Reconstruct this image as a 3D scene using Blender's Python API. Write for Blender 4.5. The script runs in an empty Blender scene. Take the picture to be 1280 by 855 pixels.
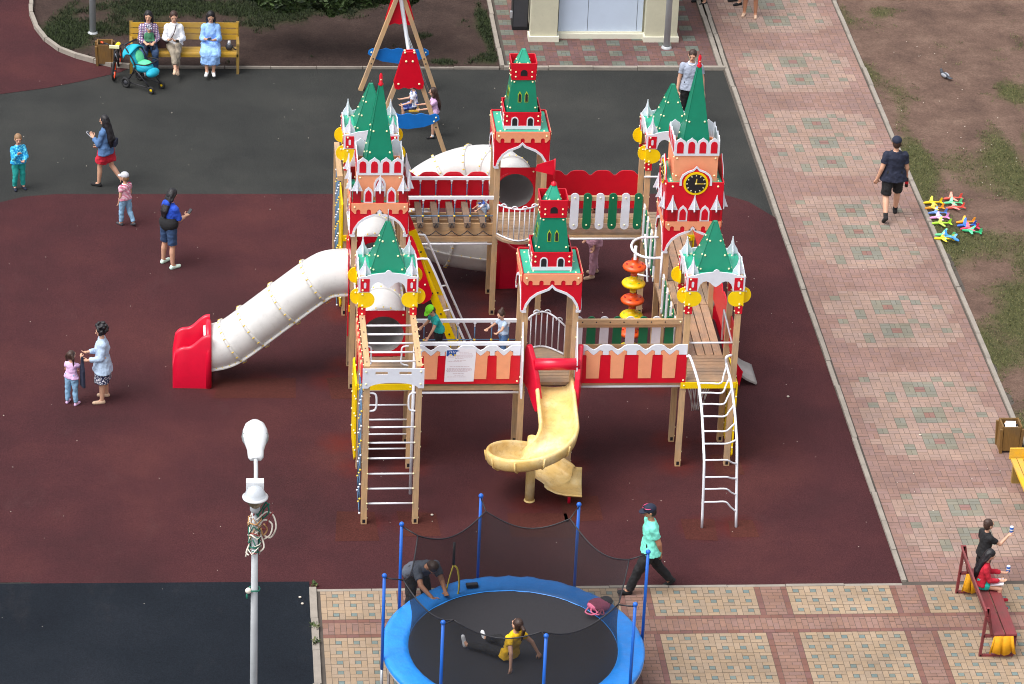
import bpy, bmesh, math, random
from math import sin, cos, pi, radians, hypot, atan2, sqrt
from mathutils import Vector, Matrix, noise
V = Vector
rnd = random.Random(7)
sc = bpy.context.scene
col = sc.collection

# ------------------------------------------------------------------ camera
FPX, CX, CY = 4432.4, 640.0, 427.5
PIT, ROL, YAW = radians(27.849), radians(-2.603), radians(6.094)
def cam_matrix():
    Rz = Matrix(((cos(YAW), -sin(YAW), 0), (sin(YAW), cos(YAW), 0), (0, 0, 1)))
    M = Matrix(((1, 0, 0), (0, sin(PIT), cos(PIT)), (0, -cos(PIT), sin(PIT))))
    Rr = Matrix(((cos(ROL), -sin(ROL), 0), (sin(ROL), cos(ROL), 0), (0, 0, 1)))
    return Rr @ M @ Rz
CM = cam_matrix()
CMT = CM.transposed()
def ray(px, py): return CMT @ V(((px - CX) / FPX, -(py - CY) / FPX, -1.0))
CAM = -ray(650, 583) * (4432.4 / 69)
def g(px, py, z=0.0):
    d = ray(px, py); t = (z - CAM.z) / d.z
    return CAM + d * t
def gy(px, py, y):
    d = ray(px, py); t = (y - CAM.y) / d.y
    return CAM + d * t
def gx(px, py, x):
    d = ray(px, py); t = (x - CAM.x) / d.x
    return CAM + d * t
cd = bpy.data.cameras.new('camera'); cam = bpy.data.objects.new('camera', cd); col.objects.link(cam)
cd.sensor_fit = 'HORIZONTAL'; cd.sensor_width = 36.0; cd.lens = FPX / 1280 * 36
cd.clip_start = 1.0; cd.clip_end = 1500
mw = CMT.to_4x4(); mw.translation = CAM
cam.matrix_world = mw
sc.camera = cam
sc.cycles.filter_width = 1.05

# ------------------------------------------------------------------ world, light
w = bpy.data.worlds.new('World'); sc.world = w; w.use_nodes = True
nt = w.node_tree; nt.nodes.clear()
out = nt.nodes.new('ShaderNodeOutputWorld'); bg = nt.nodes.new('ShaderNodeBackground')
sky = nt.nodes.new('ShaderNodeTexSky'); sky.sky_type = 'NISHITA'; sky.sun_disc = False
SUN_EL, SUN_AZ = radians(60), radians(205)      # azimuth of the sun, counter-clockwise from +X
sky.sun_elevation = SUN_EL; sky.sun_rotation = radians(90) - SUN_AZ
sky.dust_density = 4.0; sky.air_density = 1.0; sky.ozone_density = 1.0
hs = nt.nodes.new('ShaderNodeHueSaturation'); hs.inputs['Saturation'].default_value = 0.22
nt.links.new(sky.outputs[0], hs.inputs['Color']); nt.links.new(hs.outputs[0], bg.inputs[0])
bg.inputs[1].default_value = 0.15
nt.links.new(bg.outputs[0], out.inputs[0])
ld = bpy.data.lights.new('sun', 'SUN'); ld.energy = 1.25; ld.angle = radians(42); ld.color = (1.0, 0.955, 0.89)
lo = bpy.data.objects.new('sun', ld); col.objects.link(lo)
sd = V((cos(SUN_AZ) * cos(SUN_EL), sin(SUN_AZ) * cos(SUN_EL), sin(SUN_EL)))
lo.rotation_euler = sd.to_track_quat('Z', 'Y').to_euler(); lo.location = (0, 0, 60)
sc.view_settings.view_transform = 'Standard'; sc.view_settings.look = 'None'
sc.view_settings.gamma = 1.0; sc.view_settings.use_curve_mapping = False
sc.view_settings.exposure = 0.78

# ------------------------------------------------------------------ materials
def lin(h):
    h = h.lstrip('#'); o = []
    for i in (0, 2, 4):
        c = int(h[i:i + 2], 16) / 255
        o.append(c / 12.92 if c <= .04045 else ((c + .055) / 1.055) ** 2.4)
    return o
def newmat(name):
    m = bpy.data.materials.new(name); m.use_nodes = True
    n = m.node_tree; b = n.nodes['Principled BSDF']
    return m, n, b
def N(n, t, **kw):
    x = n.nodes.new(t)
    for k, v in kw.items(): setattr(x, k, v)
    return x
def noise_tex(n, scale, detail=4, rough=.6, vec=None, vscale=None):
    t = N(n, 'ShaderNodeTexNoise'); t.inputs['Scale'].default_value = scale
    t.inputs['Detail'].default_value = detail; t.inputs['Roughness'].default_value = rough
    tc = N(n, 'ShaderNodeTexCoord')
    if vscale:
        mp = N(n, 'ShaderNodeMapping'); mp.inputs['Scale'].default_value = vscale
        n.links.new(tc.outputs['Object'], mp.inputs[0]); n.links.new(mp.outputs[0], t.inputs['Vector'])
    else:
        n.links.new(tc.outputs['Object'], t.inputs['Vector'])
    return t
def ramp(n, src, stops):
    r = N(n, 'ShaderNodeValToRGB'); e = r.color_ramp.elements
    while len(e) < len(stops): e.new(.5)
    for k, (p, c) in enumerate(stops):
        e[k].position = p; e[k].color = (*c, 1) if len(c) == 3 else c
    n.links.new(src, r.inputs[0]); return r
def mixc(n, fac, a, b, blend='MIX'):
    m = N(n, 'ShaderNodeMix', data_type='RGBA', blend_type=blend)
    if isinstance(fac, (int, float)): m.inputs[0].default_value = fac
    else: n.links.new(fac, m.inputs[0])
    for k, s in ((6, a), (7, b)):
        if isinstance(s, (list, tuple)): m.inputs[k].default_value = (*s[:3], 1)
        else: n.links.new(s, m.inputs[k])
    return m.outputs[2]
def plain(name, hexc, rough=.5, var=.12, scale=6, bump=0.0, bscale=60, dirt=0.0, metal=0.0, spec=.5):
    """one paint, plastic or cloth with faint tone variation and, if asked, grime specks and bump"""
    m, n, b = newmat(name); c = lin(hexc) if isinstance(hexc, str) else list(hexc)
    t = noise_tex(n, scale)
    r = ramp(n, t.outputs[0], [(.3, [x * (1 - var) for x in c]), (.7, [min(1, x * (1 + var)) for x in c])])
    src = r.outputs[0]
    if dirt:
        d = noise_tex(n, 9, 8, .75); dr = ramp(n, d.outputs[0], [(.52, (0, 0, 0)), (.72, (dirt,) * 3)])
        src = mixc(n, dr.outputs[0], src, [x * .45 + .02 for x in c])
    if dirt:
        d3 = noise_tex(n, 2.2, 9, .8, vscale=(1, 1, .35)); r3 = ramp(n, d3.outputs[0], [(.58, (0, 0, 0)), (.76, (dirt * 1.8,) * 3)]); g_ = sum(c) / 3; src = mixc(n, r3.outputs[0], src, [x * .6 + g_ * .12 for x in c])
    n.links.new(src, b.inputs['Base Color'])
    b.inputs['Roughness'].default_value = rough; b.inputs['Metallic'].default_value = metal
    b.inputs['Specular IOR Level'].default_value = spec
    if bump:
        t2 = noise_tex(n, bscale, 3); bp = N(n, 'ShaderNodeBump'); bp.inputs['Strength'].default_value = bump
        bp.inputs['Distance'].default_value = .01
        n.links.new(t2.outputs[0], bp.inputs['Height']); n.links.new(bp.outputs[0], b.inputs['Normal'])
    return m
def wood(name, hexc, vs, var=.28, weather=0.0):
    m, n, b = newmat(name); c = lin(hexc)
    t = noise_tex(n, 7, 6, .65, vscale=vs)
    r = ramp(n, t.outputs[0], [(.25, [x * (1 - var) for x in c]), (.5, c), (.75, [min(1, x * (1 + var * .6)) for x in c])])
    src = r.outputs[0]
    t2 = noise_tex(n, 2.2, 4)
    r2 = ramp(n, t2.outputs[0], [(.4, (0, 0, 0)), (.7, (.45 + weather,) * 3)])
    g_ = sum(c) / 3
    src = mixc(n, r2.outputs[0], src, [g_ * .72, g_ * .62, g_ * .52])
    if weather:                                                   # pale scuffs where feet have worn the boards
        t3 = noise_tex(n, 14, 6, .8); r3 = ramp(n, t3.outputs[0], [(.60, (0, 0, 0)), (.70, (.55,) * 3)]); src = mixc(n, r3.outputs[0], src, (.55, .50, .44))
    n.links.new(src, b.inputs['Base Color']); b.inputs['Roughness'].default_value = .65
    bp = N(n, 'ShaderNodeBump'); bp.inputs['Strength'].default_value = .25; bp.inputs['Distance'].default_value = .008
    n.links.new(t.outputs[0], bp.inputs['Height']); n.links.new(bp.outputs[0], b.inputs['Normal'])
    return m
MT = {}
def M(k, *a, **kw):
    if k not in MT: MT[k] = plain(k, *a, **kw)
    return k
M('red', '#d00726', .36, .05, dirt=.07); M('dark_red', '#a5081e', .42, .06, dirt=.1); M('peach', '#efa078', .42, .05, dirt=.08)
M('white', '#dfe2ec', .42, .04, dirt=.12); M('green', '#0c7d60', .34, .06, dirt=.06); M('skylit_green', '#2ba586', .34, .08, dirt=.08)  # roof tops: spire green made paler, sky sheen put into the colour
M('picket_green', '#0f6f4b', .4, .06, dirt=.1)
M('yellow', '#f7d000', .38, .05, dirt=.08); M('gold', '#a9bf2c', .4, .05); M('black', '#1d1c22', .5, .1)
M('bolt', '#efe9b8', .35, .02); M('pipe', '#e6e8f0', .3, .03, dirt=.15); M('steel', '#a9adb5', .3, .06, metal=.6)
M('rope_blue', '#4f6e8e', .8, .15, 30); M('rope_dark', '#2a2a30', .8, .15, 30); M('clip', '#e8c64c', .4, .05)
M('orange', '#e2541c', .34, .07, dirt=.12); M('disc_yellow', '#efc60c', .34, .06, dirt=.12)
M('blue_board', '#1570c4', .4, .08, dirt=.12); M('tube_white', '#dddcdb', .36, .06, 2.5, dirt=.30); M('tube_red', '#d40f34', .3, .05, dirt=.06)
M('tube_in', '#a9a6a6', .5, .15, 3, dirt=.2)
MT['wood'] = wood('wood', '#c9a378', (5, 5, .5)); MT['wood_x'] = wood('wood_x', '#c7a277', (.5, 5, 5)); MT['wood_y'] = wood('wood_y', '#c7a277', (5, .5, 5))
MT['deck_x'] = wood('deck_x', '#a98c70', (.6, 6, 6), .3, .35); MT['deck_y'] = wood('deck_y', '#b39274', (6, .6, 6), .3, .3)
MT['old_log'] = wood('old_log', '#86705f', (5, .6, 5), .3, .3)
# worn moulded plastic of the yellow spiral slide
def worn_yellow():
    m, n, b = newmat('slide_yellow'); 
    t = noise_tex(n, 2.4, 6, .6); r = ramp(n, t.outputs[0], [(.3, lin('#d9b264')), (.52, lin('#e4c684')), (.72, lin('#efdcae'))])
    t2 = noise_tex(n, 11, 8, .75); d = ramp(n, t2.outputs[0], [(.5, (0, 0, 0)), (.7, (.55,) * 3)])
    n.links.new(mixc(n, d.outputs[0], r.outputs[0], lin('#b08a4e')), b.inputs['Base Color'])
    b.inputs['Roughness'].default_value = .4
    return m
MT['slide_yellow'] = worn_yellow()

# ------------------------------------------------------------------ mesh helpers
def basis(d):
    d = d.normalized(); a = V((0, 0, 1)) if abs(d.z) < .95 else V((0, 1, 0))
    u = d.cross(a).normalized(); return u, u.cross(d).normalized()
class MB:
    def __init__(s): s.bm = bmesh.new(); s.m = []
    def mi(s, k):
        if k not in s.m: s.m.append(k)
        return s.m.index(k)
    def face(s, vs, mat, smooth=False):
        try: f = s.bm.faces.new(vs)
        except ValueError: return None
        f.material_index = s.mi(mat); f.smooth = smooth; return f
    def v(s, p): return s.bm.verts.new(p)
    def box(s, c, d, mat, R=None):
        c = V(c); hx, hy, hz = d[0] / 2, d[1] / 2, d[2] / 2
        vs = []
        for z in (-hz, hz):
            for x, y in ((-hx, -hy), (hx, -hy), (hx, hy), (-hx, hy)):
                p = V((x, y, z)); vs.append(s.v(c + (R @ p if R else p)))
        for q in ((3, 2, 1, 0), (4, 5, 6, 7), (0, 1, 5, 4), (1, 2, 6, 5), (2, 3, 7, 6), (3, 0, 4, 7)): s.face([vs[i] for i in q], mat)
    def bb(s, x0, x1, y0, y1, z0, z1, mat): s.box(((x0 + x1) / 2, (y0 + y1) / 2, (z0 + z1) / 2), (x1 - x0, y1 - y0, z1 - z0), mat)
    def beam(s, p0, p1, w_, h, mat, up=(0, 0, 1)):
        p0, p1 = V(p0), V(p1); d = (p1 - p0); L = d.length; d.normalize()
        u = d.cross(V(up)); u = u.normalized() if u.length > 1e-4 else V((1, 0, 0)); k = u.cross(d)
        R = Matrix((u, d, k)).transposed()
        s.box((p0 + p1) / 2, (w_, L, h), mat, R)
    def tube(s, pts, r, mat, seg=8, closed=False, caps=True, smooth=True):
        pts = [V(p) for p in pts]; n = len(pts); rings = []; u = None
        for i, p in enumerate(pts):
            if closed: d = pts[(i + 1) % n] - pts[i - 1]
            else: d = pts[min(i + 1, n - 1)] - pts[max(i - 1, 0)]
            d.normalize()
            if u is None: u, k = basis(d)
            else: u = (u - d * u.dot(d)).normalized(); k = u.cross(d)
            k = d.cross(u)
            ri = r[i] if isinstance(r, (list, tuple)) else r
            rings.append([s.v(p + u * (ri * cos(2 * pi * j / seg)) + k * (ri * sin(2 * pi * j / seg))) for j in range(seg)])
        m_ = n if closed else n - 1
        for i in range(m_):
            a, b = rings[i], rings[(i + 1) % n]
            off = 0
            if closed and i == n - 1:
                off = min(range(seg), key=lambda o: (a[0].co - b[o].co).length)
            for j in range(seg): s.face([a[j], a[(j + 1) % seg], b[(j + 1 + off) % seg], b[(j + off) % seg]], mat, smooth)
        if caps and not closed:
            s.face(rings[0][::-1], mat); s.face(rings[-1], mat)
        return rings
    def prism(s, poly, O, U, W, t, mat, off=0.0):
        O, U, W = V(O), V(U), V(W); Nn = U.cross(W)
        a = [s.v(O + U * p[0] + W * p[1] + Nn * off) for p in poly]
        b = [s.v(O + U * p[0] + W * p[1] + Nn * (off + t)) for p in poly]
        s.face(a[::-1], mat); s.face(b, mat); n = len(poly)
        for i in range(n): s.face([a[i], a[(i + 1) % n], b[(i + 1) % n], b[i]], mat)
    def sheet(s, poly, z, mat): s.face([s.v((p[0], p[1], z)) for p in poly], mat)
    def bolt(s, p, nrm, r=.022, mat='bolt'):
        p = V(p); nrm = V(nrm).normalized(); u, k = basis(nrm); rr = []
        for h, f in ((0, 1), (.55, .85)):
            rr.append([s.v(p + nrm * (h * r) + (u * cos(j * pi / 3) + k * sin(j * pi / 3)) * (r * f)) for j in range(6)])
        t = s.v(p + nrm * r)
        for j in range(6):
            s.face([rr[0][j], rr[0][(j + 1) % 6], rr[1][(j + 1) % 6], rr[1][j]], mat, True)
            s.face([rr[1][j], rr[1][(j + 1) % 6], t], mat, True)
    def frustum(s, c, h0, h1, z0, z1, mat, cap=True, bolts=()):
        a = [s.v((c[0] + x * h0, c[1] + y * h0, z0)) for x, y in ((-1, -1), (1, -1), (1, 1), (-1, 1))]
        b = [s.v((c[0] + x * h1, c[1] + y * h1, z1)) for x, y in ((-1, -1), (1, -1), (1, 1), (-1, 1))]
        for i in range(4): s.face([a[i], a[(i + 1) % 4], b[(i + 1) % 4], b[i]], mat)
        if cap: s.face(b, mat)
        for f in bolts:                     # bolt rows near the four edges
            h = h0 + (h1 - h0) * f; z = z0 + (z1 - z0) * f; tilt = (h0 - h1) / (z1 - z0)
            for nx, ny in ((0, -1), (-1, 0), (1, 0), (0, 1)):
                for sg in (-1, 1):
                    o = (h - .045) * sg
                    s.bolt((c[0] + nx * h + (o if nx == 0 else 0), c[1] + ny * h + (o if ny == 0 else 0), z), (nx, ny, tilt), .02)
    def lathe(s, prof, c, mat, seg=20, axis=None, smooth=True, mats=None):
        c = V(c); ax = V(axis).normalized() if axis else V((0, 0, 1)); u, k = basis(ax); rings = []
        for r, h in prof:
            rings.append([s.v(c + ax * h + (u * cos(2 * pi * j / seg) + k * sin(2 * pi * j / seg)) * r) for j in range(seg)])
        for i in range(len(rings) - 1):
            for j in range(seg): s.face([rings[i][j], rings[i][(j + 1) % seg], rings[i + 1][(j + 1) % seg], rings[i + 1][j]], mats[i] if mats else mat, smooth)
    def ellipsoid(s, c, r, mat, seg=14, rin=8, R=None):
        c = V(c); rings = []
        for i in range(1, rin):
            a = pi * i / rin
            ring = []
            for j in range(seg):
                p = V((r[0] * sin(a) * cos(2 * pi * j / seg), r[1] * sin(a) * sin(2 * pi * j / seg), r[2] * cos(a)))
                ring.append(s.v(c + (R @ p if R else p)))
            rings.append(ring)
        pt, pb = V((0, 0, r[2])), V((0, 0, -r[2]))
        t = s.v(c + (R @ pt if R else pt)); b = s.v(c + (R @ pb if R else pb))
        for j in range(seg):
            s.face([t, rings[0][j], rings[0][(j + 1) % seg]], mat, True); s.face([b, rings[-1][(j + 1) % seg], rings[-1][j]], mat, True)
            for i in range(len(rings) - 1): s.face([rings[i][j], rings[i + 1][j], rings[i + 1][(j + 1) % seg], rings[i][(j + 1) % seg]], mat, True)
    def capsule(s, p0, p1, r0, r1, mat='skin', seg=10, caps=(True, True)):
        p0, p1 = V(p0), V(p1); d = p1 - p0
        if d.length < 1e-5: d = V((0, 0, 1e-3))
        d.normalize(); u, k = basis(d); rings = []
        def ring(c, r): return [s.v(c + (u * cos(2 * pi * j / seg) + k * sin(2 * pi * j / seg)) * r) for j in range(seg)]
        A = (80, 55, 27)
        if caps[0]: rings += [ring(p0 - d * (r0 * sin(radians(a))), r0 * cos(radians(a))) for a in A]
        rings += [ring(p0, r0), ring(p1, r1)]
        if caps[1]: rings += [ring(p1 + d * (r1 * sin(radians(a))), r1 * cos(radians(a))) for a in A[::-1]]
        for i in range(len(rings) - 1):
            for j in range(seg): s.face([rings[i][j], rings[i][(j + 1) % seg], rings[i + 1][(j + 1) % seg], rings[i + 1][j]], mat, True)
        s.face(rings[0][::-1], mat, True); s.face(rings[-1], mat, True)
    def build(s, name, parent=None, recalc=True):
        if recalc: bmesh.ops.recalc_face_normals(s.bm, faces=s.bm.faces)
        me = bpy.data.meshes.new(name); s.bm.to_mesh(me); s.bm.free()
        for k in s.m: me.materials.append(MT[k])
        o = bpy.data.objects.new(name, me); col.objects.link(o)
        if parent: o.parent = parent
        return o
def tag(o, label=None, cat=None, group=None, kind=None):
    if label: o['label'] = label
    if cat: o['category'] = cat
    if group: o['group'] = group
    if kind: o['kind'] = kind
    return o
def empty(name, loc=(0, 0, 0), parent=None):
    o = bpy.data.objects.new(name, None); col.objects.link(o); o.location = loc; o.empty_display_size = .3
    if parent: o.parent = parent
    return o
def arcpts(cx, cy, r, a0, a1, n): return [(cx + r * cos(radians(a0 + (a1 - a0) * i / n)), cy + r * sin(radians(a0 + (a1 - a0) * i / n))) for i in range(n + 1)]
def smooth_path(P, n=8):
    """Catmull-Rom through the points"""
    P = [V(p) for p in P]; Q = [P[0] * 2 - P[1]] + P + [P[-1] * 2 - P[-2]]; o = []
    for i in range(1, len(Q) - 2):
        a, b, c, d = Q[i - 1], Q[i], Q[i + 1], Q[i + 2]
        for k in range(n):
            t = k / n
            o.append(.5 * ((2 * b) + (c - a) * t + (2 * a - 5 * b + 4 * c - d) * t * t + (3 * b - a - 3 * c + d) * t ** 3))
    o.append(P[-1]); return o

def translucent(k, f):
    """thin moulded plastic lets some daylight through"""
    n = MT[k].node_tree; b = n.nodes['Principled BSDF']; t = N(n, 'ShaderNodeBsdfTranslucent'); mx = N(n, 'ShaderNodeMixShader'); mx.inputs[0].default_value = f
    t.inputs[0].default_value = (.72, .72, .72, 1); o = n.nodes['Material Output']; n.links.new(b.outputs[0], mx.inputs[1]); n.links.new(t.outputs[0], mx.inputs[2]); n.links.new(mx.outputs[0], o.inputs[0])
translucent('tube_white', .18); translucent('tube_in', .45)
# ================================================================== THE PLAY CASTLE
castle = tag(empty('play_castle'), 'large wooden play castle with red walls, green pointed spires, bridges and slides', 'playground')
SIDES = [((1, 0, 0), (0, -1, 0)), ((0, 1, 0), (1, 0, 0)), ((-1, 0, 0), (0, 1, 0)), ((0, -1, 0), (-1, 0, 0))]
ZU = (0, 0, 1)
DECK = 1.76
def post(par, x, y, z1, z0=0.0):
    b = MB(); b.box((x, y, (z0 + z1) / 2), (.1, .1, z1 - z0), 'wood')
    for z in (.12, .3, 1.55, 1.85, 2.55):
        if z0 < z < z1 - .1: b.bolt((x + .05, y - .02, z), (1, 0, 0), .017); 
    for z in (.07,): 
        if z0 == 0: b.box((x, y - .051, z), (.05, .006, .07), 'black')
    b.box((x, y, z1 + .006), (.085, .085, .012), 'wood')
    return b.build('post', par)
def tower_base(cx, cy, ztop, skirt=(0,), planks='x'):
    """the deck is the part's own mesh; everything else hangs under it"""
    b = MB(); n = 8
    for i in range(n):
        a = -.5 + i / n + .006; c = -.5 + (i + 1) / n - .006
        if planks == 'x': b.bb(cx - .48, cx + .48, cy + a, cy + c, DECK - .06, DECK, 'deck_x')
        else: b.bb(cx + a, cx + c, cy - .48, cy + .48, DECK - .06, DECK, 'deck_y')
    b.bb(cx - .4, cx + .4, cy - .4, cy + .4, DECK - .13, DECK - .065, 'old_log')
    for k in skirt:
        U, Nn = SIDES[k]; O = V((cx, cy, 0)) + V(Nn) * .505
        b.prism([(-.5, 1.63), (.5, 1.63), (.5, 1.75), (-.5, 1.75)], O, U, ZU, .02, 'yellow')
        for u in (-.44, .44): b.bolt(O + V(U) * u + V((0, 0, 1.69)) + V(Nn) * .02, Nn, .017)
    t = b.build('tower', castle)
    for sx in (-1, 1):
        for sy in (-1, 1): post(t, cx + .45 * sx, cy + .45 * sy, ztop)
    return t
def spire(par, cx, cy, h0, z0, h1, z1, bolts, name='spire', mat='green'):
    b = MB(); b.frustum((cx, cy), h0, h1, z0, z1, mat, True, bolts)
    for a in range(4):                                             # edge strips that catch the light
        sx, sy = ((-1, -1), (1, -1), (1, 1), (-1, 1))[a]
        b.tube([(cx + sx * h0, cy + sy * h0, z0), (cx + sx * h1, cy + sy * h1, z1)], .008, mat, 5, caps=False)
    return b.build(name, par)
# ---- corner pavilion: white arch boards with discs
def pavilion(cx, cy, skirt, planks='x', finial=False):
    t = tower_base(cx, cy, 3.86, skirt, planks)
    for k in range(4):
        U, Nn = SIDES[k]; U = V(U); Nn = V(Nn); O = V((cx, cy, 0)) + Nn * .505
        b = MB()
        inner = arcpts(.21, 3.60, .17, 0, 70, 6)
        right = [(.38, 3.60)] + [(.165 + .145 * cos(radians(a)), 3.62 + .17 * sin(radians(a))) for a in range(20, 161, 20)]
        half_in = [(.31, 3.59), (.305, 3.64), (.28, 3.72), (.23, 3.775), (.17, 3.79), (.11, 3.765), (.06, 3.715), (.02, 3.685), (0, 3.675)]
        half_out = [(.52, 3.59), (.52, 3.885), (.40, 3.90), (.25, 3.945), (.10, 3.965), (.055, 3.97), (.045, 4.0), (.0, 4.02)]
        # board = outer right up, over the top, outer left down, inner left, inner right
        poly = half_out + [(-x, z) for x, z in half_out[-2::-1]] + [(-x, z) for x, z in half_in] + half_in[-2::-1]
        b.prism(poly[::-1], O, U, ZU, .02, 'white')
        for sg in (-1, 1):
            a0, a1 = sorted((.33 * sg, .49 * sg))
            b.prism([(a0, 3.605), (a1, 3.605), (a1, 3.855), (a0, 3.855)], O, U, ZU, .006, 'red', .02)
            slot = [(.41 * sg + .022 * cos(radians(a)), (3.765 if 0 <= a <= 180 else 3.695) + .022 * sin(radians(a))) for a in range(0, 360, 30)]
            b.prism(slot, O, U, ZU, .005, 'white', .026)
            for z in (3.635, 3.83): b.bolt(O + U * (.45 * sg) + V((0, 0, z)) + Nn * .026, Nn, .02)
        b.build('arch_panel', t)
        for sg in (-1, 1):
            d = MB()
            circ = [(-.40 + .165 * cos(radians(a)), 3.44 + .155 * sin(radians(a))) for a in range(-140, 141, 14)]
            circ = [(max(x, -.52), z) for x, z in circ]
            circ = [(-.52, 3.50)] + [(-.52, 3.29)] + [p for p in circ if p[0] > -.52] + [(-.52, 3.59)]
            pl = [(x * (-sg), z) for x, z in circ]
            if sg == 1: pl = pl[::-1]
            d.prism(pl, O, U, ZU, .018, 'yellow')
            for z in (3.33, 3.55): d.bolt(O + U * (.45 * sg) + V((0, 0, z)) + Nn * .018, Nn, .02)
            # outward half disc, set back behind the front boards
            if k in (0, 2):
                c2 = [(.53 + .135 * cos(radians(a)), 3.46 + .155 * sin(radians(a))) for a in range(-110, 111, 14)]
                c2 = [(.502, c2[0][1])] + [p for p in c2 if p[0] > .502] + [(.502, c2[-1][1])]
                pl = [(x * sg, z) for x, z in c2]
                if sg == -1: pl = pl[::-1]
                d.prism(pl, O - Nn * .10, U, ZU, .018, 'yellow')
                d.bolt(O + U * (.57 * sg) + V((0, 0, 3.54)) - Nn * .08, Nn, .018)
            d.build('disc', t)
    for sx in (-1, 1):
        for sy in (-1, 1):
            c = MB(); x, y = cx + .45 * sx, cy + .45 * sy
            c.box((x, y, 3.21), (.125, .125, .16), 'red')
            for z in (3.16, 3.26): c.bolt((x, y - .0625, z), (0, -1, 0), .02); c.bolt((x - .0625, y, z), (-1, 0, 0), .02)
            c.build('collar', t)
    r = MB(); r.box((cx, cy, 3.845), (1.0, 1.0, .05), 'skylit_green')
    for sx in (-1, 1):
        for sy in (-1, 1): r.bolt((cx + .33 * sx, cy + .40 * sy, 3.87), (0, 0, 1), .02); r.bolt((cx + .40 * sx, cy + .33 * sy, 3.87), (0, 0, 1), .02)
    r.build('roof', t)
    spire(t, cx, cy, .315, 3.872, .032, 4.72, (.06, .33, .62))
    for sx in (-1, 1):
        for sy in (-1, 1):
            q = MB(); x, y = cx + .41 * sx, cy + .41 * sy
            tri = [(-.115, 3.872), (.115, 3.872), (.095, 3.96), (.035, 4.06), (0, 4.22), (-.035, 4.06), (-.095, 3.96)]
            q.prism(tri, (x, y + .009, 0), (1, 0, 0), ZU, .018, 'white'); q.prism([(u * .99, z - .001) for u, z in tri], (x - .009, y, 0), (0, 1, 0), ZU, .018, 'white')
            q.bolt((x, y - .01, 3.92), (0, -1, 0), .016)
            q.build('corner_gable', t)
    if finial:
        f = MB(); f.tube([(cx, cy, 4.7), (cx, cy, 4.96)], [.012, .008], 'steel', 6); f.build('finial', t)
    return t
OGEE = [(.455, 0.0), (.43, .10), (.36, .22), (.25, .31), (.12, .365), (.045, .40), (0, .455)]
def facade(t, cx, cy, hw, zb, zt, extra, post_top):
    """four red walls with an ogee arch opening and a white trim, one per side"""
    for k in range(4):
        U, Nn = SIDES[k]; U = V(U); Nn = V(Nn); e = .006 * (k % 2)
        O = V((cx, cy, 0)) + Nn * (hw - .0)
        b = MB(); w_ = hw - (.012 if k % 2 else -.012)
        arch = [(x, zb + z) for x, z in OGEE]
        poly = [(w_, zb), (w_, zt), (-w_, zt), (-w_, zb)] + [(-x, z) for x, z in arch] + arch[-2::-1]
        b.prism(poly, O, U, ZU, .018, 'red')
        # white trim
        ins = [(x - (.0 if i == 0 else .012), z - (.0 if i == 0 else .0)) for i, (x, z) in enumerate(arch)]
        outr = []
        for i, (x, z) in enumerate(arch):
            if i == len(arch) - 1: outr.append((0, z + .055))
            else:
                nx, nz = arch[i + 1][0] - x, arch[i + 1][1] - z; L = hypot(nx, nz); outr.append((x + nz / L * .045, z - nx / L * .045))
        rim = outr + [(-x, z) for x, z in outr[-2::-1]] + [(-x, z) for x, z in arch] + arch[-2::-1]
        b.prism(rim, O, U, ZU, .012, 'white', .018)
        for sg in (-1, 1):
            a0, a1 = sorted((sg * .44, sg * (w_ - .005)))
            b.prism([(a0, zb - .045), (a1, zb - .045), (a1, zb - .001), (a0, zb - .001)], O, U, ZU, .028, 'white')
            b.bolt(O + U * (sg * .455) + V((0, 0, zb + .06)) + Nn * .018, Nn, .02)
        extra(b, O, U, Nn, w_)
        b.build('wall_panel', t)
def peach_band(b, O, U, Nn, w_, z0, z1, off=.018, n=5):
    pts = [(-w_ + .01, z1), (-w_ + .01, z0 + .07), (-w_ + .07, z0)]; step = 2 * w_ / n * .92
    for i in range(n):
        c = (i - (n - 1) / 2) * step; r = step * .2
        pts += [(c - r, z0)] + [(c + r * cos(radians(a)), z0 + .05 + r * sin(radians(a))) for a in range(180, -1, -30)] + [(c + r, z0)]
    pts += [(w_ - .07, z0), (w_ - .01, z0 + .07), (w_ - .01, z1)]
    b.prism(pts, O, U, ZU, .012, 'peach', off)
    for sg in (-1, 1): b.bolt(O + U * (sg * (w_ - .07)) + V((0, 0, (z0 + z1) / 2 + .03)) + Nn * (off + .012), Nn, .02)
def arch_shape(c, z0, z1, hw, tip=.35):
    h = z1 - z0
    return [(c - hw, z0), (c + hw, z0), (c + hw, z0 + h * .62), (c + hw * .7, z0 + h * .82), (c + hw * .25, z0 + h * .93), (c, z1), (c - hw * .25, z0 + h * .93), (c - hw * .7, z0 + h * .82), (c - hw, z0 + h * .62)]
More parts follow.
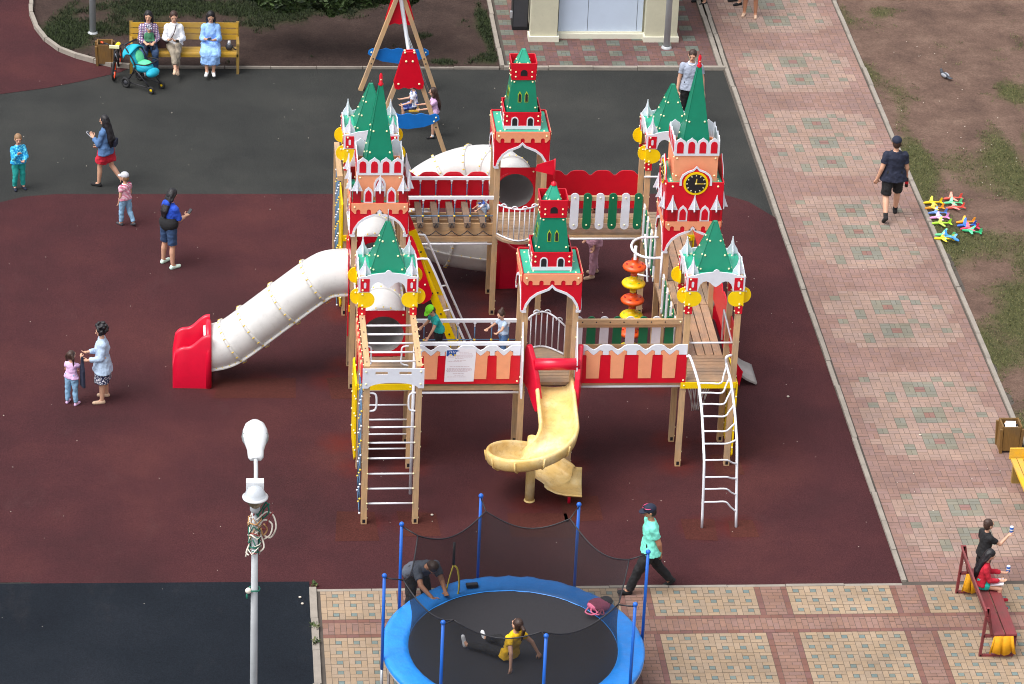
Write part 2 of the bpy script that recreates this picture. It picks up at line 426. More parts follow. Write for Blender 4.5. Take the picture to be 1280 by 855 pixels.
# ---- belfry tower in the middle of a front
def belfry(cx, cy, skirt, flag):
    t = tower_base(cx, cy, 3.9, skirt)
    def extra(b, O, U, Nn, w_): peach_band(b, O, U, Nn, w_, 3.735, 3.945)
    facade(t, cx, cy, .515, 3.23, 3.95, extra, 3.9)
    r = MB(); r.box((cx, cy, 3.90), (1.0, 1.0, .04), 'skylit_green')
    for sx in (-1, 1):
        for y in (-.42, 0, .38): r.bolt((cx + .42 * sx, cy + y, 3.92), (0, 0, 1), .02); r.bolt((cx + .33 * sx, cy + y + .05, 3.92), (0, 0, 1), .016)
    r.build('roof', t)
    bx = MB()
    for k in range(4):
        U, Nn = SIDES[k]; U = V(U); Nn = V(Nn); O = V((cx, cy, 0)) + Nn * .335; w_ = .355 if k % 2 == 0 else .335
        bx.prism([(-w_, 3.925), (w_, 3.925), (w_, 4.28), (-w_, 4.28)], O, U, ZU, .018, 'red')
        bx.prism([(-w_ + .004, 3.93), (w_ - .004, 3.93), (w_ - .004, 4.0), (-w_ + .004, 4.0)], O, U, ZU, .01, 'white', .018)
        for c in (-.15, .15):
            bx.prism([(c - .07, 4.0)] + [(c + .07, 4.0)] + [(c + .07 * cos(radians(a)), 4.12 + .07 * sin(radians(a))) for a in range(0, 181, 30)], O, U, ZU, .006, 'white', .018)
            bx.prism([(c - .048, 4.005)] + [(c + .048, 4.005)] + [(c + .048 * cos(radians(a)), 4.12 + .045 * sin(radians(a))) for a in range(0, 181, 30)], O, U, ZU, .004, 'black', .024)
        for sg in (-1, 1):
            for z in (4.1, 4.2): bx.bolt(O + U * (sg * .30) + V((0, 0, z)) + Nn * .018, Nn, .02)
    bx.build('parapet', t)
    s_ = MB(); z0, z1, h0, h1 = 4.0, 4.92, .33, .212
    s_.frustum((cx, cy), h0, h1, z0, z1, 'green', True, (.38, .93))
    for k in range(4):
        U, Nn = SIDES[k]; U = V(U); Nn = V(Nn); W = (V((0, 0, z1 - z0)) - Nn * (h0 - h1)).normalized()
        O = V((cx, cy, z0)) + Nn * h0
        for c in (-.065, .065):
            z = .46
            s_.prism([(c - .034, z), (c + .034, z), (c + .034, z + .15), (c, z + .22), (c - .034, z + .15)], O, U, W, .006, 'gold')
            s_.prism([(c - .025, z + .010), (c + .025, z + .010), (c + .025, z + .145), (c, z + .185), (c - .025, z + .145)], O, U, W, .004, 'black', .006)
    s_.build('spire', t)
    b2 = MB()
    for k in range(4):
        U, Nn = SIDES[k]; U = V(U); Nn = V(Nn); W = (V((0, 0, 1)) + Nn * .05).normalized(); O = V((cx, cy, 4.90)) + Nn * .215
        w_ = .222 if k % 2 == 0 else .210
        b2.prism([(-w_, 0), (w_, 0), (w_ + .018, .345), (-w_ - .018, .345)], O, U, W, .018, 'red')
        b2.prism([(-.065, .09), (.065, .09)] + [(.065 * cos(radians(a)), .155 + .062 * sin(radians(a))) for a in range(0, 181, 20)], O, U, W, .005, 'black', .018)
        for sg in (-1, 1):
            for z in (.07, .17): b2.bolt(O + U * (sg * .155) + W * z + Nn * .018, Nn, .019)
    b2.build('lantern', t)
    spire(t, cx, cy, .20, 5.0, .03, 5.44, (.45,), 'cap', 'skylit_green')
    if flag:
        f = MB(); f.lathe([(.055, 0), (.05, .04), (.02, .06), (.012, .08)], (cx, cy, 5.43), 'red', 8)
        f.tube([(cx, cy, 5.45), (cx, cy, 5.93)], .014, 'red', 6)
        f.prism([(0, 5.62), (0, 5.92), (-.30, 5.80), (-.34, 5.68)][::-1], (cx - .012, cy, 0), (.97, -.2, .02), ZU, .012, 'red')
        f.build('flag', t)
    return t
def kokoshniks(b, O, U, Nn, w_, z0, z1, n=4):
    step = 2 * w_ / n
    top = []
    for i in range(n):
        c = -w_ + step * (i + .5); h = step / 2; zz = z1 - .12
        top += [(c - h, zz), (c - h * .85, zz + .05), (c - h * .35, zz + .085), (c, z1), (c + h * .35, zz + .085), (c + h * .85, zz + .05)]
    top.append((w_, z1 - .12))
    b.prism([(w_, z0), ] + top[::-1] + [(-w_, z0)], O, U, ZU, .016, 'white')
    for i in range(n):
        c = -w_ + step * (i + .5)
        b.prism([(c - .062, z0 + .05), (c + .062, z0 + .05), (c + .062, z1 - .14), (c + .045, z1 - .095), (c, z1 - .075), (c - .045, z1 - .095), (c - .062, z1 - .14)], O, U, ZU, .005, 'red', .016)
def spikes(b, O, U, Nn, zb, z0, z1, us, off):
    """white tent-shaped spikes over dark red blocks: zb block bottom, z0 spike base, z1 tip"""
    for u in us:
        b.prism([(u - .075, zb), (u + .075, zb), (u + .075, z0), (u - .075, z0)], O, U, ZU, .012, 'dark_red', off)
        b.prism([(u - .105, z0), (u + .105, z0), (u + .085, z0 + .05), (u + .028, z0 + .19), (u, z1), (u - .028, z0 + .19), (u - .085, z0 + .05)], O, U, ZU, .014, 'white', off + .012)
        Wd = V(Nn)
        b.prism([(0, z0), (.09, z0), (.07, z0 + .05), (.02, z0 + .19), (0, z1)], V(O) + V(U) * (u + .007) + Wd * (off + .026), Wd, ZU, .014, 'white')
        b.tube([V(O) + V(U) * u + V((0, 0, z0 - .05)) + Wd * (off + .04), V(O) + V(U) * u + V((0, 0, z0 + .02)) + Wd * (off + .04)], .012, 'white', 6)
        b.bolt(V(O) + V(U) * (u + .045) + V((0, 0, z0 + .06)) + Wd * (off + .026), Nn, .014)
def upper_body(t, cx, cy, z0, zk, zt, hw, window):
    for k in range(4):
        U, Nn = SIDES[k]; U = V(U); Nn = V(Nn); O = V((cx, cy, 0)) + Nn * (hw - .02); b = MB(); w_ = hw - (.02 if k % 2 else 0)
        b.prism([(-w_, z0), (w_, z0), (w_, zk), (-w_, zk)], O, U, ZU, .018, 'peach')
        kokoshniks(b, O + Nn * .018, U, Nn, w_ + .012, zk - .002, zt)
        for sg in (-1, 1):
            for z in (zk - .06, z0 + .12): b.bolt(O + U * (sg * (w_ - .05)) + V((0, 0, z)) + Nn * .018, Nn, .02)
        if window:
            b.prism(arch_shape(0, z0 + .08, zk - .02, .11), O, U, ZU, .006, 'white', .018)
            b.prism(arch_shape(0, z0 + .08, zk - .07, .075), O, U, ZU, .004, 'dark_red', .024)
        b.build('gable_panel', t)
def gate_tower(cx, cy, skirt):
    """red tower with arches, spikes and a peach upper storey (left middle)"""
    t = tower_base(cx, cy, 3.85, skirt)
    def extra(b, O, U, Nn, w_):
        peach_band(b, O, U, Nn, w_, 3.675, 3.885)
        spikes(b, O, U, Nn, 3.89, 4.13, 4.45, (-.42, 0, .42), -.005)
        for c in (-.21, .21):
            b.prism(arch_shape(c, 3.89, 4.21, .085), O, U, ZU, .014, 'white', .0)
            b.prism(arch_shape(c, 3.915, 4.15, .058), O, U, ZU, .005, 'red', .014)
    facade(t, cx, cy, .515, 3.25, 3.89, extra, 3.85)
    r = MB(); r.box((cx, cy, 3.86), (1.0, 1.0, .04), 'skylit_green'); r.build('roof', t)
    upper_body(t, cx, cy, 3.88, 4.40, 4.755, .41, True)
    spire(t, cx, cy, .30, 4.3, .03, 6.02, (.16, .27, .5), 'spire')
    f = MB(); f.lathe([(.045, 0), (.05, .03), (.03, .06), (.03, .2), (.015, .24)], (cx, cy, 6.0), 'red', 8); f.bolt((cx, cy - .03, 6.12), (0, -1, 0), .012); f.build('finial', t)
    return t
def clock_tower(cx, cy, skirt):
    t = tower_base(cx, cy, 4.2, skirt, 'y')
    def extra(b, O, U, Nn, w_):
        peach_band(b, O, U, Nn, w_, 3.325, 3.51)
        spikes(b, O, U, Nn, 3.515, 3.755, 4.06, (-.41, 0, .41), .018)
        for c in (-.205, .205):
            b.prism(arch_shape(c, 3.515, 3.84, .088), O, U, ZU, .012, 'white', .018)
            b.prism(arch_shape(c, 3.54, 3.78, .06), O, U, ZU, .005, 'red', .030)
        # clock hood: red board with a white ogee trim above the wall
        hood = [(.30, 4.30), (.30, 4.37), (.26, 4.46), (.17, 4.53), (.06, 4.57), (0, 4.64)]
        full = hood + [(-x, z) for x, z in hood[-2::-1]]
        b.prism(full, O, U, ZU, .0175, 'red')
        inn = [(x * .87, 4.27 if i == 0 else 4.30 + (z - 4.30) * .86) for i, (x, z) in enumerate(hood)]
        lower = [(.30, 4.24)] + hood
        inn[0] = (.26, 4.24)
        rim = lower + [(-x, z) for x, z in lower[-2::-1]] + [(-x, z) for x, z in inn] + inn[-2::-1]
        b.prism(rim, O, U, ZU, .012, 'white', .018)
        for sg in (-1, 1): b.bolt(O + U * (sg * .42) + V((0, 0, 4.22)) + Nn * .018, Nn, .022)
    facade(t, cx, cy, .515, 2.90, 4.30, extra, 4.2)
    r = MB(); r.box((cx, cy, 4.24), (1.0, 1.0, .04), 'skylit_green')
    for sx in (-1, 1):
        for y in (-.38, -.3): r.bolt((cx + .44 * sx, cy + y, 4.26), (0, 0, 1), .02)
    r.build('roof', t)
    upper_body(t, cx, cy, 4.26, 4.79, 5.15, .405, False)
    spire(t, cx, cy, .30, 4.62, .03, 6.40, (.1, .2, .42), 'spire')
    f = MB(); f.lathe([(.045, 0), (.05, .03), (.03, .06), (.03, .2), (.015, .24)], (cx, cy, 6.38), 'red', 8); f.bolt((cx, cy - .03, 6.5), (0, -1, 0), .012); f.build('finial', t)
    for k in range(4):
        U, Nn = SIDES[k]; U = V(U); Nn = V(Nn); O = V((cx, cy, 4.285)) + Nn * .535; Wz = V(ZU)
        b = MB()
        b.prism(arcpts(0, 0, .23, 0, 345, 23), O, U, ZU, .014, 'yellow')
        b.prism(arcpts(0, 0, .19, 0, 345, 23), O, U, ZU, .004, 'black', .014)
        for h in range(12):
            a = radians(90 - 30 * h); c_, s_ = cos(a), sin(a)
            P = [(.15, -.009), (.178, -.009), (.178, .009), (.15, .009)]
            b.prism([(x * c_ - y * s_, x * s_ + y * c_) for x, y in P], O, U, ZU, .003, 'bolt', .018)
        for ln, wd, a in ((.10, .013, 83), (.15, .009, 0)):
            a = radians(a); c_, s_ = cos(a), sin(a); P = [(-.02, -wd), (ln, -wd * .7), (ln, wd * .7), (-.02, wd)]
            b.prism([(x * c_ - y * s_, x * s_ + y * c_) for x, y in P], O, U, ZU, .003, 'clip', .021)
        b.bolt(O + Nn * .022, Nn, .016)
        b.build('clock', t)
    return t
XL, XM, XR = -2.48, .41, 3.32; Y1, Y2, Y3 = .45, 3.45, 6.43
TA = pavilion(XL, Y1, (0, 3), 'x', True); TC = pavilion(XL, Y3, (0, 3)); TD = pavilion(XR, Y1, (0, 1), 'x'); TF = pavilion(XR, Y3, (0, 1))
TG = belfry(XM, Y1, (), True); TH = belfry(XM, Y3, (), False)
TB = gate_tower(XL, Y2, (3,)); TE = clock_tower(XR, Y2, ())

# ---- railings that close the towers
def fan_guard(x0, x1, y, bulge, z0, z1, dip, par):
    """white pipe guard bowed outwards with round loops on top"""
    t = MB(); top = []; bot = []; n = 8
    for i in range(n + 1):
        f = i / n; x = x0 + (x1 - x0) * f; b = sin(pi * f) * bulge
        top.append(V((x, y + b, z1 + dip * sin(pi * f)))); bot.append(V((x, y + b, z0)))
    t.tube(top, .017, 'pipe'); t.tube(bot, .017, 'pipe')
    for i in range(n + 1): t.tube([bot[i], top[i]], .011, 'pipe', 6)
    for i in range(1, n, 2):
        c = top[i]; 
        t.tube([c + V((.055 * cos(radians(a)), 0, .055 * sin(radians(a)))) for a in range(0, 181, 30)], .012, 'pipe', 6)
    return t.build('guard_rail', par)
fan_guard(XM - .42, XM + .38, 5.93, -.32, DECK + .02, 2.40, .05, TH)
fan_guard(XM - .40, XM + .40, .97, .32, DECK + .02, 2.36, .13, TG)
b = MB()
seg = [(XM + .45 * cos(radians(a)), .92 + .38 * sin(radians(a))) for a in range(0, 181, 15)]
b.prism([(x, y) for x, y in seg], (0, 0, DECK - .055), (1, 0, 0), (0, 1, 0), .05, 'deck_x'); 
b.build('balcony', TG)
b = MB(); seg = [(XM + .45 * cos(radians(a)), 5.98 + .38 * sin(radians(a))) for a in range(180, 361, 15)]
b.prism(seg, (0, 0, DECK - .055), (1, 0, 0), (0, 1, 0), .05, 'deck_x'); b.build('balcony', TH)

# ---- scalloped boards and pickets
def merlon_panel(par, x0, x1, y, z0=1.745, z1=2.52, bolts=True):
    b = MB(); L = x1 - x0; cs = [x0 + L * f for f in (.149, .369, .622, .842)]; hw = .115
    top = [(x0, z1)]
    for c in cs: top += [(c - .16, z1), (c - .11, z1 - .02), (c - .05, z1 - .075), (c, z1 - .10), (c + .05, z1 - .075), (c + .11, z1 - .02), (c + .16, z1)]
    top.append((x1, z1))
    b.prism([(x0, z0), (x1, z0), (x1, z1 - .14), (x0, z1 - .14)], (0, y, 0), (1, 0, 0), ZU, .02, 'red')
    low = [(x0, z1 - .2)]
    for c in cs: low += [(c - .165, z1 - .2), (c - .165, z1 - .12), (c - .11, z1 - .10), (c - .05, z1 - .165), (c, z1 - .205), (c + .05, z1 - .165), (c + .11, z1 - .10), (c + .165, z1 - .12), (c + .165, z1 - .2)]
    low.append((x1, z1 - .2))
    b.prism(low + [(p[0], p[1] - .002) for p in top[::-1]], (0, y, 0), (1, 0, 0), ZU, .030, 'white', -.004)
    for c in cs:
        b.prism([(c - hw, z0 + .10), (c + hw, z0 + .10), (c + hw + .01, z1 - .21), (c + .163, z1 - .19), (c + .155, z1 - .13), (c + .11, z1 - .108), (c + .05, z1 - .172), (c, z1 - .212), (c - .05, z1 - .172), (c - .11, z1 - .108), (c - .155, z1 - .13), (c - .163, z1 - .19), (c - hw - .01, z1 - .21)], (0, y, 0), (1, 0, 0), ZU, .005, 'peach', .0225)
    for x in (x0 + .04, x1 - .04): b.bolt((x, y - .02, z0 + .05), (0, -1, 0), .02)
    return b.build('battlement_panel', par)
def scallop_panel(par, O, U, L, z0, z1, off=0):
    b = MB(); n = 4; p = [(0, z0), (L, z0)]; st = L / n
    top = []
    for i in range(n):
        a = i * st
        top += [(a + .02, z1 - .10), (a + .10, z1 - .02), (a + .17, z1), (a + st - .17, z1), (a + st - .10, z1 - .02), (a + st - .02, z1 - .10)]
    b.prism(p + top[::-1], O, U, ZU, .02, 'red')
    return b.build('scalloped_panel', par)
def pickets(par, p0, p1, z0, z1, n, side, railh=(.28, .83), first=0):
    """green and white round-ended pickets on two wooden rails; SIDE = outward normal"""
    p0, p1 = V(p0), V(p1); d = p1 - p0; L = d.length; U = d.normalized(); Nn = V(side)
    r = MB()
    for f in railh:
        z = z0 + (z1 - z0) * f
        r.beam(p0 + V((0, 0, z)), p1 + V((0, 0, z)), .05, .09, 'wood_x' if abs(U.x) > .5 else 'wood_y')
    r.build('rail', par)
    flip = U.cross(V(ZU)).dot(Nn) < 0
    for i in range(n):
        c = L * (i + .5) / n; h = .084
        poly = [(c + h * cos(radians(a)), (z0 + h if a >= 180 else z1 - h) + h * sin(radians(a))) for a in list(range(180, 361, 30)) + list(range(0, 181, 30))]
        b = MB(); mat = 'picket_green' if (i + first) % 2 else 'white'
        b.prism(poly, p0, U, ZU, -.02 if flip else .02, mat, -.027 if flip else .027)
        for z in (z0 + .1, z1 - .1): b.bolt(p0 + U * c + V((0, 0, z)) + Nn * .047, Nn, .02)
        b.build('picket', par)
# ---- hanging log bridges (front left and back left)
def log_bridge(x0, x1, y0, y1, front_panel):
    b = MB()
    for y in (y0 + .02, y1 - .02):
        b.bb(x0, x1, y - .02, y + .02, 1.71, 1.95 if y < (y0 + y1) / 2 else 1.80, 'wood_x'); b.bb(x0, x1, y - .05, y + .05, 1.575, 1.67, 'wood_x')
        b.tube([(x0, y - .045, 1.525), (x1, y - .045, 1.525)], .022, 'pipe')
    br = b.build('log_bridge', castle)
    n = 6
    for i in range(n):
        x = x0 + (x1 - x0) * (i + .6) / (n + .2)
        q = MB(); q.bb(x - .062, x + .062, y0 - .06, y1 + .06, 1.90, 2.0, 'old_log')
        for y, s_ in ((y0 - .063, -1),):
            q.tube([(x, y, 1.99), (x - .035, y - .005, 1.90), (x + .035, y - .005, 1.90), (x, y, 1.99)], .007, 'rope_dark', 5)
        q.build('log', br)
    for y, full in ((y0 - .03, not front_panel), (y1 + .03, True)):
        q = MB(); q.beam((x0, y, 2.52), (x1, y, 2.52), .055, .055, 'pipe'); q.build('handrail', br)
        if not full: continue
        q = MB(); q.tube([(x0, y, 2.13), (x1, y, 2.13)], .012, 'rope_blue', 6)
        for i in range(n):
            x = x0 + (x1 - x0) * (i + .75) / (n + .2)
            q.lathe([(.0, 0), (.03, 0), (.03, -.03), (.014, -.05), (.014, -.09)], (x, y, 2.49), 'pipe', 6)
            q.tube([(x, y, 2.41), (x, y, 1.97)], .011, 'rope_blue', 6)
            q.ellipsoid((x, y, 2.13), (.026, .026, .026), 'clip', 6, 4)
        q.build('rope', br)
    q = MB()
    for i in range(n):
        xa = x0 + (x1 - x0) * (i + .6) / (n + .2); xb = xa + (x1 - x0) / (n + .2)
        q.tube([(xa + (xb - xa) * f, y0 - .065, 1.83 - .10 * sin(pi * f)) for f in (0, .2, .4, .6, .8, 1)], .009, 'rope_dark', 5)
    q.build('loop_rope', br)
    return br
LB1 = log_bridge(-1.98, -.09, .04, .86, True); LB2 = log_bridge(-1.98, -.09, 6.02, 6.84, False)
merlon_panel(LB1, -1.97, -.095, -.045)
scallop_panel(LB2, (-1.98, 6.96, 0), (1, 0, 0), 1.89, 1.84, 2.62)
# ---- plank bridges with pickets
def plank_bridge(x0, x1, y0, y1, along):
    b = MB(); n = 5
    if along == 'x':
        for i in range(n):
            a = y0 + (y1 - y0) * i / n + .008; c = y0 + (y1 - y0) * (i + 1) / n - .008
            b.bb(x0, x1, a, c, DECK - .05, DECK + rnd.uniform(0, .006), 'deck_x')
        for y in (y0 + .04, y1 - .04): b.bb(x0, x1, y - .05, y + .05, 1.66, DECK - .055, 'wood_x')
        b.tube([(x0, y0 - .02, 1.64), (x1, y0 - .02, 1.64)], .022, 'pipe')
    else:
        for i in range(n):
            a = x0 + (x1 - x0) * i / n + .010; c = x0 + (x1 - x0) * (i + 1) / n - .010
            b.bb(a, c, y0, y1, DECK - .05, DECK + rnd.uniform(0, .008), 'old_log' if i < 2 else 'deck_y')
        for x in (x0 + .04, x1 - .04): b.bb(x - .05, x + .05, y0, y1, 1.62, DECK - .055, 'old_log')
    return b.build('plank_bridge', castle)
PB1 = plank_bridge(.91, 2.82, .02, .88, 'x'); merlon_panel(PB1, .92, 2.90, -.045)
pickets(PB1, (.92, .90, 0), (2.82, .90, 0), 1.82, 2.57, 8, (0, 1, 0), (.2, .8), 0)
q = MB(); q.beam((.80, .83, 2.52), (2.92, .83, 2.52), .05, .1, 'wood_x'); [q.bolt((x, .805, 2.52), (0, -1, 0), .014, 'black') for x in (1.1, 1.35, 1.6, 1.85, 2.1, 2.35, 2.6)]; q.bolt((2.88, .805, 2.52), (0, -1, 0), .02); q.build('top_rail', PB1)
PB2 = plank_bridge(.91, 2.82, 6.0, 6.86, 'x'); pickets(PB2, (.86, 5.98, 0), (2.84, 5.98, 0), 1.86, 2.64, 8, (0, -1, 0), (.22, .84), 0)
scallop_panel(PB2, (.92, 6.94, 0), (1, 0, 0), 1.92, 1.84, 2.66)
PB3 = plank_bridge(2.92, 3.72, .95, 2.95, 'y'); pickets(PB3, (2.86, 2.93, 0), (2.86, .97, 0), 1.66, 2.48, 7, (-1, 0, 0), (.2, .8))
scallop_panel(PB3, (3.80, .97, 0), (0, 1, 0), 1.96, 1.90, 2.62)
PB4 = plank_bridge(2.92, 3.72, 3.95, 5.95, 'y'); pickets(PB4, (2.86, 5.93, 0), (2.86, 3.97, 0), 1.66, 2.48, 7, (-1, 0, 0), (.2, .8))
scallop_panel(PB4, (3.80, 3.97, 0), (0, 1, 0), 1.96, 1.90, 2.62)
# ---- tubes
def ring_bolts(b, c, d, r, n=14, size=.016):
    u, k = basis(V(d))
    for j in range(n): 
        e = u * cos(2 * pi * j / n) + k * sin(2 * pi * j / n)
        b.bolt(V(c) + e * r, e, size, 'clip')
def big_tube(name, par, path, r, joints, seam=True, roll=0):
    b = MB(); b.tube(path, r, 'tube_white', 28, caps=False)
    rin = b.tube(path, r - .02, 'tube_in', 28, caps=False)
    L = len(path)
    for f in joints:
        i = min(max(int(f * (L - 1)), 1), L - 2); d = (path[i + 1] - path[i - 1]).normalized(); c = path[i]
        b.tube([c - d * .028, c - d * .026, c + d * .026, c + d * .028], [r + .002, r + .035, r + .035, r + .002], 'tube_white', 28, caps=False)
        for sgn in (-1, 1): ring_bolts(b, c + d * (.012 * sgn), d, r + .033, 20, .014)
    if seam:                                                      # flanges along both sides
        for sg in (-1, 1):
            ed = []
            for i, p in enumerate(path):
                d = (path[min(i + 1, L - 1)] - path[max(i - 1, 0)]).normalized(); s_ = Matrix.Rotation(radians(roll), 3, d) @ d.cross(V((0, 0, 1))).normalized()
                ed.append((p + s_ * (sg * (r - .005)), p + s_ * (sg * (r + .045))))
            for i in range(L - 1):
                for h in (-.012, .012):
                    z = V((0, 0, h)); b.face([b.v(ed[i][0] + z), b.v(ed[i][1] + z), b.v(ed[i + 1][1] + z), b.v(ed[i + 1][0] + z)], 'tube_white')
                a, c = ed[i][1], ed[i + 1][1]
                b.face([b.v(a - V((0, 0, .012))), b.v(c - V((0, 0, .012))), b.v(c + V((0, 0, .012))), b.v(a + V((0, 0, .012)))], 'tube_white')
                if i % 2 == 0: b.bolt((ed[i][1] + ed[i][0]) / 2 + V((0, 0, .012)), (0, 0, 1), .014, 'clip')
    o = b.build(name, par, recalc=False)
    return o
def hole_panel(par, O, U, w_, z0, z1, zc, r, mat='red', name='tube_panel'):
    b = MB(); n = 32; U = V(U); O = V(O); Nn = U.cross(V(ZU))
    def edge(a):
        c, s_ = cos(a), sin(a); k = 1e9
        if c: k = min(k, (w_ if c > 0 else -w_) / c)
        if s_: k = min(k, ((z1 - zc) if s_ > 0 else (z0 - zc)) / s_)
        return (c * k, zc + s_ * k)
    angs = sorted([2 * pi * j / n for j in range(n)] + [atan2(z - zc, x) % (2 * pi) for x in (-w_, w_) for z in (z0, z1)])
    for off, fl in ((0, 0), (.02, 1)):
        o_ = [b.v(O + U * edge(a)[0] + V((0, 0, edge(a)[1])) + Nn * off) for a in angs]
        i_ = [b.v(O + U * (r * cos(a)) + V((0, 0, zc + r * sin(a))) + Nn * off) for a in angs]
        m = len(angs)
        for j in range(m): b.face([o_[j], o_[(j + 1) % m], i_[(j + 1) % m], i_[j]], mat)
    b.bolt(O + U * (w_ - .05) + V((0, 0, z1 - .08)) + Nn * .02, Nn, .02); b.bolt(O + U * (-w_ + .05) + V((0, 0, z1 - .08)) + Nn * .02, Nn, .02)
    b.build(name, par, recalc=False)
def crawl(y0, y1, name_par):
    P = [V((XL, y0 + (y1 - y0) * i / 12, 2.24)) for i in range(13)]
    o = big_tube('crawl_tube', castle, P, .40, (.02, .5, .98), True)
    hole_panel(o, (XL, y0 - .0, 0), (1, 0, 0), .40, DECK + .01, 2.69, 2.21, .37); hole_panel(o, (XL, y1 + .0, 0), (1, 0, 0), .40, DECK + .01, 2.69, 2.21, .37)
crawl(.965, 2.935, TA); crawl(3.965, 5.965, TB)
# straight tube slide on the left
ctrl = [(-2.93, 3.45, 2.21), (-3.35, 3.45, 2.17), (-3.62, 3.45, 2.02), (-4.10, 3.45, 1.63), (-4.60, 3.45, 1.21), (-5.05, 3.45, .84), (-5.30, 3.45, .69), (-5.6, 3.45, .62)]
P = smooth_path(ctrl, 6)
TS = big_tube('tube_slide', castle, P, .435, (.30, .47, .62, .78), True, -38)
hole_panel(TS, (-2.95, 3.45, 0), (0, -1, 0), .40, DECK + .01, 2.75, 2.21, .40)
for ya_ in (2.99, 3.80):
    b = MB(); b.bb(-3.02, -3.0, ya_, ya_ + .12, 1.1, 2.75, 'red'); b.build('side_board', TS)
def exit_chute(par, c, d, r=.47, ln=.62):
    """moulded red end of a tube slide; c = centre of the tube mouth on the ground line, d = outward direction"""
    d = V(d).normalized(); s_ = d.cross(V(ZU)).normalized(); c = V(c); b = MB()
    secs = []
    # profile across: from outer foot up to the rim and down into the trough
    for i in range(15):
        f = i / 14
        side = 1.10 - .02 * f
        if f < .05: side = 1.12
        elif f < .62: side = .86 + .26 * (.5 + .5 * cos(pi * (f - .05) / .57))
        else: side = .86 - .22 * ((f - .62) / .38) ** 3
        if i == 14: side = .42
        x = -.06 + (ln + .06) * f; wd = r * (1 - .07 * f)
        bed = .20 + .05 * f
        pr = []
        pr += [(-wd, 0), (-wd, side - .05), (-wd + .02, side - .01), (-wd + .05, side), (-wd + .09, side - .02)]
        for q in range(9):
            a = pi + pi * q / 8; dep = side - .04 - bed
            pr.append(((wd - .10) * cos(a), bed + dep * (1 - abs(sin(a)) ** .6)))
        pr += [(wd - .09, side - .02), (wd - .05, side), (wd - .02, side - .01), (wd, side - .05), (wd, 0)]
        secs.append([b.v(c + d * x + s_ * p[0] + V((0, 0, p[1]))) for p in pr])
    m = len(secs[0])
    for i in range(14):
        for j in range(m - 1): b.face([secs[i][j], secs[i][j + 1], secs[i + 1][j + 1], secs[i + 1][j]], 'tube_red', True)
    # front end: closed below the bed
    b.face([v for v in secs[-1]], 'tube_red')
    # collar ring around the mouth
    cen = c - d * .03 + V((0, 0, .63)); 
    up = V(ZU)
    ringp = [cen + s_ * (cos(a) * (r - .02)) + up * (sin(a) * .50) for a in [radians(x) for x in range(0, 181, 12)]]
    b.tube([ringp[0] - up * .6] + ringp + [ringp[-1] - up * .6], .055, 'tube_red', 10)
    return b.build('exit_chute', par, True)
exit_chute(TS, (-5.62, 3.45, 0), (-1, 0, 0), .46, .64)
# spiral tube at the back
ctrl = [(.41, 6.92, 2.2), (.38, 7.5, 2.2), (.10, 8.20, 2.14), (-.55, 8.52, 1.93), (-1.20, 8.45, 1.62), (-1.58, 8.1, 1.30), (-1.45, 7.72, 1.02), (-.95, 7.50, .82), (-.4, 7.48, .70), (.15, 7.50, .62)]
P = smooth_path(ctrl, 6)
TS2 = big_tube('spiral_tube_slide', castle, P, .43, (.14, .22, .31, .40, .48, .56, .64, .73, .83), True)
hole_panel(TS2, (XM, 6.935, 0), (1, 0, 0), .40, DECK + .01, 2.72, 2.22, .37)
exit_chute(TS2, (.18, 7.50, 0), (1, 0, 0), .45, .62)
# ---- yellow spiral slide at the front
def sweep(b, stations, prof, mat, smooth=True):
    """stations: (point, lateral unit vector); prof: closed outline (lateral, up)"""
    K_ = len(stations); low = lambda i: 1 - .80 * min(1, max(0, (i - (K_ - 24)) / 10))
    R_ = [[b.v(c + s_ * u + V((0, 0, z * (low(i) if u > .1 and z > .03 else 1)))) for u, z in prof] for i, (c, s_) in enumerate(stations)]; m = len(prof)
    for i in range(len(R_) - 1):
        for j in range(m): b.face([R_[i][j], R_[i][(j + 1) % m], R_[i + 1][(j + 1) % m], R_[i + 1][j]], mat, smooth)
    b.face(R_[0][::-1], mat); b.face(R_[-1], mat)
AX, AY, RC = .06, -1.22, .46
st = []
for i in range(9):
    f = i / 8; st.append((V((AX + RC, -.12 + (AY + .12) * f, 1.70 - .34 * f ** 1.1)), V((-1, 0, 0))))
NS = 42
for i in range(1, NS + 1):
    f = i / NS; a = radians(-306 * f); st.append((V((AX + RC * cos(a), AY + RC * sin(a), 1.36 - .96 * f)), V((-cos(a), -sin(a), 0))))
aE = radians(-306); pE = V((AX + RC * cos(aE), AY + RC * sin(aE), .40)); dE = V((sin(aE), -cos(aE), 0)); 
QP = smooth_path([pE - dE * .02, pE + dE * .25 + V((0, 0, -.08)), V((AX + .62, AY + .07, .24)), V((AX + .93, AY + .03, .22))], 4)
for i in range(1, len(QP)):
    d = (QP[i] - QP[i - 1]); d.z = 0; d.normalize(); st.append((QP[i], V((d.y, -d.x, 0))))
wi = .36
prof = [(-wi, .20), (-wi + .02, .245), (-wi + .055, .25), (-wi + .075, .21), (-wi + .09, .08), (-wi + .15, .015), (0, 0), (wi - .15, .015), (wi - .09, .08), (wi - .075, .21), (wi - .055, .25), (wi - .02, .245), (wi, .20),
        (wi - .03, .02), (wi - .12, -.05), (0, -.065), (-wi + .12, -.05), (-wi + .03, .02)]
b = MB(); sweep(b, st, prof, 'slide_yellow')
SS = b.build('spiral_slide', castle)
b = MB()
for i in (14, 19, 24, 29, 34, 39):                                # ribs under the bowl
    c, s_ = st[i]; b.tube([c + s_ * u + V((0, 0, z)) for u, z in [(-wi - .012, .2), (-wi + .018, .02), (-wi + .11, -.06), (0, -.075), (wi - .1, -.06)]], .016, 'slide_yellow', 6)
b.build('rib', SS)
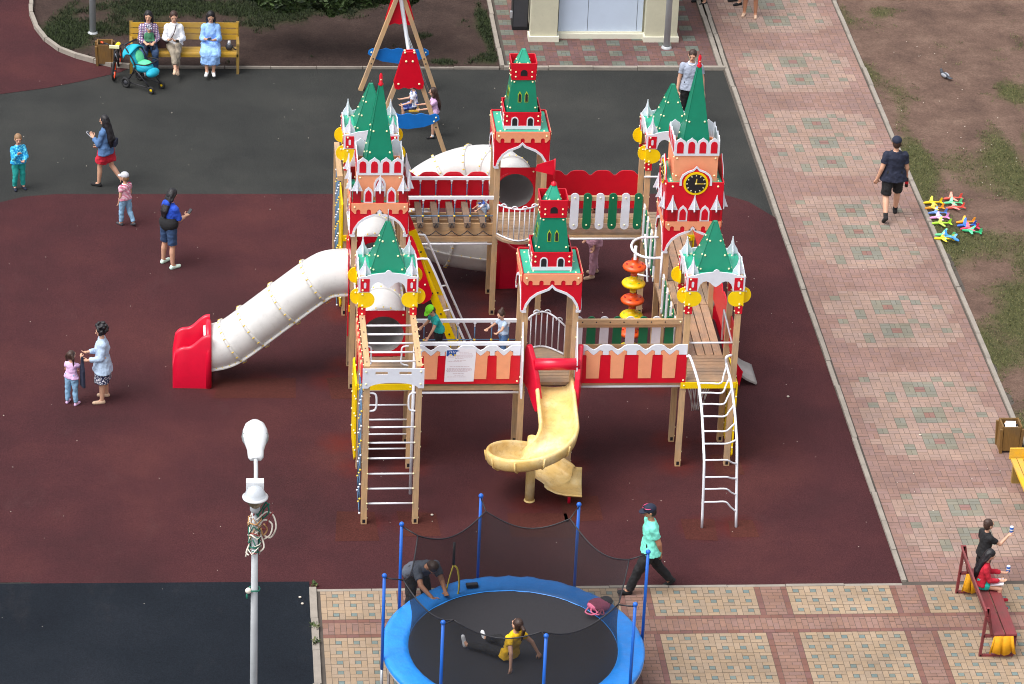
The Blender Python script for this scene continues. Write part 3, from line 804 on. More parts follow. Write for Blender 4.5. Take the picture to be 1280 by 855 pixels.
b = MB(); b.tube([(AX, AY, 0), (AX, AY, 1.3)], .085, 'slide_yellow', 14); b.lathe([(.10, 0), (.10, .02), (.085, .03)], (AX, AY, 0), 'slide_yellow', 14); b.build('column', SS)
b = MB(); b.tube([(AX + .70, AY - .1, 0), (AX + .70, AY - .1, .2)], .03, 'tube_red', 8); b.build('foot', SS)
for sg in (-1, 1):                                               # red moulded side plates and their crossbar
    b = MB(); U_ = V((.23 if sg < 0 else -.10, -.45, 0)).normalized(); O_ = V((.02, -.04, 0)) if sg < 0 else V((.99, -.04, 0))
    poly = [(-.02, 1.78), (.0, 2.44), (.05, 2.56), (.12, 2.55), (.26, 2.34), (.40, 2.02), (.50, 1.68), (.50, 1.42), (.42, 1.36), (.28, 1.50), (.12, 1.70)]
    b.prism(poly, O_, U_, ZU, .10, 'tube_red', -.05)
    o = b.build('side_plate', SS); m = o.modifiers.new('b', 'BEVEL'); m.width = .025; m.segments = 3
    b = MB(); b.prism([(0, 1.72), (0, 2.98), (.03, 3.0), (.06, 2.9), (.30, 2.35), (.34, 1.62), (.2, 1.55)], (.41 + sg * .485, -.06, 0), (0, -1, 0), ZU, .02, 'white', -.01)
    for v_ in ((.05, 2.7), (.05, 1.9)): b.bolt((.41 + sg * .485 - .011, -.06 - v_[0], v_[1]), (-1, 0, 0), .02)
    b.build('side_board', SS)
b = MB(); b.tube([(.14, -.26, 2.24), (.95, -.26, 2.24)], .11, 'tube_red', 14); o = b.build('crossbar', SS)
# ---- monkey bars in front of the left tower
b = MB()
for x in (-2.93, -2.03):
    b.bb(x - .05, x + .05, -1.95, -.05, 3.03, 3.13, 'wood_y')
    for y in (-.2, -.7, -1.3, -1.8): b.bolt((x, y, 3.13), (0, 0, 1), .015, 'black')
MBS = b.build('monkey_bars', castle)
for x in (-2.93, -2.03): 
    p_ = post(MBS, x, -1.95, 3.02)
for i in range(5):
    y = -.36 - .33 * i; b = MB(); b.tube([(-2.88, y, 3.08), (-2.08, y, 3.08)], .019, 'pipe'); b.build('rung', MBS)
for z in (.40, .70, 1.0, 1.31, 1.62, 1.93):
    b = MB(); b.tube([(-2.88, -1.95, z), (-2.08, -1.95, z)], .017, 'pipe')
    for x in (-2.88, -2.08): b.bolt((x, -2.0, z + .03), (0, -1, 0), .016)
    b.build('rung', MBS)
for z in (.39, .69, .99, 1.29, 1.59):
    b = MB(); b.tube([(-2.88, 0, z), (-2.08, 0, z)], .016, 'pipe'); b.build('rung', TA)
b = MB(); O = V((-2.48, -2.005, 0))
arch = [(.43 * cos(radians(a)), 2.735 + .11 * sin(radians(a))) for a in range(0, 181, 15)]
for (x0, x1) in ((-.53, -.31), (-.10, .10), (.31, .53)): b.prism([(x0, 3.0), (x1, 3.0), (x1, 3.06), (x0, 3.06)], O, (1, 0, 0), ZU, .02, 'white')
b.prism([(-.53, 3.06), (.53, 3.06), (.53, 3.115), (-.53, 3.115)], O, (1, 0, 0), ZU, .02, 'white')
b.prism([(-.53, 2.735), ] + arch[::-1] + [(.53, 2.735), (.53, 3.0), (-.53, 3.0)], O, (1, 0, 0), ZU, .02, 'white')
for sg in (-1, 1):
    for z in (2.82, 3.06): b.bolt(O + V((sg * .47, -.02, z)), (0, -1, 0), .02)
b.build('front_board', MBS)
for sg, x in ((-1, -2.93), (1, -2.03)):
    b = MB(); xx = x + sg * .062
    b.prism([(.06, 2.82), (1.98, 2.82), (1.98, 3.12), (.06, 3.12)], (xx - .012, 0, 0), (0, -1, 0), ZU, .022, 'red')
    for i in range(7):
        y0 = .12 + i * .26; b.prism([(y0, 2.86), (y0 + .14, 2.86), (y0 + .14, 3.10), (y0 + .07, 3.15), (y0, 3.10)], (xx - .018, 0, 0), (0, -1, 0), ZU, .034, 'peach')
        b.bolt((xx, -y0 - .2, 3.12), (0, 0, 1), .015)
    b.build('side_board', MBS)
    b = MB(); b.tube(smooth_path([(x - sg * .05, -1.97, 2.62), (x - sg * .14, -1.97, 2.60), (x - sg * .17, -1.97, 2.52), (x - sg * .17, -1.97, 2.36), (x - sg * .14, -1.97, 2.28), (x - sg * .05, -1.97, 2.26)], 4), .018, 'pipe'); b.build('handle', MBS)
b = MB(); b.tube([(-2.05, -.95, 0), (-2.05, -.95, 3.05)], .027, 'pipe', 10); b.build('slide_pole', MBS)
for y in (.12,):
    for sg in (-1, 1):
        b = MB(); x = -2.48 + sg * .40; b.tube(smooth_path([(x, -.03, 2.5), (x - sg * .12, -.03, 2.47), (x - sg * .13, -.03, 2.3), (x - sg * .13, -.03, 2.15), (x, -.03, 2.1)], 4), .016, 'pipe'); b.build('handle', TA)
# rope net on the left of the bars and yellow climbing boards
def rope_net(x, y0, y1, z0, z1, ny, nz, name='climbing_net', par=castle):
    b = MB(); 
    for i in range(ny + 1):
        y = y0 + (y1 - y0) * i / ny; b.tube([(x, y, z0), (x, y, z1)], .008, 'rope_blue', 6)
    for j in range(nz + 1):
        z = z0 + (z1 - z0) * j / nz; b.tube([(x, y0, z), (x, y1, z)], .008, 'rope_blue', 6)
        for i in range(ny + 1):
            y = y0 + (y1 - y0) * i / ny
            b.ellipsoid((x, y, z), (.022, .022, .022), 'clip' if (i + j) % 2 else 'pipe', 6, 4)
    return b.build(name, par)
rope_net(-3.0, -1.80, -1.0, .12, 2.75, 2, 9)
rope_net(-3.06, 6.2, 7.45, .1, 2.95, 3, 11)
b = MB(); b.bb(-3.11, -3.01, 7.45, 7.55, 0, 2.9, 'wood'); b.bb(-3.11, -3.01, 5.95, 7.5, 2.9, 3.0, 'wood_y'); b.build('net_frame', castle)
def yellow_board(par, x, y0, y1, z0=.15, z1=1.72, dx=.03):
    b = MB(); b.prism([(y0, z0 + .1), (y0 + .1, z0), (y1 - .1, z0), (y1, z0 + .1), (y1, z1), (y0, z1)], (x, 0, 0), (0, 1, 0), ZU, dx, 'yellow')
    for z in (.4, .75, 1.1, 1.45):
        for y in (y0 + .1, y1 - .1):
            for e in ((1, 0, 0), (-1, 0, 0)): b.bolt((x + (dx if e[0] > 0 else 0), y, z), e, .02)
        b.bolt((x + dx / 2, y0, z), (0, -1, 0), .018)
    return b.build('climbing_board', par)
yellow_board(TA, -3.02, -.06, .96); yellow_board(TC, -3.02, 5.92, 6.94, .15, 2.4); yellow_board(TD, 3.83, -.06, .96); yellow_board(TF, 3.83, 5.92, 6.94)
b = MB()
for sg in (-1, 1):
    for i in range(5): b.tube([(3.32 + sg * (-.36 + .14 * i), .93, 1.68), (3.32 + sg * (-.36 + .14 * i) + sg * .30 * (1 - i / 3), .93, .62)], .011, 'pipe', 6)
b.build('rope_lattice', TD)
b = MB(); b.bb(-3.03, -3.01, 2.96, 3.1, 2.3, 3.25, 'red'); [b.bolt((-3.03, 3.0, z), (-1, 0, 0), .02) for z in (2.4, 2.8, 3.1)]; b.build('side_board', TB)
b = MB(); b.bb(-3.005, -2.985, -.04, .08, 2.0, 3.3, 'red'); [b.bolt((-3.005, .0, z), (-1, 0, 0), .02) for z in (2.1, 2.6, 3.1)]; b.bb(-1.975, -1.955, -.04, .08, 1.8, 2.5, 'red'); b.build('side_board', TA)
# ---- curved white ladder at the right front tower
def lp(a, c): return (830 + a / 4.75, 420 + c / 4.75)
Lr = [gx(*lp(*p), 3.0) for p in ((205, 280), (213, 350), (222, 420), (229, 520), (234, 640), (238, 780))] + [V((3.03, -2.22, 0))]
Rr_ = [gx(*lp(*p), 3.62) for p in ((372, 175), (395, 260), (408, 350), (420, 450), (428, 560), (433, 690))] + [V((3.64, -2.21, 0))]
def fit_curve(pts):
    zs = [p.z for p in pts]; return smooth_path(pts, 5)
top = [V((2.90, -.06, 2.28)), V((2.95, -.16, 2.30))]; topR = [V((3.70, -.06, 2.30)), V((3.60, -.14, 2.30))]
LP, RP = fit_curve(top + Lr), fit_curve(topR + Rr_)
b = MB(); b.tube(LP, .024, 'pipe', 10); b.tube(RP, .024, 'pipe', 10)
LAD = b.build('arch_ladder', castle)
def at_z(P, z):
    for i in range(len(P) - 1):
        a, c = P[i], P[i + 1]
        if (a.z - z) * (c.z - z) <= 0 and a.z != c.z: return a + (c - a) * ((z - a.z) / (c.z - a.z))
    return P[-1]
def along_pix(P, py):
    best = min(P, key=lambda q: abs(proj(q)[1] - py)); return best
def proj(P):
    c = CM @ (V(P) - CAM); return CX - FPX * c.x / c.z, CY + FPX * c.y / c.z
for yl, dl in ((280, -100), (335, -95), (400, -80), (475, -60), (557, -45), (645, -18), (738, 0), (828, 25), (925, 28), (1015, 0)):
    pl = along_pix(LP, 420 + yl / 4.75); pr = along_pix(RP, 420 + (yl + dl) / 4.75)
    mid = pl + V((.40, 0, 0)); b = MB()
    b.tube(smooth_path([pl, pl + V((.2, 0, 0)), mid, mid * .5 + pr * .5 + V((0, .0, -.012)), pr], 4), .016, 'pipe'); b.build('rung', LAD)
b = MB(); b.tube([(2.9, .04, 2.50), (3.74, .04, 2.50)], .018, 'pipe'); b.build('safety_bar', TD)
b = MB(); b.bb(3.80, 3.82, .02, .9, 2.0, 2.62, 'red'); [b.bolt((3.80, y, 2.4), (-1, 0, 0), .02) for y in (.15, .75)]; b.build('side_board', TD); b = MB(); b.tube([(3.66, .82, 2.15), (3.66, .82, 2.75), (3.76, .3, 2.35)], .018, 'pipe'); b.build('handle', TD)
# ---- steep yellow ladder stair to the right of the gate tower
b = MB()
for y in (3.0, 3.86):
    b.beam((-1.80, y, 2.86), (-.66, y, 0), .05, .15, 'yellow', (1, 0, 0))
    for f in (.15, .3, .45, .6, .75): b.bolt((-1.80 + 1.14 * f, y - .026, 2.86 - 2.86 * f), (0, -1, 0), .02, 'black')
ST = b.build('stair', castle)
for i in range(6):
    f = (2.86 - (1.5 - .25 * i)) / 2.86; b = MB(); b.box((-1.80 + 1.14 * f, 3.43, 1.5 - .25 * i), (.2, .82, .035), 'deck_y'); b.build('step', ST)
for y, dz in ((2.93, 0), (3.93, .0)):
    b = MB(); b.tube(smooth_path([(-1.86, y, 2.72), (-1.62, y, 2.74), (-1.50, y, 2.62), (-1.10, y, 1.66), (-.66, y, .62), (-.60, y, .42), (-.66, y, .36)], 5), .022, 'pipe')
    b.tube([(-1.12, y, 1.68), (-1.24, y, 1.66)], .016, 'pipe'); b.build('handrail', ST)
for y in (2.955, 3.90):
    b = MB(); b.prism([(-1.965, 3.22), (-1.965, 1.9), (-1.62, 1.80), (-1.50, 1.88), (-1.46, 2.0), (-1.80, 3.05), (-1.87, 3.2)][::-1], (0, y, 0), (1, 0, 0), ZU, .02, 'red'); b.bolt((-1.6, y - .02, 2.2), (0, -1, 0), .02); b.bolt((-1.9, y - .02, 3.1), (0, -1, 0), .02); b.build('side_board', ST)
# ---- concave slide to the right of the clock tower
P = smooth_path([(3.80, 0, 1.77), (3.90, 0, 1.66), (3.98, 0, 1.42), (4.12, 0, .90), (4.30, 0, .46), (4.52, 0, .20), (4.78, 0, .06)], 4)
b = MB(); n = len(P)
for y0, y1 in ((2.98, 3.74),):
    lo_ = []
    for p in P: lo_.append((b.v((p.x, y0, p.z)), b.v((p.x, y1, p.z)), b.v((p.x - .02, y0, p.z - .03)), b.v((p.x - .02, y1, p.z - .03))))
    for i in range(n - 1):
        a, c = lo_[i], lo_[i + 1]
        b.face([a[0], a[1], c[1], c[0]], 'steel', True); b.face([a[2], c[2], c[3], a[3]], 'steel', True); b.face([a[0], c[0], c[2], a[2]], 'steel'); b.face([a[1], a[3], c[3], c[1]], 'steel')
    b.face([lo_[-1][0], lo_[-1][1], lo_[-1][3], lo_[-1][2]], 'steel')
RS = b.build('curved_slide', castle)
M('slide_grey', '#9a9390', .5, .12, 4, dirt=.3); bpy.data.objects['curved_slide'].data.materials[0] = MT['slide_grey']
for y in (2.955, 3.745):
    b = MB(); up = [(p.x + .10 * (1 - i / n) + .0, p.z + .13 * (1 - (i / n) ** 2.2) + .01) for i, p in enumerate(P)][:-5]
    dn = [(p.x - .03, max(.0, p.z - .26 * (1 - i / n) - .02)) for i, p in enumerate(P)][:-5]; dn[-1] = (dn[-1][0], 0.0)
    b.prism((dn + up[::-1]), (0, y + .02, 0), (1, 0, 0), ZU, .02, 'red'); b.build('side_board', RS)
# ---- spinning discs on a white pole
SPX, SPY = 2.36, 3.44
b = MB(); b.tube([(SPX, SPY, 0), (SPX, SPY, 2.74)], .028, 'pipe', 10)
RG = [V((2.84, 3.0, 2.72)), V((2.62, 2.98, 2.72))] + [V((2.62 + .34 * cos(radians(a)), 3.42 + .44 * sin(radians(a)), 2.72)) for a in range(-80, -281, -20)] + [V((2.84, 3.86, 2.72))]
b.tube(smooth_path(RG, 3), .024, 'pipe', 10); 
b.tube([(2.79, 2.96, 2.85), (2.79, 2.96, 2.1)], .02, 'pipe'); b.tube([(2.79, 3.9, 2.85), (2.79, 3.9, 2.1)], .02, 'pipe')
SP = b.build('spinner', castle)
for i, z in enumerate((2.34, 1.99, 1.64, 1.30, .95, .6)):
    b = MB(); m_ = 'orange' if i % 2 == 0 else 'disc_yellow'
    b.lathe([(.065, .14), (.06, .09), (.075, .06), (.13, .035), (.20, .015), (.225, -.02), (.215, -.055), (.14, -.075), (.07, -.085), (.06, -.20), (.065, -.2)], (SPX, SPY, z), m_, 22)
    for a in range(0, 360, 60):
        c = V((SPX + .145 * cos(radians(a)), SPY + .145 * sin(radians(a)), z + .031)); R = Matrix.Rotation(radians(a), 3, 'Z')
        b.ellipsoid(c, (.022, .042, .006), 'dark_red' if i % 2 == 0 else 'gold', 8, 4, R)
    b.build('disc', SP)
# ladder braces between the clock tower and the back right pavilion
for pts, r_ in (([(2.78, 5.2, 2.12), (2.78, 4.5, 1.45)], .022), ([(2.62, 4.8, 1.46), (2.84, 4.7, 1.46)], .018), ([(2.8, 5.92, 3.0), (3.5, 5.92, 3.0)], .018), ([(2.84, 6.9, 2.9), (3.8, 6.9, 2.9)], .018), ([(3.0, 6.9, 2.9), (3.0, 6.9, 3.5)], .03)):
    b = MB(); b.tube(pts, r_, 'pipe'); b.build('brace', TF)
# flag of the front belfry is red; poster on the striped front panel
b = MB(); PO = V((-1.44, -.075, 1.79)); pw, ph = .525, .69
b.prism([(0, .005), (pw, .01), (pw + .03, ph - .02), (.42, ph - .01), (.38, ph - .03), (.30, ph), (.2, ph - .03), (.02, ph - .04)], PO, (1, 0, 0), ZU, .002, 'paper' if 'paper' in MT else M('paper', '#e9e7f0', .7, .02), 0)
M('ink', '#c9b4bd', .8, .1); M('ink_blue', '#1c4f9c', .7, .1)
b.prism([(.025, .53), (.05, .52), (.08, .56), (.11, .57), (.14, .53), (.19, .53), (.2, .61), (.26, .63), (.2, .65), (.03, .64)], PO, (1, 0, 0), ZU, .0015, 'ink_blue', .002)
for x, z in ((.09, .545), (.16, .54)): b.prism([(x, z), (x + .03, z - .01), (x + .035, z + .02), (x + .005, z + .02)], PO, (1, 0, 0), ZU, .0015, 'clip', .0035)
for k in range(4): b.prism([(.075 + .03 * k, .585), (.083 + .03 * k, .585), (.092 + .03 * k, .625), (.084 + .03 * k, .625)], PO, (1, 0, 0), ZU, .001, 'paper', .0037)
rows = [(.60, .25, .42), (.565, .27, .48), (.54, .04, .5), (.52, .05, .5), (.50, .06, .48), (.47, .18, .34), (.435, .17, .38), (.41, .05, .3), (.31, .09, .44), (.27, .04, .48), (.25, .04, .49), (.23, .03, .48), (.21, .04, .42), (.17, .15, .35), (.135, .18, .34), (.10, .05, .38)]
for z, x0, x1 in rows:
    x = x0
    while x < x1:
        l = rnd.uniform(.015, .045); e = min(x + l, x1); b.prism([(x, z), (e, z), (e, z + .009), (x, z + .009)], PO, (1, 0, 0), ZU, .001, 'ink', .002); x = e + .008
tag(b.build('notice_poster'), 'white printed paper notice with a blue corner, fixed on the striped castle panel', 'poster')
# ================================================================== GROUND
def rubber(name, stops, wear=None):
    m, n, b = newmat(name)
    t = noise_tex(n, .35, 5, .6); r = ramp(n, t.outputs[0], stops)
    f = noise_tex(n, 42, 3, .8); fr = ramp(n, f.outputs[0], [(.30, (.62,) * 3), (.5, (.95,) * 3), (.72, (1.35,) * 3)])
    src = mixc(n, 1.0, r.outputs[0], fr.outputs[0], 'MULTIPLY')
    if wear:
        a = N(n, 'ShaderNodeAttribute'); a.attribute_name = 'wear'
        w2 = noise_tex(n, 5, 8, .85); wm = N(n, 'ShaderNodeMath', operation='MULTIPLY'); n.links.new(a.outputs['Fac'], wm.inputs[0]); n.links.new(w2.outputs[0], wm.inputs[1])
        wr = ramp(n, wm.outputs[0], [(.14, (0, 0, 0)), (.5, (.75,) * 3)])
        src = mixc(n, wr.outputs[0], src, wear)
    # footprints of dust: broad paler scuffs and thin streaks
    d = noise_tex(n, 1.3, 7, .72, vscale=(1, .45, 1)); dr = ramp(n, d.outputs[0], [(.58, (0, 0, 0)), (.85, (.05,) * 3)])
    src = mixc(n, dr.outputs[0], src, (.26, .20, .18))
    n.links.new(src, b.inputs['Base Color']); b.inputs['Roughness'].default_value = .9; b.inputs['Specular IOR Level'].default_value = .10
    bp = N(n, 'ShaderNodeBump'); bp.inputs['Strength'].default_value = .5; bp.inputs['Distance'].default_value = .012
    n.links.new(f.outputs[0], bp.inputs['Height']); n.links.new(bp.outputs[0], b.inputs['Normal'])
    MT[name] = m
rubber('rubber_red', [(.30, lin('#3a2326')), (.5, lin('#45272a')), (.70, lin('#512e2e'))], lin('#58231f'))
rubber('rubber_grey', [(.3, lin('#2d2e2e')), (.5, lin('#353635')), (.7, lin('#3e3e3c'))])
rubber('rubber_dark', [(.3, lin('#171b22')), (.5, lin('#1b2027')), (.7, lin('#21252c'))])
def soil_mat(name='soil', cs=('#54433c', '#69544a', '#7c665a'), gs=('#37391f', '#4c4d30', '#676345')):
    m, n, b = newmat(name)
    t = noise_tex(n, 1.1, 8, .7); r = ramp(n, t.outputs[0], [(.3, lin(cs[0])), (.5, lin(cs[1])), (.72, lin(cs[2]))])
    f = noise_tex(n, 22, 6, .75); fr = ramp(n, f.outputs[0], [(.3, (.62,) * 3), (.7, (1.25,) * 3)])
    src = mixc(n, 1.0, r.outputs[0], fr.outputs[0], 'MULTIPLY')
    a = N(n, 'ShaderNodeAttribute'); a.attribute_name = 'grass'
    g2 = noise_tex(n, 7, 9, .88); ad = N(n, 'ShaderNodeMath', operation='MULTIPLY_ADD'); n.links.new(g2.outputs[0], ad.inputs[0]); ad.inputs[1].default_value = .9; 
    sb = N(n, 'ShaderNodeMath', operation='SUBTRACT'); n.links.new(a.outputs['Fac'], sb.inputs[0]); sb.inputs[1].default_value = .45
    n.links.new(sb.outputs[0], ad.inputs[2])
    gm = ramp(n, ad.outputs[0], [(.34, (0, 0, 0)), (.78, (1, 1, 1))])
    g3 = noise_tex(n, 30, 5, .8); gr = ramp(n, g3.outputs[0], [(.3, lin(gs[0])), (.5, lin(gs[1])), (.7, lin(gs[2]))])
    n.links.new(mixc(n, gm.outputs[0], src, gr.outputs[0]), b.inputs['Base Color']); b.inputs['Roughness'].default_value = .95; b.inputs['Specular IOR Level'].default_value = .15
    bp = N(n, 'ShaderNodeBump'); bp.inputs['Strength'].default_value = .7; bp.inputs['Distance'].default_value = .04
    n.links.new(f.outputs[0], bp.inputs['Height']); n.links.new(bp.outputs[0], b.inputs['Normal'])
    MT[name] = m
soil_mat(); soil_mat('painted_shade_soil', ('#352a27', '#423430', '#4d3f3a'), ('#1e2615', '#2a341c', '#3a4226'))  # second soil: shade painted in as darker soil and grass colours
M('grout', '#4d4640', .95, .15, 3); M('kerb', '#8d857c', .85, .14, 3, bump=.3, bscale=40, dirt=.35)
def paver_mat():
    m, n, b = newmat('paver'); a = N(n, 'ShaderNodeAttribute'); a.attribute_name = 'tone'
    t = noise_tex(n, .7, 6, .65); tr = ramp(n, t.outputs[0], [(.3, (.76,) * 3), (.7, (1.1,) * 3)])
    f = noise_tex(n, 90, 3, .7); fr = ramp(n, f.outputs[0], [(.3, (.86,) * 3), (.7, (1.1,) * 3)])
    s_ = mixc(n, 1.0, a.outputs['Color'], tr.outputs[0], 'MULTIPLY'); s_ = mixc(n, 1.0, s_, fr.outputs[0], 'MULTIPLY')
    d = noise_tex(n, 2.6, 8, .78); dr = ramp(n, d.outputs[0], [(.60, (0, 0, 0)), (.75, (.4,) * 3)])
    s_ = mixc(n, dr.outputs[0], s_, (.12, .10, .09))
    n.links.new(s_, b.inputs['Base Color']); b.inputs['Roughness'].default_value = .85; b.inputs['Specular IOR Level'].default_value = .25
    MT['paver'] = m
paver_mat()
def poly_sheet(name, poly, z, mat):
    b = MB(); b.sheet(poly, z, mat); return tag(b.build(name), kind='structure')
b = MB(); b.sheet([(-400, -400), (400, -400), (400, 500), (-400, 500)], -.05, 'soil'); tag(b.build('ground'), kind='structure')
poly_sheet('grey_rubber_surface', [(-40, -4.13), (6.27, -4.13), (6.2, 17.92), (-40, 17.92)], 0.0, 'rubber_grey')
# red rubber with redder, newer granules round the posts
POSTS = [(cx + .45 * sx, cy + .45 * sy) for cx in (XL, XM, XR) for cy in (Y1, Y2, Y3) if not (cx == XM and cy == Y2) for sx in (-1, 1) for sy in (-1, 1)] + [(-2.93, -1.95), (-2.03, -1.95), (3.03, -2.22), (3.64, -2.21), (.07, -1.4), (.6, -1.3), (.7, -1.0), (-5.3, 3.0), (-4.6, 3.2), (-3.3, 3.3), (.1, 7.3), (-3.2, .9)]
def grid_sheet(name, x0, x1, y0, y1, st, z, mat, attr, fn):
    nx, ny = int((x1 - x0) / st) + 1, int((y1 - y0) / st) + 1
    vs, fs, at = [], [], []
    for j in range(ny + 1):
        for i in range(nx + 1):
            x, y = x0 + (x1 - x0) * i / nx, y0 + (y1 - y0) * j / ny; vs.append((x, y, z(x, y) if callable(z) else z)); at.append(fn(x, y))
    for j in range(ny):
        for i in range(nx): a = j * (nx + 1) + i; fs.append((a, a + 1, a + nx + 2, a + nx + 1))
    me = bpy.data.meshes.new(name); me.from_pydata(vs, [], fs); a = me.attributes.new(attr, 'FLOAT', 'POINT'); a.data.foreach_set('value', at)
    me.materials.append(MT[mat]); o = bpy.data.objects.new(name, me); col.objects.link(o); return tag(o, kind='structure')
def wear(x, y):
    s_ = 0
    for px, py in POSTS:
        d = (x - px) ** 2 + (y - py) ** 2
        if d < 1.2: s_ = max(s_, .95 * math.exp(-d / .22))
    return s_
grid_sheet('red_rubber_surface', -8.66, 5.31, -4.13, 11.42, .12, .004, 'rubber_red', 'wear', wear)
poly_sheet('red_rubber_surface', [(-40, -3.8), (-8.66, -3.8), (-8.66, 11.42), (-9.31, 11.30), (-9.79, 11.03), (-13, 10.4), (-40, 10)], .004, 'rubber_red')
poly_sheet('red_rubber_surface', [(5.31, -4.13), (6.26, -4.13), (6.24, 10.27), (5.78, 11.04), (5.31, 11.38)], .004, 'rubber_red')
CURVE = [(-9.56, 23.5), (-9.54, 21.88), (-9.49, 20.92), (-9.36, 20.22), (-9.1, 19.43), (-8.78, 18.86), (-8.41, 18.50), (-8.0, 18.22), (-7.6, 18.02), (-7.2, 17.95)]
poly_sheet('red_rubber_surface', [(-40, 15.6), (-10.02, 16.49), (-8.99, 16.84), (-8.29, 17.19), (-7.42, 17.70), (-7.2, 17.95)] + CURVE[::-1][1:] + [(-9.6, 40), (-40, 40)], .006, 'rubber_red')
poly_sheet('dark_rubber_surface', [(-40, -30), (-3.97, -30), (-3.95, -3.88), (-40, -3.62)], .008, 'rubber_dark')
rubber('rubber_patch', [(.3, lin('#40231f')), (.5, lin('#4b2824')), (.7, lin('#563029'))])
rp = random.Random(4)
for x, y, w_, d_ in ((-3.05, -2.05, .75, .95), (-1.95, -2.0, .7, .8), (.15, -2.1, 1.1, .8), (.95, -1.5, .7, .9), (2.95, -2.3, .6, .7), (3.75, -2.25, .5, .6), (-4.7, 3.0, 1.5, .8), (3.8, .0, .5, .7), (-3.1, 3.0, .5, .8), (1.0, 7.4, .8, .7)):
    poly_sheet('rubber_patch', [(x + sx * w_ / 2 + rp.uniform(-.05, .05), y + sy * d_ / 2 + rp.uniform(-.05, .05)) for sx, sy in ((-1, -1), (1, -1), (1, 1), (-1, 1))], .008, 'rubber_patch')
# soil with patchy grass
def sm(e0, e1, x):
    t = min(1, max(0, (x - e0) / (e1 - e0))); return t * t * (3 - 2 * t)
def blob(x, y, c, rx, ry): return math.exp(-(((x - c[0]) / rx) ** 2 + ((y - c[1]) / ry) ** 2))
DB = [(g(1168, 200), .28, 1.7), (g(1250, 275), 1.0, 1.1), (g(1235, 340), .6, .6), (g(1272, 180), .22, 2.6), (g(1215, 380), .5, .8), (g(1180, 140), .6, .6), (g(1270, 480), .5, .7)]
GB = [(g(1052, 20), .35, 1.0), (g(1075, 85), .3, .9), (g(1105, 15), .5, .35), (g(1130, 140), .3, 1.0), (g(1150, 190), .28, 1.2), (g(1270, 120), .8, .8)]
def grass_r(x, y):
    n_ = noise.fractal(V((x * .7, y * .5, 3)), 1.0, 2.0, 4) * .45
    v_ = .10 + .68 * (1 - sm(13.0, 15.0, y + .3 * (11 - x))) + n_ * 1.1
    for c, rx, ry in DB: v_ -= .62 * blob(x, y, c, rx, ry)
    for c, rx, ry in GB: v_ += .6 * blob(x, y, c, rx, ry)
    return max(0, min(1, v_))
GL = [(g(90, 45), .7, .7), (g(75, 25), .4, .9), (g(180, 15), 1.3, .8), (g(130, 35), .9, .5), (g(250, 8), 1.6, .5), (g(612, 50), .14, 1.6), (g(605, 75), .3, .4), (g(600, 20), .15, 1.2), (g(340, 20), 1.0, .8), (g(420, 10), 1.0, .7), (g(550, 78), .4, .2), (g(530, 45), .3, .2)]
def grass_l(x, y):
    n_ = noise.fractal(V((x * .8, y * .8, 9)), 1.0, 2.0, 4) * .5
    v_ = .08 + n_ * .7 + .35 * sm(22.5, 25, y)
    for c, rx, ry in GL: v_ += .62 * blob(x, y, c, rx, ry)
    return max(0, min(1, v_))
hum = lambda x, y: .015 + .035 * noise.noise(V((x * .6, y * .6, 1)))
grid_sheet('soil_ground', 9.5, 24, -9, 45, .16, hum, 'soil', 'grass', grass_r)
def curve_x(y):
    for (xa, ya_), (xb, yb_) in zip(CURVE, CURVE[1:]):
        if yb_ <= y <= ya_: return xa + (xb - xa) * (y - ya_) / (yb_ - ya_)
    return -9.56 if y > 20 else -7.2
grid_sheet('soil_ground', -9.9, 1.12, 18.0, 45, .10, lambda x, y: -.04 if x < curve_x(y) else hum(x, y), 'painted_shade_soil', 'grass', grass_l)
M('grass_blade', '#54582f', .8, .3, 3); M('grass_dark', '#3c4227', .8, .3, 3); M('grass_dry', '#77704c', .8, .25, 3)
M('painted_shade_grass', '#2c3819', .8, .3, 3); M('painted_shade_dark', '#1d2714', .8, .3, 3)  # darker blade colours with the shade painted in
def blades(name, n, x0, x1, y0, y1, fn, clip=lambda x, y: True, hmin=.015, hmax=.05, mats=('grass_blade', 'grass_dark', 'grass_dry')):
    vs, fs, mi = [], [], []; k = 0; tries = 0
    while k < n and tries < n * 14:
        tries += 1; x, y = rnd.uniform(x0, x1), rnd.uniform(y0, y1)
        f = fn(x, y) + .42 * noise.noise(V((x * 3.1, y * 3.1, 5))) + rnd.uniform(-.22, .10)
        if f < .42 or not clip(x, y): continue
        for q in range(3):
            a = rnd.uniform(0, 2 * pi); h = rnd.uniform(hmin, hmax); w_ = .009; l = rnd.uniform(.01, .05)
            bx, by = x + rnd.uniform(-.03, .03), y + rnd.uniform(-.03, .03); z = hum(bx, by) - .01; c, s_ = cos(a), sin(a); i = len(vs)
            vs += [(bx - s_ * w_, by + c * w_, z), (bx + s_ * w_, by - c * w_, z), (bx + c * l, by + s_ * l, z + h)]; fs.append((i, i + 1, i + 2))
            mi.append(0 if rnd.random() < .5 else (1 if rnd.random() < .65 else 2))
        k += 1
    me = bpy.data.meshes.new(name); me.from_pydata(vs, [], fs); 
    for q in mats: me.materials.append(MT[q])
    me.polygons.foreach_set('material_index', mi); o = bpy.data.objects.new(name, me); col.objects.link(o); return tag(o, 'patchy short grass on bare trodden soil', 'grass', kind='stuff')
blades('grass', 42000, 9.52, 14.5, -1, 24, grass_r)
o_ = blades('grass', 9000, -9.4, 1.1, 18.1, 25, lambda x, y: grass_l(x, y) - .08, lambda x, y: x > curve_x(y) + .1, .03, .10, ('painted_shade_grass', 'painted_shade_dark', 'painted_shade_grass')); o_['label'] = 'dark grass tufts with shade in their colour, behind the bench'
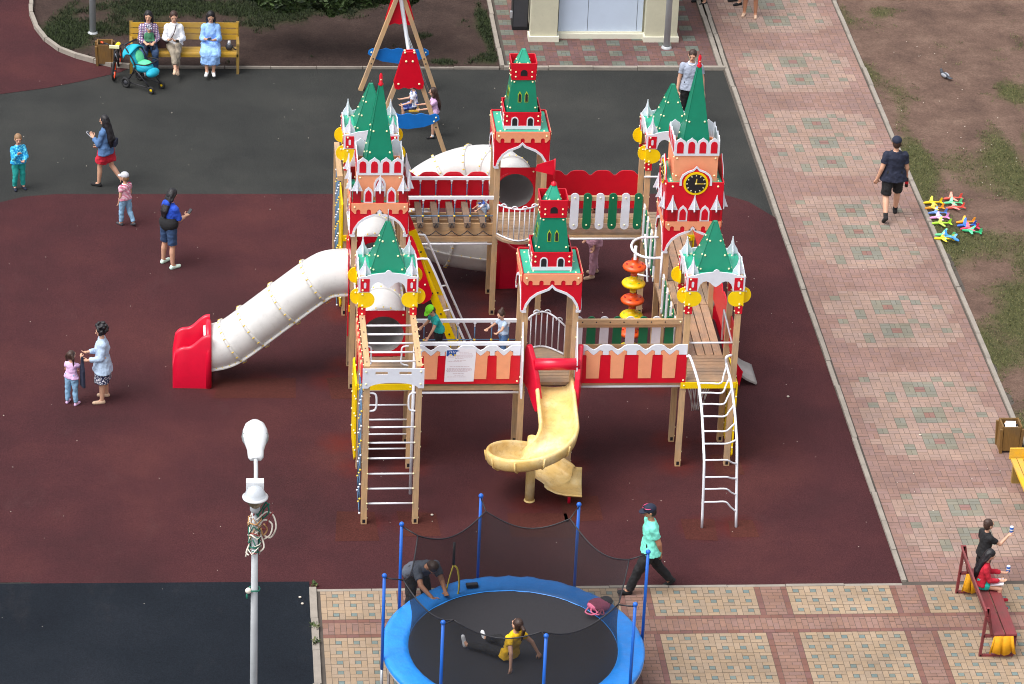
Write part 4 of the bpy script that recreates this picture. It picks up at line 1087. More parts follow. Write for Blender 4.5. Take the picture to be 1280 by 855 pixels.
# pavers: one mesh of single stones per paved area
def paving(name, rects, z=.006):
    vs, fs, cs = [], [], []
    for x0, y0, x1, y1, c in rects:
        i = len(vs); e = .0035; dz = rnd.uniform(-.0015, .0015); k = rnd.uniform(.92, 1.07); t = rnd.uniform(-.008, .008)
        vs += [(x0 + e, y0 + e, z + dz), (x1 - e, y0 + e, z + dz), (x1 - e, y1 - e, z + dz), (x0 + e, y1 - e, z + dz)]; fs.append((i, i + 1, i + 2, i + 3))
        q = (max(0, c[0] * k + t), c[1] * k, max(0, c[2] * k - t), 1); cs += [q] * 4
    me = bpy.data.meshes.new(name); me.from_pydata(vs, [], fs); a = me.color_attributes.new('tone', 'FLOAT_COLOR', 'POINT')
    a.data.foreach_set('color', [u for q in cs for u in q]); me.materials.append(MT['paver'])
    o = bpy.data.objects.new(name, me); col.objects.link(o); return tag(o, kind='structure')
PK, PE, GG, RD = lin('#8e726a'), lin('#9a8277'), lin('#807d71'), lin('#896962')
rects = []; x0, y0 = 6.38, -4.10; u = .2; ncx, ncy = 15, 150
mot = []                                                          # motif rows in cells
for base in (7, 12, 24, 29, 34, 46, 51, 63, 68, 73, 85, 90, 95, 107, 112, 124, 129): mot.append(base)
def pcell(i, j):
    for m_ in mot:
        dj = j - m_; di = i - 7
        if abs(dj) <= 1 and abs(di) <= 1: return RD if (di == 0 and dj == 0) else GG
        if dj in (-1, 1) and abs(di) in (3,) and (di < 0) == (dj < 0): return GG
        if dj in (0, 2) and abs(di) == 5 and (di > 0) == (dj == 0): return GG
        if dj == 2 and di == 2: return GG
        if dj == -2 and di == -3: return GG
    near = min(abs(j - m_) for m_ in mot)
    if 1 <= i <= 13 and near <= 3 and (abs(i - 7) + near * 1.1 < 7.6 + rnd.uniform(-1, .6)): return PE
    return PK
for j in range(ncy):
    for i in range(ncx):
        c = pcell(i, j); X, Y = x0 + i * u, y0 + j * u
        if (i + j) % 2: rects += [(X, Y, X + u, Y + u / 2, c), (X, Y + u / 2, X + u, Y + u, c)]
        else: rects += [(X, Y, X + u / 2, Y + u, c), (X + u / 2, Y, X + u, Y + u, c)]
paving('paved_path', rects)
poly_sheet('path_bed', [(6.2, -4.13), (9.6, -4.13), (9.6, 40), (6.2, 40)], .001, 'grout')
BG, BL, DR, PR = lin('#9c8873'), lin('#717d7a'), lin('#7a5851'), lin('#8b6d62')
rects = []
def pinwheel(X, Y, q, c, acc):
    rects.extend([(X + q, Y + q, X + 2 * q, Y + 2 * q, acc), (X, Y, X + 2 * q, Y + q, c), (X + 2 * q, Y, X + 3 * q, Y + 2 * q, c), (X + q, Y + 2 * q, X + 3 * q, Y + 3 * q, c), (X, Y + q, X + q, Y + 3 * q, c)])
PX0, PY1 = -3.78, -4.20; per = 2.36
def band(a, b_, vertical_at, L0, L1):
    pass
def fillrect(X0, Y0, X1, Y1, c, horiz):
    """running pavers 0.2 x 0.1"""
    if horiz:
        y = Y0; r_ = 0
        while y < Y1 - .02:
            x = X0 - (.1 if r_ % 2 else 0)
            while x < X1 - .01: rects.append((max(x, X0), y, min(x + .2, X1), min(y + .1, Y1), c)); x += .2
            y += .1; r_ += 1
    else:
        x = X0; r_ = 0
        while x < X1 - .02:
            y = Y0 - (.1 if r_ % 2 else 0)
            while y < Y1 - .01: rects.append((x, max(y, Y0), min(x + .1, X1), min(y + .2, Y1), c)); y += .2
            x += .1; r_ += 1
rows = [(PY1, PY1 - 0.9, 3), (PY1 - 1.46, PY1 - 3.26, 6), (PY1 - 3.82, PY1 - 5.62, 6)]
for yt, yb, nr in rows:
    x = PX0 + .14 - .0
    xs = []
    X = PX0 + .1 
    # first column of four wheels then the regular period
    starts = [(PX0 + .10, 4)] + [(1.86 - .0 + 2.36 * k - 2.36, 6) for k in range(6)]
    starts[1] = (-.50, 6)
    for k, (X, nc) in enumerate(starts):
        for i in range(nc):
            for j in range(nr): pinwheel(X + i * .3, yb + j * .3, .1, BG, BL)
        X1 = X + nc * .3; Xn = starts[k + 1][0] if k + 1 < len(starts) else X1 + .56
        if Xn - X1 > .3:
            fillrect(X1, yb, X1 + .1, yt, DR, False); fillrect(X1 + .1, yb, Xn - .1, yt, PR, True); fillrect(Xn - .1, yb, Xn, yt, DR, False)
    fillrect(PX0 - .0, yb, PX0 + .10, yt, BG, False)
for (yt, yb) in ((PY1 - .9, PY1 - 1.46), (PY1 - 3.26, PY1 - 3.82)):
    fillrect(PX0, yt - .1, 13.6, yt, DR, True); fillrect(PX0, yb + .1, 13.6, yt - .1, PR, False); fillrect(PX0, yb, 13.6, yb + .1, DR, True)
paving('paved_square', rects)
poly_sheet('square_bed', [(-3.9, -4.13), (14, -4.13), (14, -30), (-3.9, -30)], .001, 'grout')
rects = []; AR, AG = lin('#6f5350'), lin('#6c6f66')
for j in range(22):
    for i in range(16):
        X, Y = 1.30 + i * .3, 18.10 + j * .3
        pinwheel(X, Y, .1, AR if (i + 2 * j) % 4 else AG, AG if (i + 2 * j) % 4 == 0 else AR)
        pass
paving('kiosk_apron', rects, .0065)
poly_sheet('apron_bed', [(1.12, 17.9), (6.3, 17.9), (6.3, 40), (1.12, 40)], .001, 'grout')
# kerbs
def kerb(name, pts, w_=.085, h=.05, seg=1.0):
    b = MB()
    for i in range(len(pts) - 1):
        a, c = V((*pts[i], 0)), V((*pts[i + 1], 0)); L = (c - a).length; n = max(1, round(L / seg)); d = (c - a) / n
        for k in range(n):
            p, q = a + d * k, a + d * (k + 1); e = d.normalized() * .006; s_ = V((-d.y, d.x, 0)).normalized() * rnd.uniform(-.014, .014)
            z = h / 2 - .04 + rnd.uniform(-.010, .006)
            b.beam(p + e + s_ + V((0, 0, z)), q - e + s_ + V((0, 0, z)), w_, h + .08, 'kerb')
    return tag(b.build(name), kind='structure')
kerb('path_kerb', [(6.30, -4.10), (6.29, 17.9), (6.36, 40)]); kerb('path_kerb', [(9.45, -3), (9.45, 40)])
kerb('square_kerb', [(-3.92, -4.16), (6.26, -4.16)], .07, .012); kerb('square_kerb', [(-3.90, -4.1), (-3.98, -12)], .12, .04)
kerb('apron_kerb', [(1.2, 17.95), (6.26, 17.95)], .10, .08); kerb('apron_kerb', [(1.16, 18.0), (1.18, 40)], .09, .07); kerb('apron_kerb', [(6.16, 18.0), (6.24, 40)], .10, .06)
kerb('soil_kerb', [(-7.15, 17.97), (1.1, 17.97)], .05, .045); kerb('soil_kerb', CURVE, .09, .11, .5)
# litter specks on the rubber
b = MB(); M('scrap', '#c9bfb2', .8, .2)
for i in range(150):
    x, y = rnd.uniform(-9.5, 6), rnd.uniform(-6, 17.5); s_ = rnd.uniform(.006, .016) * (1.8 if rnd.random() < .08 else 1)
    z = .012; a = rnd.uniform(0, 6.28); b.box((x, y, z), (s_, s_ * rnd.uniform(.4, 1), .006), 'scrap', Matrix.Rotation(a, 3, 'Z'))
for i in range(26):
    x, y = rnd.uniform(6.4, 9.3), rnd.uniform(-4, 20); s_ = rnd.uniform(.008, .02); b.box((x, y, .013), (s_, s_, .005), 'scrap', Matrix.Rotation(rnd.uniform(0, 6), 3, 'Z'))
for i in range(40):
    x, y = rnd.uniform(9.6, 12), rnd.uniform(8, 20); s_ = rnd.uniform(.008, .022); b.box((x, y, hum(x, y) + .01), (s_, s_, .006), 'scrap', Matrix.Rotation(rnd.uniform(0, 6), 3, 'Z'))
for (px, py) in ((540, 645), (375, 748), (378, 756), (1150, 545), (985, 497)): 
    p = g(px, py); b.ellipsoid((p.x, p.y, .025), (.028, .022, .018), 'scrap', 7, 5)
tag(b.build('litter'), 'small pale scraps scattered over the ground', 'litter', kind='stuff')
# ================================================================== TRAMPOLINE
TX, TY = -.775, -7.22
M('mat_black', '#26252a', .7, .1, 20); M('pad_blue', '#2585de', .36, .08, 5, bump=1.0, bscale=11, dirt=.10); M('pole_blue', '#1a5fbf', .4, .05); M('zinc', '#b9bcc2', .35, .05, metal=.5)
def net_mat():
    m, n, b = newmat('net'); tr = N(n, 'ShaderNodeBsdfTransparent'); mx = N(n, 'ShaderNodeMixShader'); mx.inputs[0].default_value = .60
    b.inputs['Base Color'].default_value = (.012, .012, .014, 1); b.inputs['Roughness'].default_value = .8
    o = n.nodes['Material Output']; n.links.new(tr.outputs[0], mx.inputs[1]); n.links.new(b.outputs[0], mx.inputs[2]); n.links.new(mx.outputs[0], o.inputs[0]); MT['net'] = m
net_mat()
TR = tag(empty('trampoline', (0, 0, 0)), 'round trampoline with blue padded rim, blue net poles and black netting', 'trampoline')
b = MB(); b.lathe([(0, .775), (.8, .765), (1.6, .785), (1.74, .795)], (TX, TY, 0), 'mat_black', 64); b.build('jumping_mat', TR)
b = MB(); n = 128; rad = [1.70, 1.73, 1.80, 1.92, 2.03, 2.10, 2.135, 2.13]; hz = [.80, .835, .848, .85, .85, .842, .81, .75]
rings = []
for r_, h in zip(rad, hz):
    ring = []
    for j in range(n):
        a = 2 * pi * j / n; wob = .016 * noise.noise(V((cos(a) * 9, sin(a) * 9, r_ * 4))) + (.011 * sin(a * 34 + r_ * 9 + 2 * noise.noise(V((cos(a) * 4, sin(a) * 4, 2)))) if 1.75 < r_ < 2.12 else 0)
        seam = -.012 if j % 16 == 0 and 1.75 < r_ < 2.12 else 0
        ring.append(b.v((TX + r_ * cos(a), TY + r_ * sin(a), h + wob + seam)))
    rings.append(ring)
for i in range(len(rings) - 1):
    for j in range(n): b.face([rings[i][j], rings[i][(j + 1) % n], rings[i + 1][(j + 1) % n], rings[i + 1][j]], 'pad_blue', True)
b.build('pad', TR)
b = MB(); b.tube([(TX + 2.10 * cos(2 * pi * j / 64), TY + 2.10 * sin(2 * pi * j / 64), .72) for j in range(64)], .03, 'zinc', 8, closed=True); b.build('frame', TR)
PA = [145, 101, 57, 8, -36, -83, -127, -171]
for a in PA:
    a = radians(a); x, y = TX + 2.17 * cos(a), TY + 2.17 * sin(a); b = MB()
    b.tube([(x, y, .62), (x, y, 2.36)], .026, 'pole_blue', 10); b.ellipsoid((x, y, 2.385), (.042, .042, .042), 'pole_blue', 10, 7); b.tube([(x, y, 0.0), (x, y, .62)], .024, 'zinc', 8)
    b.build('net_pole', TR)
for k in range(4):
    a0, a1 = radians(PA[2 * k]), radians(PA[2 * k + 1]); x0_, y0_, x1_, y1_ = TX + 2.05 * cos(a0), TY + 2.05 * sin(a0), TX + 2.05 * cos(a1), TY + 2.05 * sin(a1)
    b = MB(); b.tube(smooth_path([(x0_, y0_, .70), (x0_, y0_, .1), (x0_ * .92 + x1_ * .08, y0_ * .92 + y1_ * .08, .02), (x1_ * .92 + x0_ * .08, y1_ * .92 + y0_ * .08, .02), (x1_, y1_, .1), (x1_, y1_, .70)], 4), .024, 'zinc'); b.build('leg', TR)
b = MB(); S = 12; NZ = 7; cols = []
PAs = sorted(PA)
for k in range(8):
    a0, a1 = PAs[k], PAs[(k + 1) % 8] + (360 if k == 7 else 0)
    for i in range(S):
        f = i / S; a = radians(a0 + (a1 - a0) * f); sag = 4 * f * (1 - f)
        rt = (1.86 - .16 * sag); zt = 2.27 - .24 * sag; rb, zb = 1.70, .815
        c = []
        for q in range(NZ + 1):
            h = q / NZ; r_ = rb + (rt - rb) * h ** 2 - .05 * sin(pi * h); c.append(b.v((TX + r_ * cos(a), TY + r_ * sin(a), zb + (zt - zb) * h)))
        cols.append(c)
m_ = len(cols)
gap = [i for i in range(m_)]
for i in range(m_):
    am = degrees_ = (PAs[i // S] + 45 * ((i % S) / S))
    for q in range(NZ):
        b.face([cols[i][q], cols[(i + 1) % m_][q], cols[(i + 1) % m_][q + 1], cols[i][q + 1]], 'net', True)
tops = [c[-1].co.copy() for c in cols]
NETO = b.build('safety_net', TR)
b = MB(); b.tube(tops, .012, 'black', 6, closed=True)
for k, a in enumerate(PAs):
    t = tops[k * S]; a = radians(a); b.tube([t, (TX + 2.15 * cos(a), TY + 2.15 * sin(a), 2.34)], .012, 'black', 6)
b.build('edge_cord', TR)
e = tops[PAs.index(145) * 0 + [i for i, a in enumerate(PAs) if a == 101][0] * S + 5]
b = MB(); M('tape_yellow', '#d8c34a', .6, .1)
z = gy(566, 680, TY + 1.68); zp = [gy(px, py, TY + 1.64 - .02 * i) for i, (px, py) in enumerate(((568, 678), (567, 706), (572, 712), (574, 730), (571, 746), (560, 752)))]
b.tube(zp[:2], .022, 'black', 6); b.tube(smooth_path(zp[1:], 4), .016, 'tape_yellow', 6)
zq = [gy(px, py, TY + 1.64) for px, py in ((567, 706), (562, 722), (558, 738), (553, 757))]; b.tube(smooth_path(zq, 4), .013, 'tape_yellow', 6); b.build('zip', TR)
M('pink_bag', '#b65a78', .7, .15, 20); M('navy', '#20263c', .7, .15); M('grey_dark', '#3a3b42', .6, .1)
p = g(750, 762, .85); b = MB(); b.ellipsoid((p.x - .02, p.y + .02, .93), (.20, .16, .10), 'pink_bag', 12, 8); b.ellipsoid((p.x + .1, p.y + .08, .96), (.12, .10, .09), 'grey_dark', 10, 7)
for k in range(3): b.tube(smooth_path([(p.x - .2 + .05 * k, p.y - .06, .94), (p.x - .26 + .1 * k, p.y - .16, .9), (p.x - .12 + .08 * k, p.y - .2, .88), (p.x + .02, p.y - .1, .95)], 4), .014, 'pink_bag', 6)
o_ = tag(b.build('backpack'), 'small pink and black backpack lying on the trampoline', 'bag')
p = g(590, 733, .86); b = MB(); b.box((p.x, p.y, .885), (.20, .10, .05), 'black', Matrix.Rotation(.1, 3, 'Z')); b.box((p.x, p.y, .913), (.17, .07, .01), 'grey_dark', Matrix.Rotation(.1, 3, 'Z')); o_ = b.build('shoe_case'); m = o_.modifiers.new('b', 'BEVEL'); m.width = .012; m.segments = 2; tag(o_, 'small black case lying on the blue trampoline rim', 'case')
# ================================================================== STREET LAMP (front left)
M('pole_grey', '#b3b7bb', .5, .08, 3, dirt=.2); M('lamp_white', '#d4d6d9', .35, .04, 6, dirt=.05)
LX, LY = -5.04, -10.23
L = tag(empty('street_lamp'), 'grey street lamp post with two white heads and tangled coloured wires', 'street lamp')
b = MB(); b.tube([(LX, LY, 0), (LX, LY, 3), (LX, LY, 5.24)], [.060, .054, .046], 'pole_grey', 16); b.build('pole', L)
b = MB(); b.tube(smooth_path([(LX, LY, 5.2), (LX + .01, LY + .02, 5.5), (LX + .02, LY + .32, 5.68), (LX + .02, LY + .58, 5.80)], 5), .032, 'pole_grey', 10); b.build('arm', L)
def head(c, d, name):
    d = V(d).normalized(); s_ = V((-d.y, d.x, 0)).normalized(); up = s_.cross(d) * -1
    if up.z < 0: up = -up
    h = empty(name, (0, 0, 0), L)
    b = MB(); secs = []
    for f, w_, hh in ((0, .08, .05), (.05, .115, .075), (.20, .125, .085), (.30, .15, .10), (.45, .185, .12), (.60, .185, .115), (.72, .145, .09), (.79, .07, .05), (.80, .02, .02)):
        o_ = V(c) + d * f; secs.append([b.v(o_ + s_ * (w_ * cos(a)) + up * (hh * max(sin(a), -.25))) for a in [2 * pi * j / 20 for j in range(20)]])
    for i in range(len(secs) - 1):
        for j in range(20): b.face([secs[i][j], secs[i][(j + 1) % 20], secs[i + 1][(j + 1) % 20], secs[i + 1][j]], 'lamp_white', True)
    b.face(secs[0], 'lamp_white'); b.face(secs[-1], 'lamp_white')
    b.build('housing', h)
    b = MB(); R = Matrix((s_, d, up)).transposed(); b.ellipsoid(V(c) + d * .50 - up * .02, (.205, .26, .12), 'glass_grey' if 'glass_grey' in MT else M('glass_grey', '#8b9194', .15, .05), 18, 10, R); b.build('lens', h)
head((LX + .02, LY + .50, 5.76), (0, .95, .30), 'lamp_head')
M('dome_glass', '#b4bac1', .12, .05, 5)
h2 = empty('lamp_head', (0, 0, 0), L); cz = 5.50
b = MB(); b.lathe([(.05, -.17), (.09, -.13), (.14, -.05), (.165, .0)], (LX, LY - .14, cz), 'glass_brown' if 'glass_brown' in MT else M('glass_brown', '#8a7c62', .12, .1, 5), 22); b.build('lens', h2)
b = MB(); b.lathe([(.165, -.012), (.19, -.006), (.192, .012), (.165, .03), (.145, .08), (.11, .14), (.06, .175), (.001, .185)], (LX, LY - .14, cz), 'lamp_white', 24, mats=['lamp_white'] * 3 + ['dome_glass'] * 4); b.bb(LX - .13, LX + .13, LY - .02, LY + .12, cz + .03, cz + .17, 'lamp_white'); b.build('housing', h2)
b = MB(); b.lathe([(.06, -.28), (.075, -.25), (.075, -.20), (.05, -.165)], (LX, LY - .08, cz), 'pole_grey', 14); b.build('socket', h2)
b = MB(); cl = ['rope_white', 'wire_red', 'wire_green', 'wire_orange']; M('rope_white', '#e4dccf', .7, .1); M('wire_red', '#8e3f3f', .7, .1); M('wire_green', '#1f6a58', .7, .1); M('wire_orange', '#b58a5c', .7, .1)
def wirep(px, py, dy=0): return gy(px, py, LY - .06 + dy)
for k in range(22):
    a = rnd.uniform(0, 6.28); zc_ = rnd.uniform(4.45, 5.1); rr = .075 + rnd.uniform(0, .03)
    b.tube([(LX + rr * cos(a + q * .9), LY + rr * sin(a + q * .9), zc_ + .03 * q * rnd.uniform(-1, 1)) for q in range(7)], rnd.uniform(.008, .013), rnd.choice(cl + ['rope_white', 'pole_grey', 'wire_green']), 5)
for pts, c in (([(321, 650), (333, 640), (342, 645), (345, 660), (338, 672), (328, 668)], 0), ([(322, 660), (330, 650), (340, 655), (338, 668), (330, 674)], 0), ([(320, 668), (314, 676), (308, 690), (311, 694)], 0), ([(323, 670), (316, 684), (322, 690), (330, 684), (326, 668)], 0), ([(320, 655), (331, 662), (335, 650), (341, 640)], 1), ([(322, 645), (328, 635), (333, 628), (336, 640), (326, 650)], 2), ([(319, 640), (326, 648), (330, 636), (337, 630)], 2), ([(330, 655), (334, 662), (329, 669), (326, 660)], 3), ([(320, 664), (312, 680), (307, 696)], 0), ([(318, 640), (316, 652), (320, 664)], 1)):
    b.tube(smooth_path([wirep(px, py, -.03 * i % .1) for i, (px, py) in enumerate(pts)], 4), .013, cl[c], 5)
b.build('wire_bundle', L); b = MB()
b.tube([(LX + .08 * cos(a), LY + .08 * sin(a), 3.83 + .01 * sin(3 * a)) for a in [2 * pi * i / 12 for i in range(12)]], .014, 'wire_green', 5, closed=True); b.ellipsoid((LX - .09, LY - .05, 3.83), (.05, .04, .05), 'rope_white', 8, 6); b.ellipsoid((LX - .11, LY - .06, 3.74), (.02, .02, .05), 'wire_green', 6, 5)
b.build('wire_tie', L)
# other grey poles
def pole(x, y, lab):
    P_ = tag(empty('lamp_post'), lab, 'lamp post'); b = MB(); b.tube([(x, y, 0), (x, y, 6)], [.075, .055], 'pole_grey', 14); b.lathe([(.12, 0), (.12, .03), (.08, .06)], (x, y, 0), 'pole_grey', 14); b.build('pole', P_)
    b = MB(); b.tube(smooth_path([(x, y, 5.9), (x, y - .1, 6.2), (x, y - .6, 6.4)], 4), .03, 'pole_grey'); b.ellipsoid((x, y - .75, 6.42), (.15, .32, .09), 'lamp_white', 14, 8); b.build('lamp_head', P_)
pole(5.06, 19.18, 'plain grey pole standing in front of the cream kiosk'); pole(-8.06, 19.9, 'plain grey pole rising from the grass beside the curved kerb')
# ================================================================== KIOSK
M('cream', '#c4c1aa', .7, .05, 3, dirt=.15); M('cream_light', '#dcdac8', .7, .04, 3, dirt=.15); M('door_blue', '#c3d2e6', .5, .03, 2, dirt=.06)
K = tag(empty('kiosk'), 'cream kiosk with wide pillars and a pale blue door', 'kiosk')
b = MB(); b.bb(2.0, 5.30, 19.86, 22.6, .0, 3.2, 'cream'); b.build('wall', K)
for x0_, x1_ in ((1.94, 2.56), (4.60, 5.34)):
    b = MB(); b.bb(x0_, x1_, 19.56, 19.855, .135, 3.0, 'cream'); o_ = b.build('pillar', K)
    b = MB(); b.bb(x0_ - .04, x1_ + .04, 19.50, 19.855, 0, .13, 'cream_light'); b.build('plinth', o_)
b = MB(); b.bb(2.60, 4.56, 19.70, 19.85, .0, .12, 'cream_light'); b.bb(2.60, 4.56, 19.76, 19.85, .122, .15, 'cream_light'); b.build('sill', K)
b = MB(); xs = [2.60, 3.28, 4.42, 4.56]
for i in range(3): b.bb(xs[i] + .006, xs[i + 1] - .006, 19.80, 19.84, .155, 2.6, 'door_blue')
b.bb(2.60, 4.56, 19.842, 19.852, .155, 2.6, 'grey_dark'); b.build('door', K)
b = MB(); b.bb(1.8, 5.5, 19.4, 22.8, 3.2, 3.4, 'cream_light'); b.build('roof', K)
M('cabinet_black', '#1b1f24', .5, .1, 4)
b = MB(); b.bb(1.58, 1.94, 20.18, 20.6, .02, 1.5, 'cabinet_black'); b.bb(1.56, 1.96, 20.16, 20.62, 1.5, 1.54, 'cabinet_black'); b.bb(1.60, 1.92, 20.172, 20.18, .1, 1.4, 'grey_dark'); b.bb(1.52, 1.575, 20.2, 20.3, .3, .45, 'zinc'); tag(b.build('cabinet'), 'tall black cabinet standing against the left side of the kiosk', 'cabinet')
# ================================================================== BENCHES AND BINS
MT['bench_yellow'] = wood('bench_yellow', '#b98f1c', (.6, 7, 7), .16); MT['bench_yellow_y'] = wood('bench_yellow_y', '#dfac20', (7, .6, 7), .12); MT['bench_leg'] = wood('bench_leg', '#9a7a2c', (5, 5, 1), .2)
BN = tag(empty('bench'), 'long yellow slatted bench with three women sitting on it', 'bench')
x0_, x1_, yb = -7.20, -4.77, 17.62
b = MB()
for i in range(3): b.bb(x0_ + .02, x1_ - .02, yb + .02 + .135 * i, yb + .14 + .135 * i, .45, .49, 'bench_yellow')
b.bb(x0_ + .02, x1_ - .02, yb + .0, yb + .018, .41, .48, 'bench_yellow'); b.build('seat', BN)
b = MB()
for i in range(3):
    z = .66 + .13 * i; yy = yb + .44 + .03 * i; b.box(((x0_ + x1_) / 2, yy, z + .055), (x1_ - x0_ - .04, .035, .112), 'bench_yellow', Matrix.Rotation(-.18, 3, 'X'))
b.build('backrest', BN)
for x in (x0_ + .03, x1_ - .03):
    b = MB(); b.bb(x - .03, x + .03, yb, yb + .06, 0, .68, 'bench_leg'); b.beam((x, yb + .38, 0), (x, yb + .54, 1.05), .06, .07, 'bench_leg', (1, 0, 0)); b.bb(x - .028, x + .028, yb + .062, yb + .40, .38, .44, 'bench_leg'); b.bb(x - .032, x + .032, yb - .01, yb + .46, .682, .73, 'bench_leg'); b.build('leg', BN)
# yellow bench at the right edge: seat and low board at its far end
BR = tag(empty('bench'), 'bright yellow slatted bench at the right edge beside the wooden litter bin', 'bench')
b = MB()
for i in range(5): x = 8.86 + .115 * i; b.bb(x, x + .10, -2.75, -.66, .43, .47, 'bench_yellow_y')
b.build('seat', BR)
b = MB(); b.bb(8.84, 9.44, -.64, -.60, .44, .66, 'bench_yellow_y'); b.build('end_board', BR)
for y in (-.72, -2.6):
    b = MB(); b.bb(8.90, 9.36, y - .05, y + .03, 0, .425, 'bench_leg'); b.build('leg', BR)
def wooden_bin(cx, cy, w_, h, lab, trash):
    B_ = tag(empty('litter_bin'), lab, 'litter bin'); b = MB(); t = .03
    m = 'bin_wood'
    for sx in (-1, 1):
        b.bb(cx + sx * w_ / 2 - t / 2, cx + sx * w_ / 2 + t / 2, cy - w_ / 2, cy + w_ / 2, 0, h, m); 
        for y in (cy - w_ / 2, cy + w_ / 2): b.box((cx + sx * (w_ / 2 + .02), y, h * .45), (.05, .06, h * .9), m, Matrix.Rotation(sx * .06, 3, 'Y'))
    for sy in (-1, 1): b.bb(cx - w_ / 2 + t / 2 + .002, cx + w_ / 2 - t / 2 - .002, cy + sy * w_ / 2 - t / 2, cy + sy * w_ / 2 + t / 2, .06, h - .01, m)
    b.bb(cx - w_ / 2 + t, cx + w_ / 2 - t, cy - w_ / 2 + t, cy + w_ / 2 - t, .05, h * .8, 'black'); b.build('box', B_)
    if trash:
        b = MB(); b.prism([(-.12, -.10), (.07, -.13), (.10, .02), (-.08, .05)], (cx, cy, h - .03), (1, 0, .1), (0, 1, .2), .03, 'paper')
        for k in range(14): b.ellipsoid((cx + rnd.uniform(-.12, .13), cy + rnd.uniform(-.12, .12), h * .8 + rnd.uniform(.0, .06)), (.035, .03, .025), rnd.choice(['paper', 'scrap', 'black', 'wire_orange']), 6, 5)
        b.build('rubbish', B_)
MT['bin_wood'] = wood('bin_wood', '#7b5a2a', (6, 6, .8), .35)
wooden_bin(-7.76, 18.22, .32, .52, 'dark wooden litter bin beside the yellow bench and kerb', False); wooden_bin(9.10, .52, .34, .56, 'brown wooden litter bin full of rubbish at the path edge', True)
# red bench: frames in the yz plane, back on the left
MT['bench_red'] = wood('bench_red', '#7d3236', (7, .6, 7), .22); M('cloth_yellow', '#d99a08', .75, .12, 9, bump=.4, bscale=14)
RB = tag(empty('bench'), 'dark red wooden bench on a metal frame with two children at it', 'bench')
rx, ry0, ry1 = 7.17, -6.46, -4.47
b = MB()
for i in range(2): b.bb(rx + .16 + .21 * i, rx + .345 + .21 * i, ry0 - .06, ry1 + .05, .43, .465, 'bench_red')
b.build('seat', RB)
b = MB()
for i in range(3): b.box((rx + .075 - .038 * i, (ry0 + ry1) / 2, .64 + .12 * i), (.03, ry1 - ry0 + .12, .10), 'bench_red', Matrix.Rotation(-.3, 3, 'Y'))
b.build('backrest', RB)
for y in (ry0, ry1):
    b = MB(); t = .045
    b.beam((rx - .02, y, .02), (rx + .54, y, .02), t, t, 'bench_red'); b.beam((rx - .02, y, .0), (rx + .02, y, .95), t, t, 'bench_red', (0, 1, 0)); b.beam((rx + .54, y, .04), (rx + .54, y, .42), t, t, 'bench_red', (0, 1, 0)); b.beam((rx + .0, y, .405), (rx + .56, y, .405), t, t, 'bench_red'); b.beam((rx + .14, y, .42), (rx + .03, y, .95), t, t, 'bench_red', (0, 1, 0)); b.build('leg_frame', RB)
def hanging_cloth(x0_, x1_, y, z0, z1, lab):
    b = MB(); n = 14; R0, R1 = [], []
    for i in range(n + 1):
        f = i / n; x = x0_ + (x1_ - x0_) * f; w1 = .05 * (f - .5); d = .022 * sin(f * 17) + .01 * sin(f * 31)
        R0.append(b.v((x, y - .005, z1))); R1.append([b.v((x + w1, y - .015 + d * .7, (z0 + z1) / 2 + .01)), b.v((x + w1 * 2.4, y - .03 + d * 1.6, z0 + .02 * sin(f * 9)))])
    for i in range(n): b.face([R0[i], R0[i + 1], R1[i + 1][0], R1[i][0]], 'cloth_yellow', True); b.face([R1[i][0], R1[i + 1][0], R1[i + 1][1], R1[i][1]], 'cloth_yellow', True)
    o = b.build('cloth_bag'); s_ = o.modifiers.new('s', 'SOLIDIFY'); s_.thickness = .03; return tag(o, lab, 'bag')
hanging_cloth(rx + .17, rx + .50, ry0 - .04, .10, .43, 'yellow cloth bag hanging at the near end of the red bench'); hanging_cloth(rx + .10, rx + .30, ry1 - .05, .08, .42, 'yellow cloth bag hanging at the far end of the red bench')
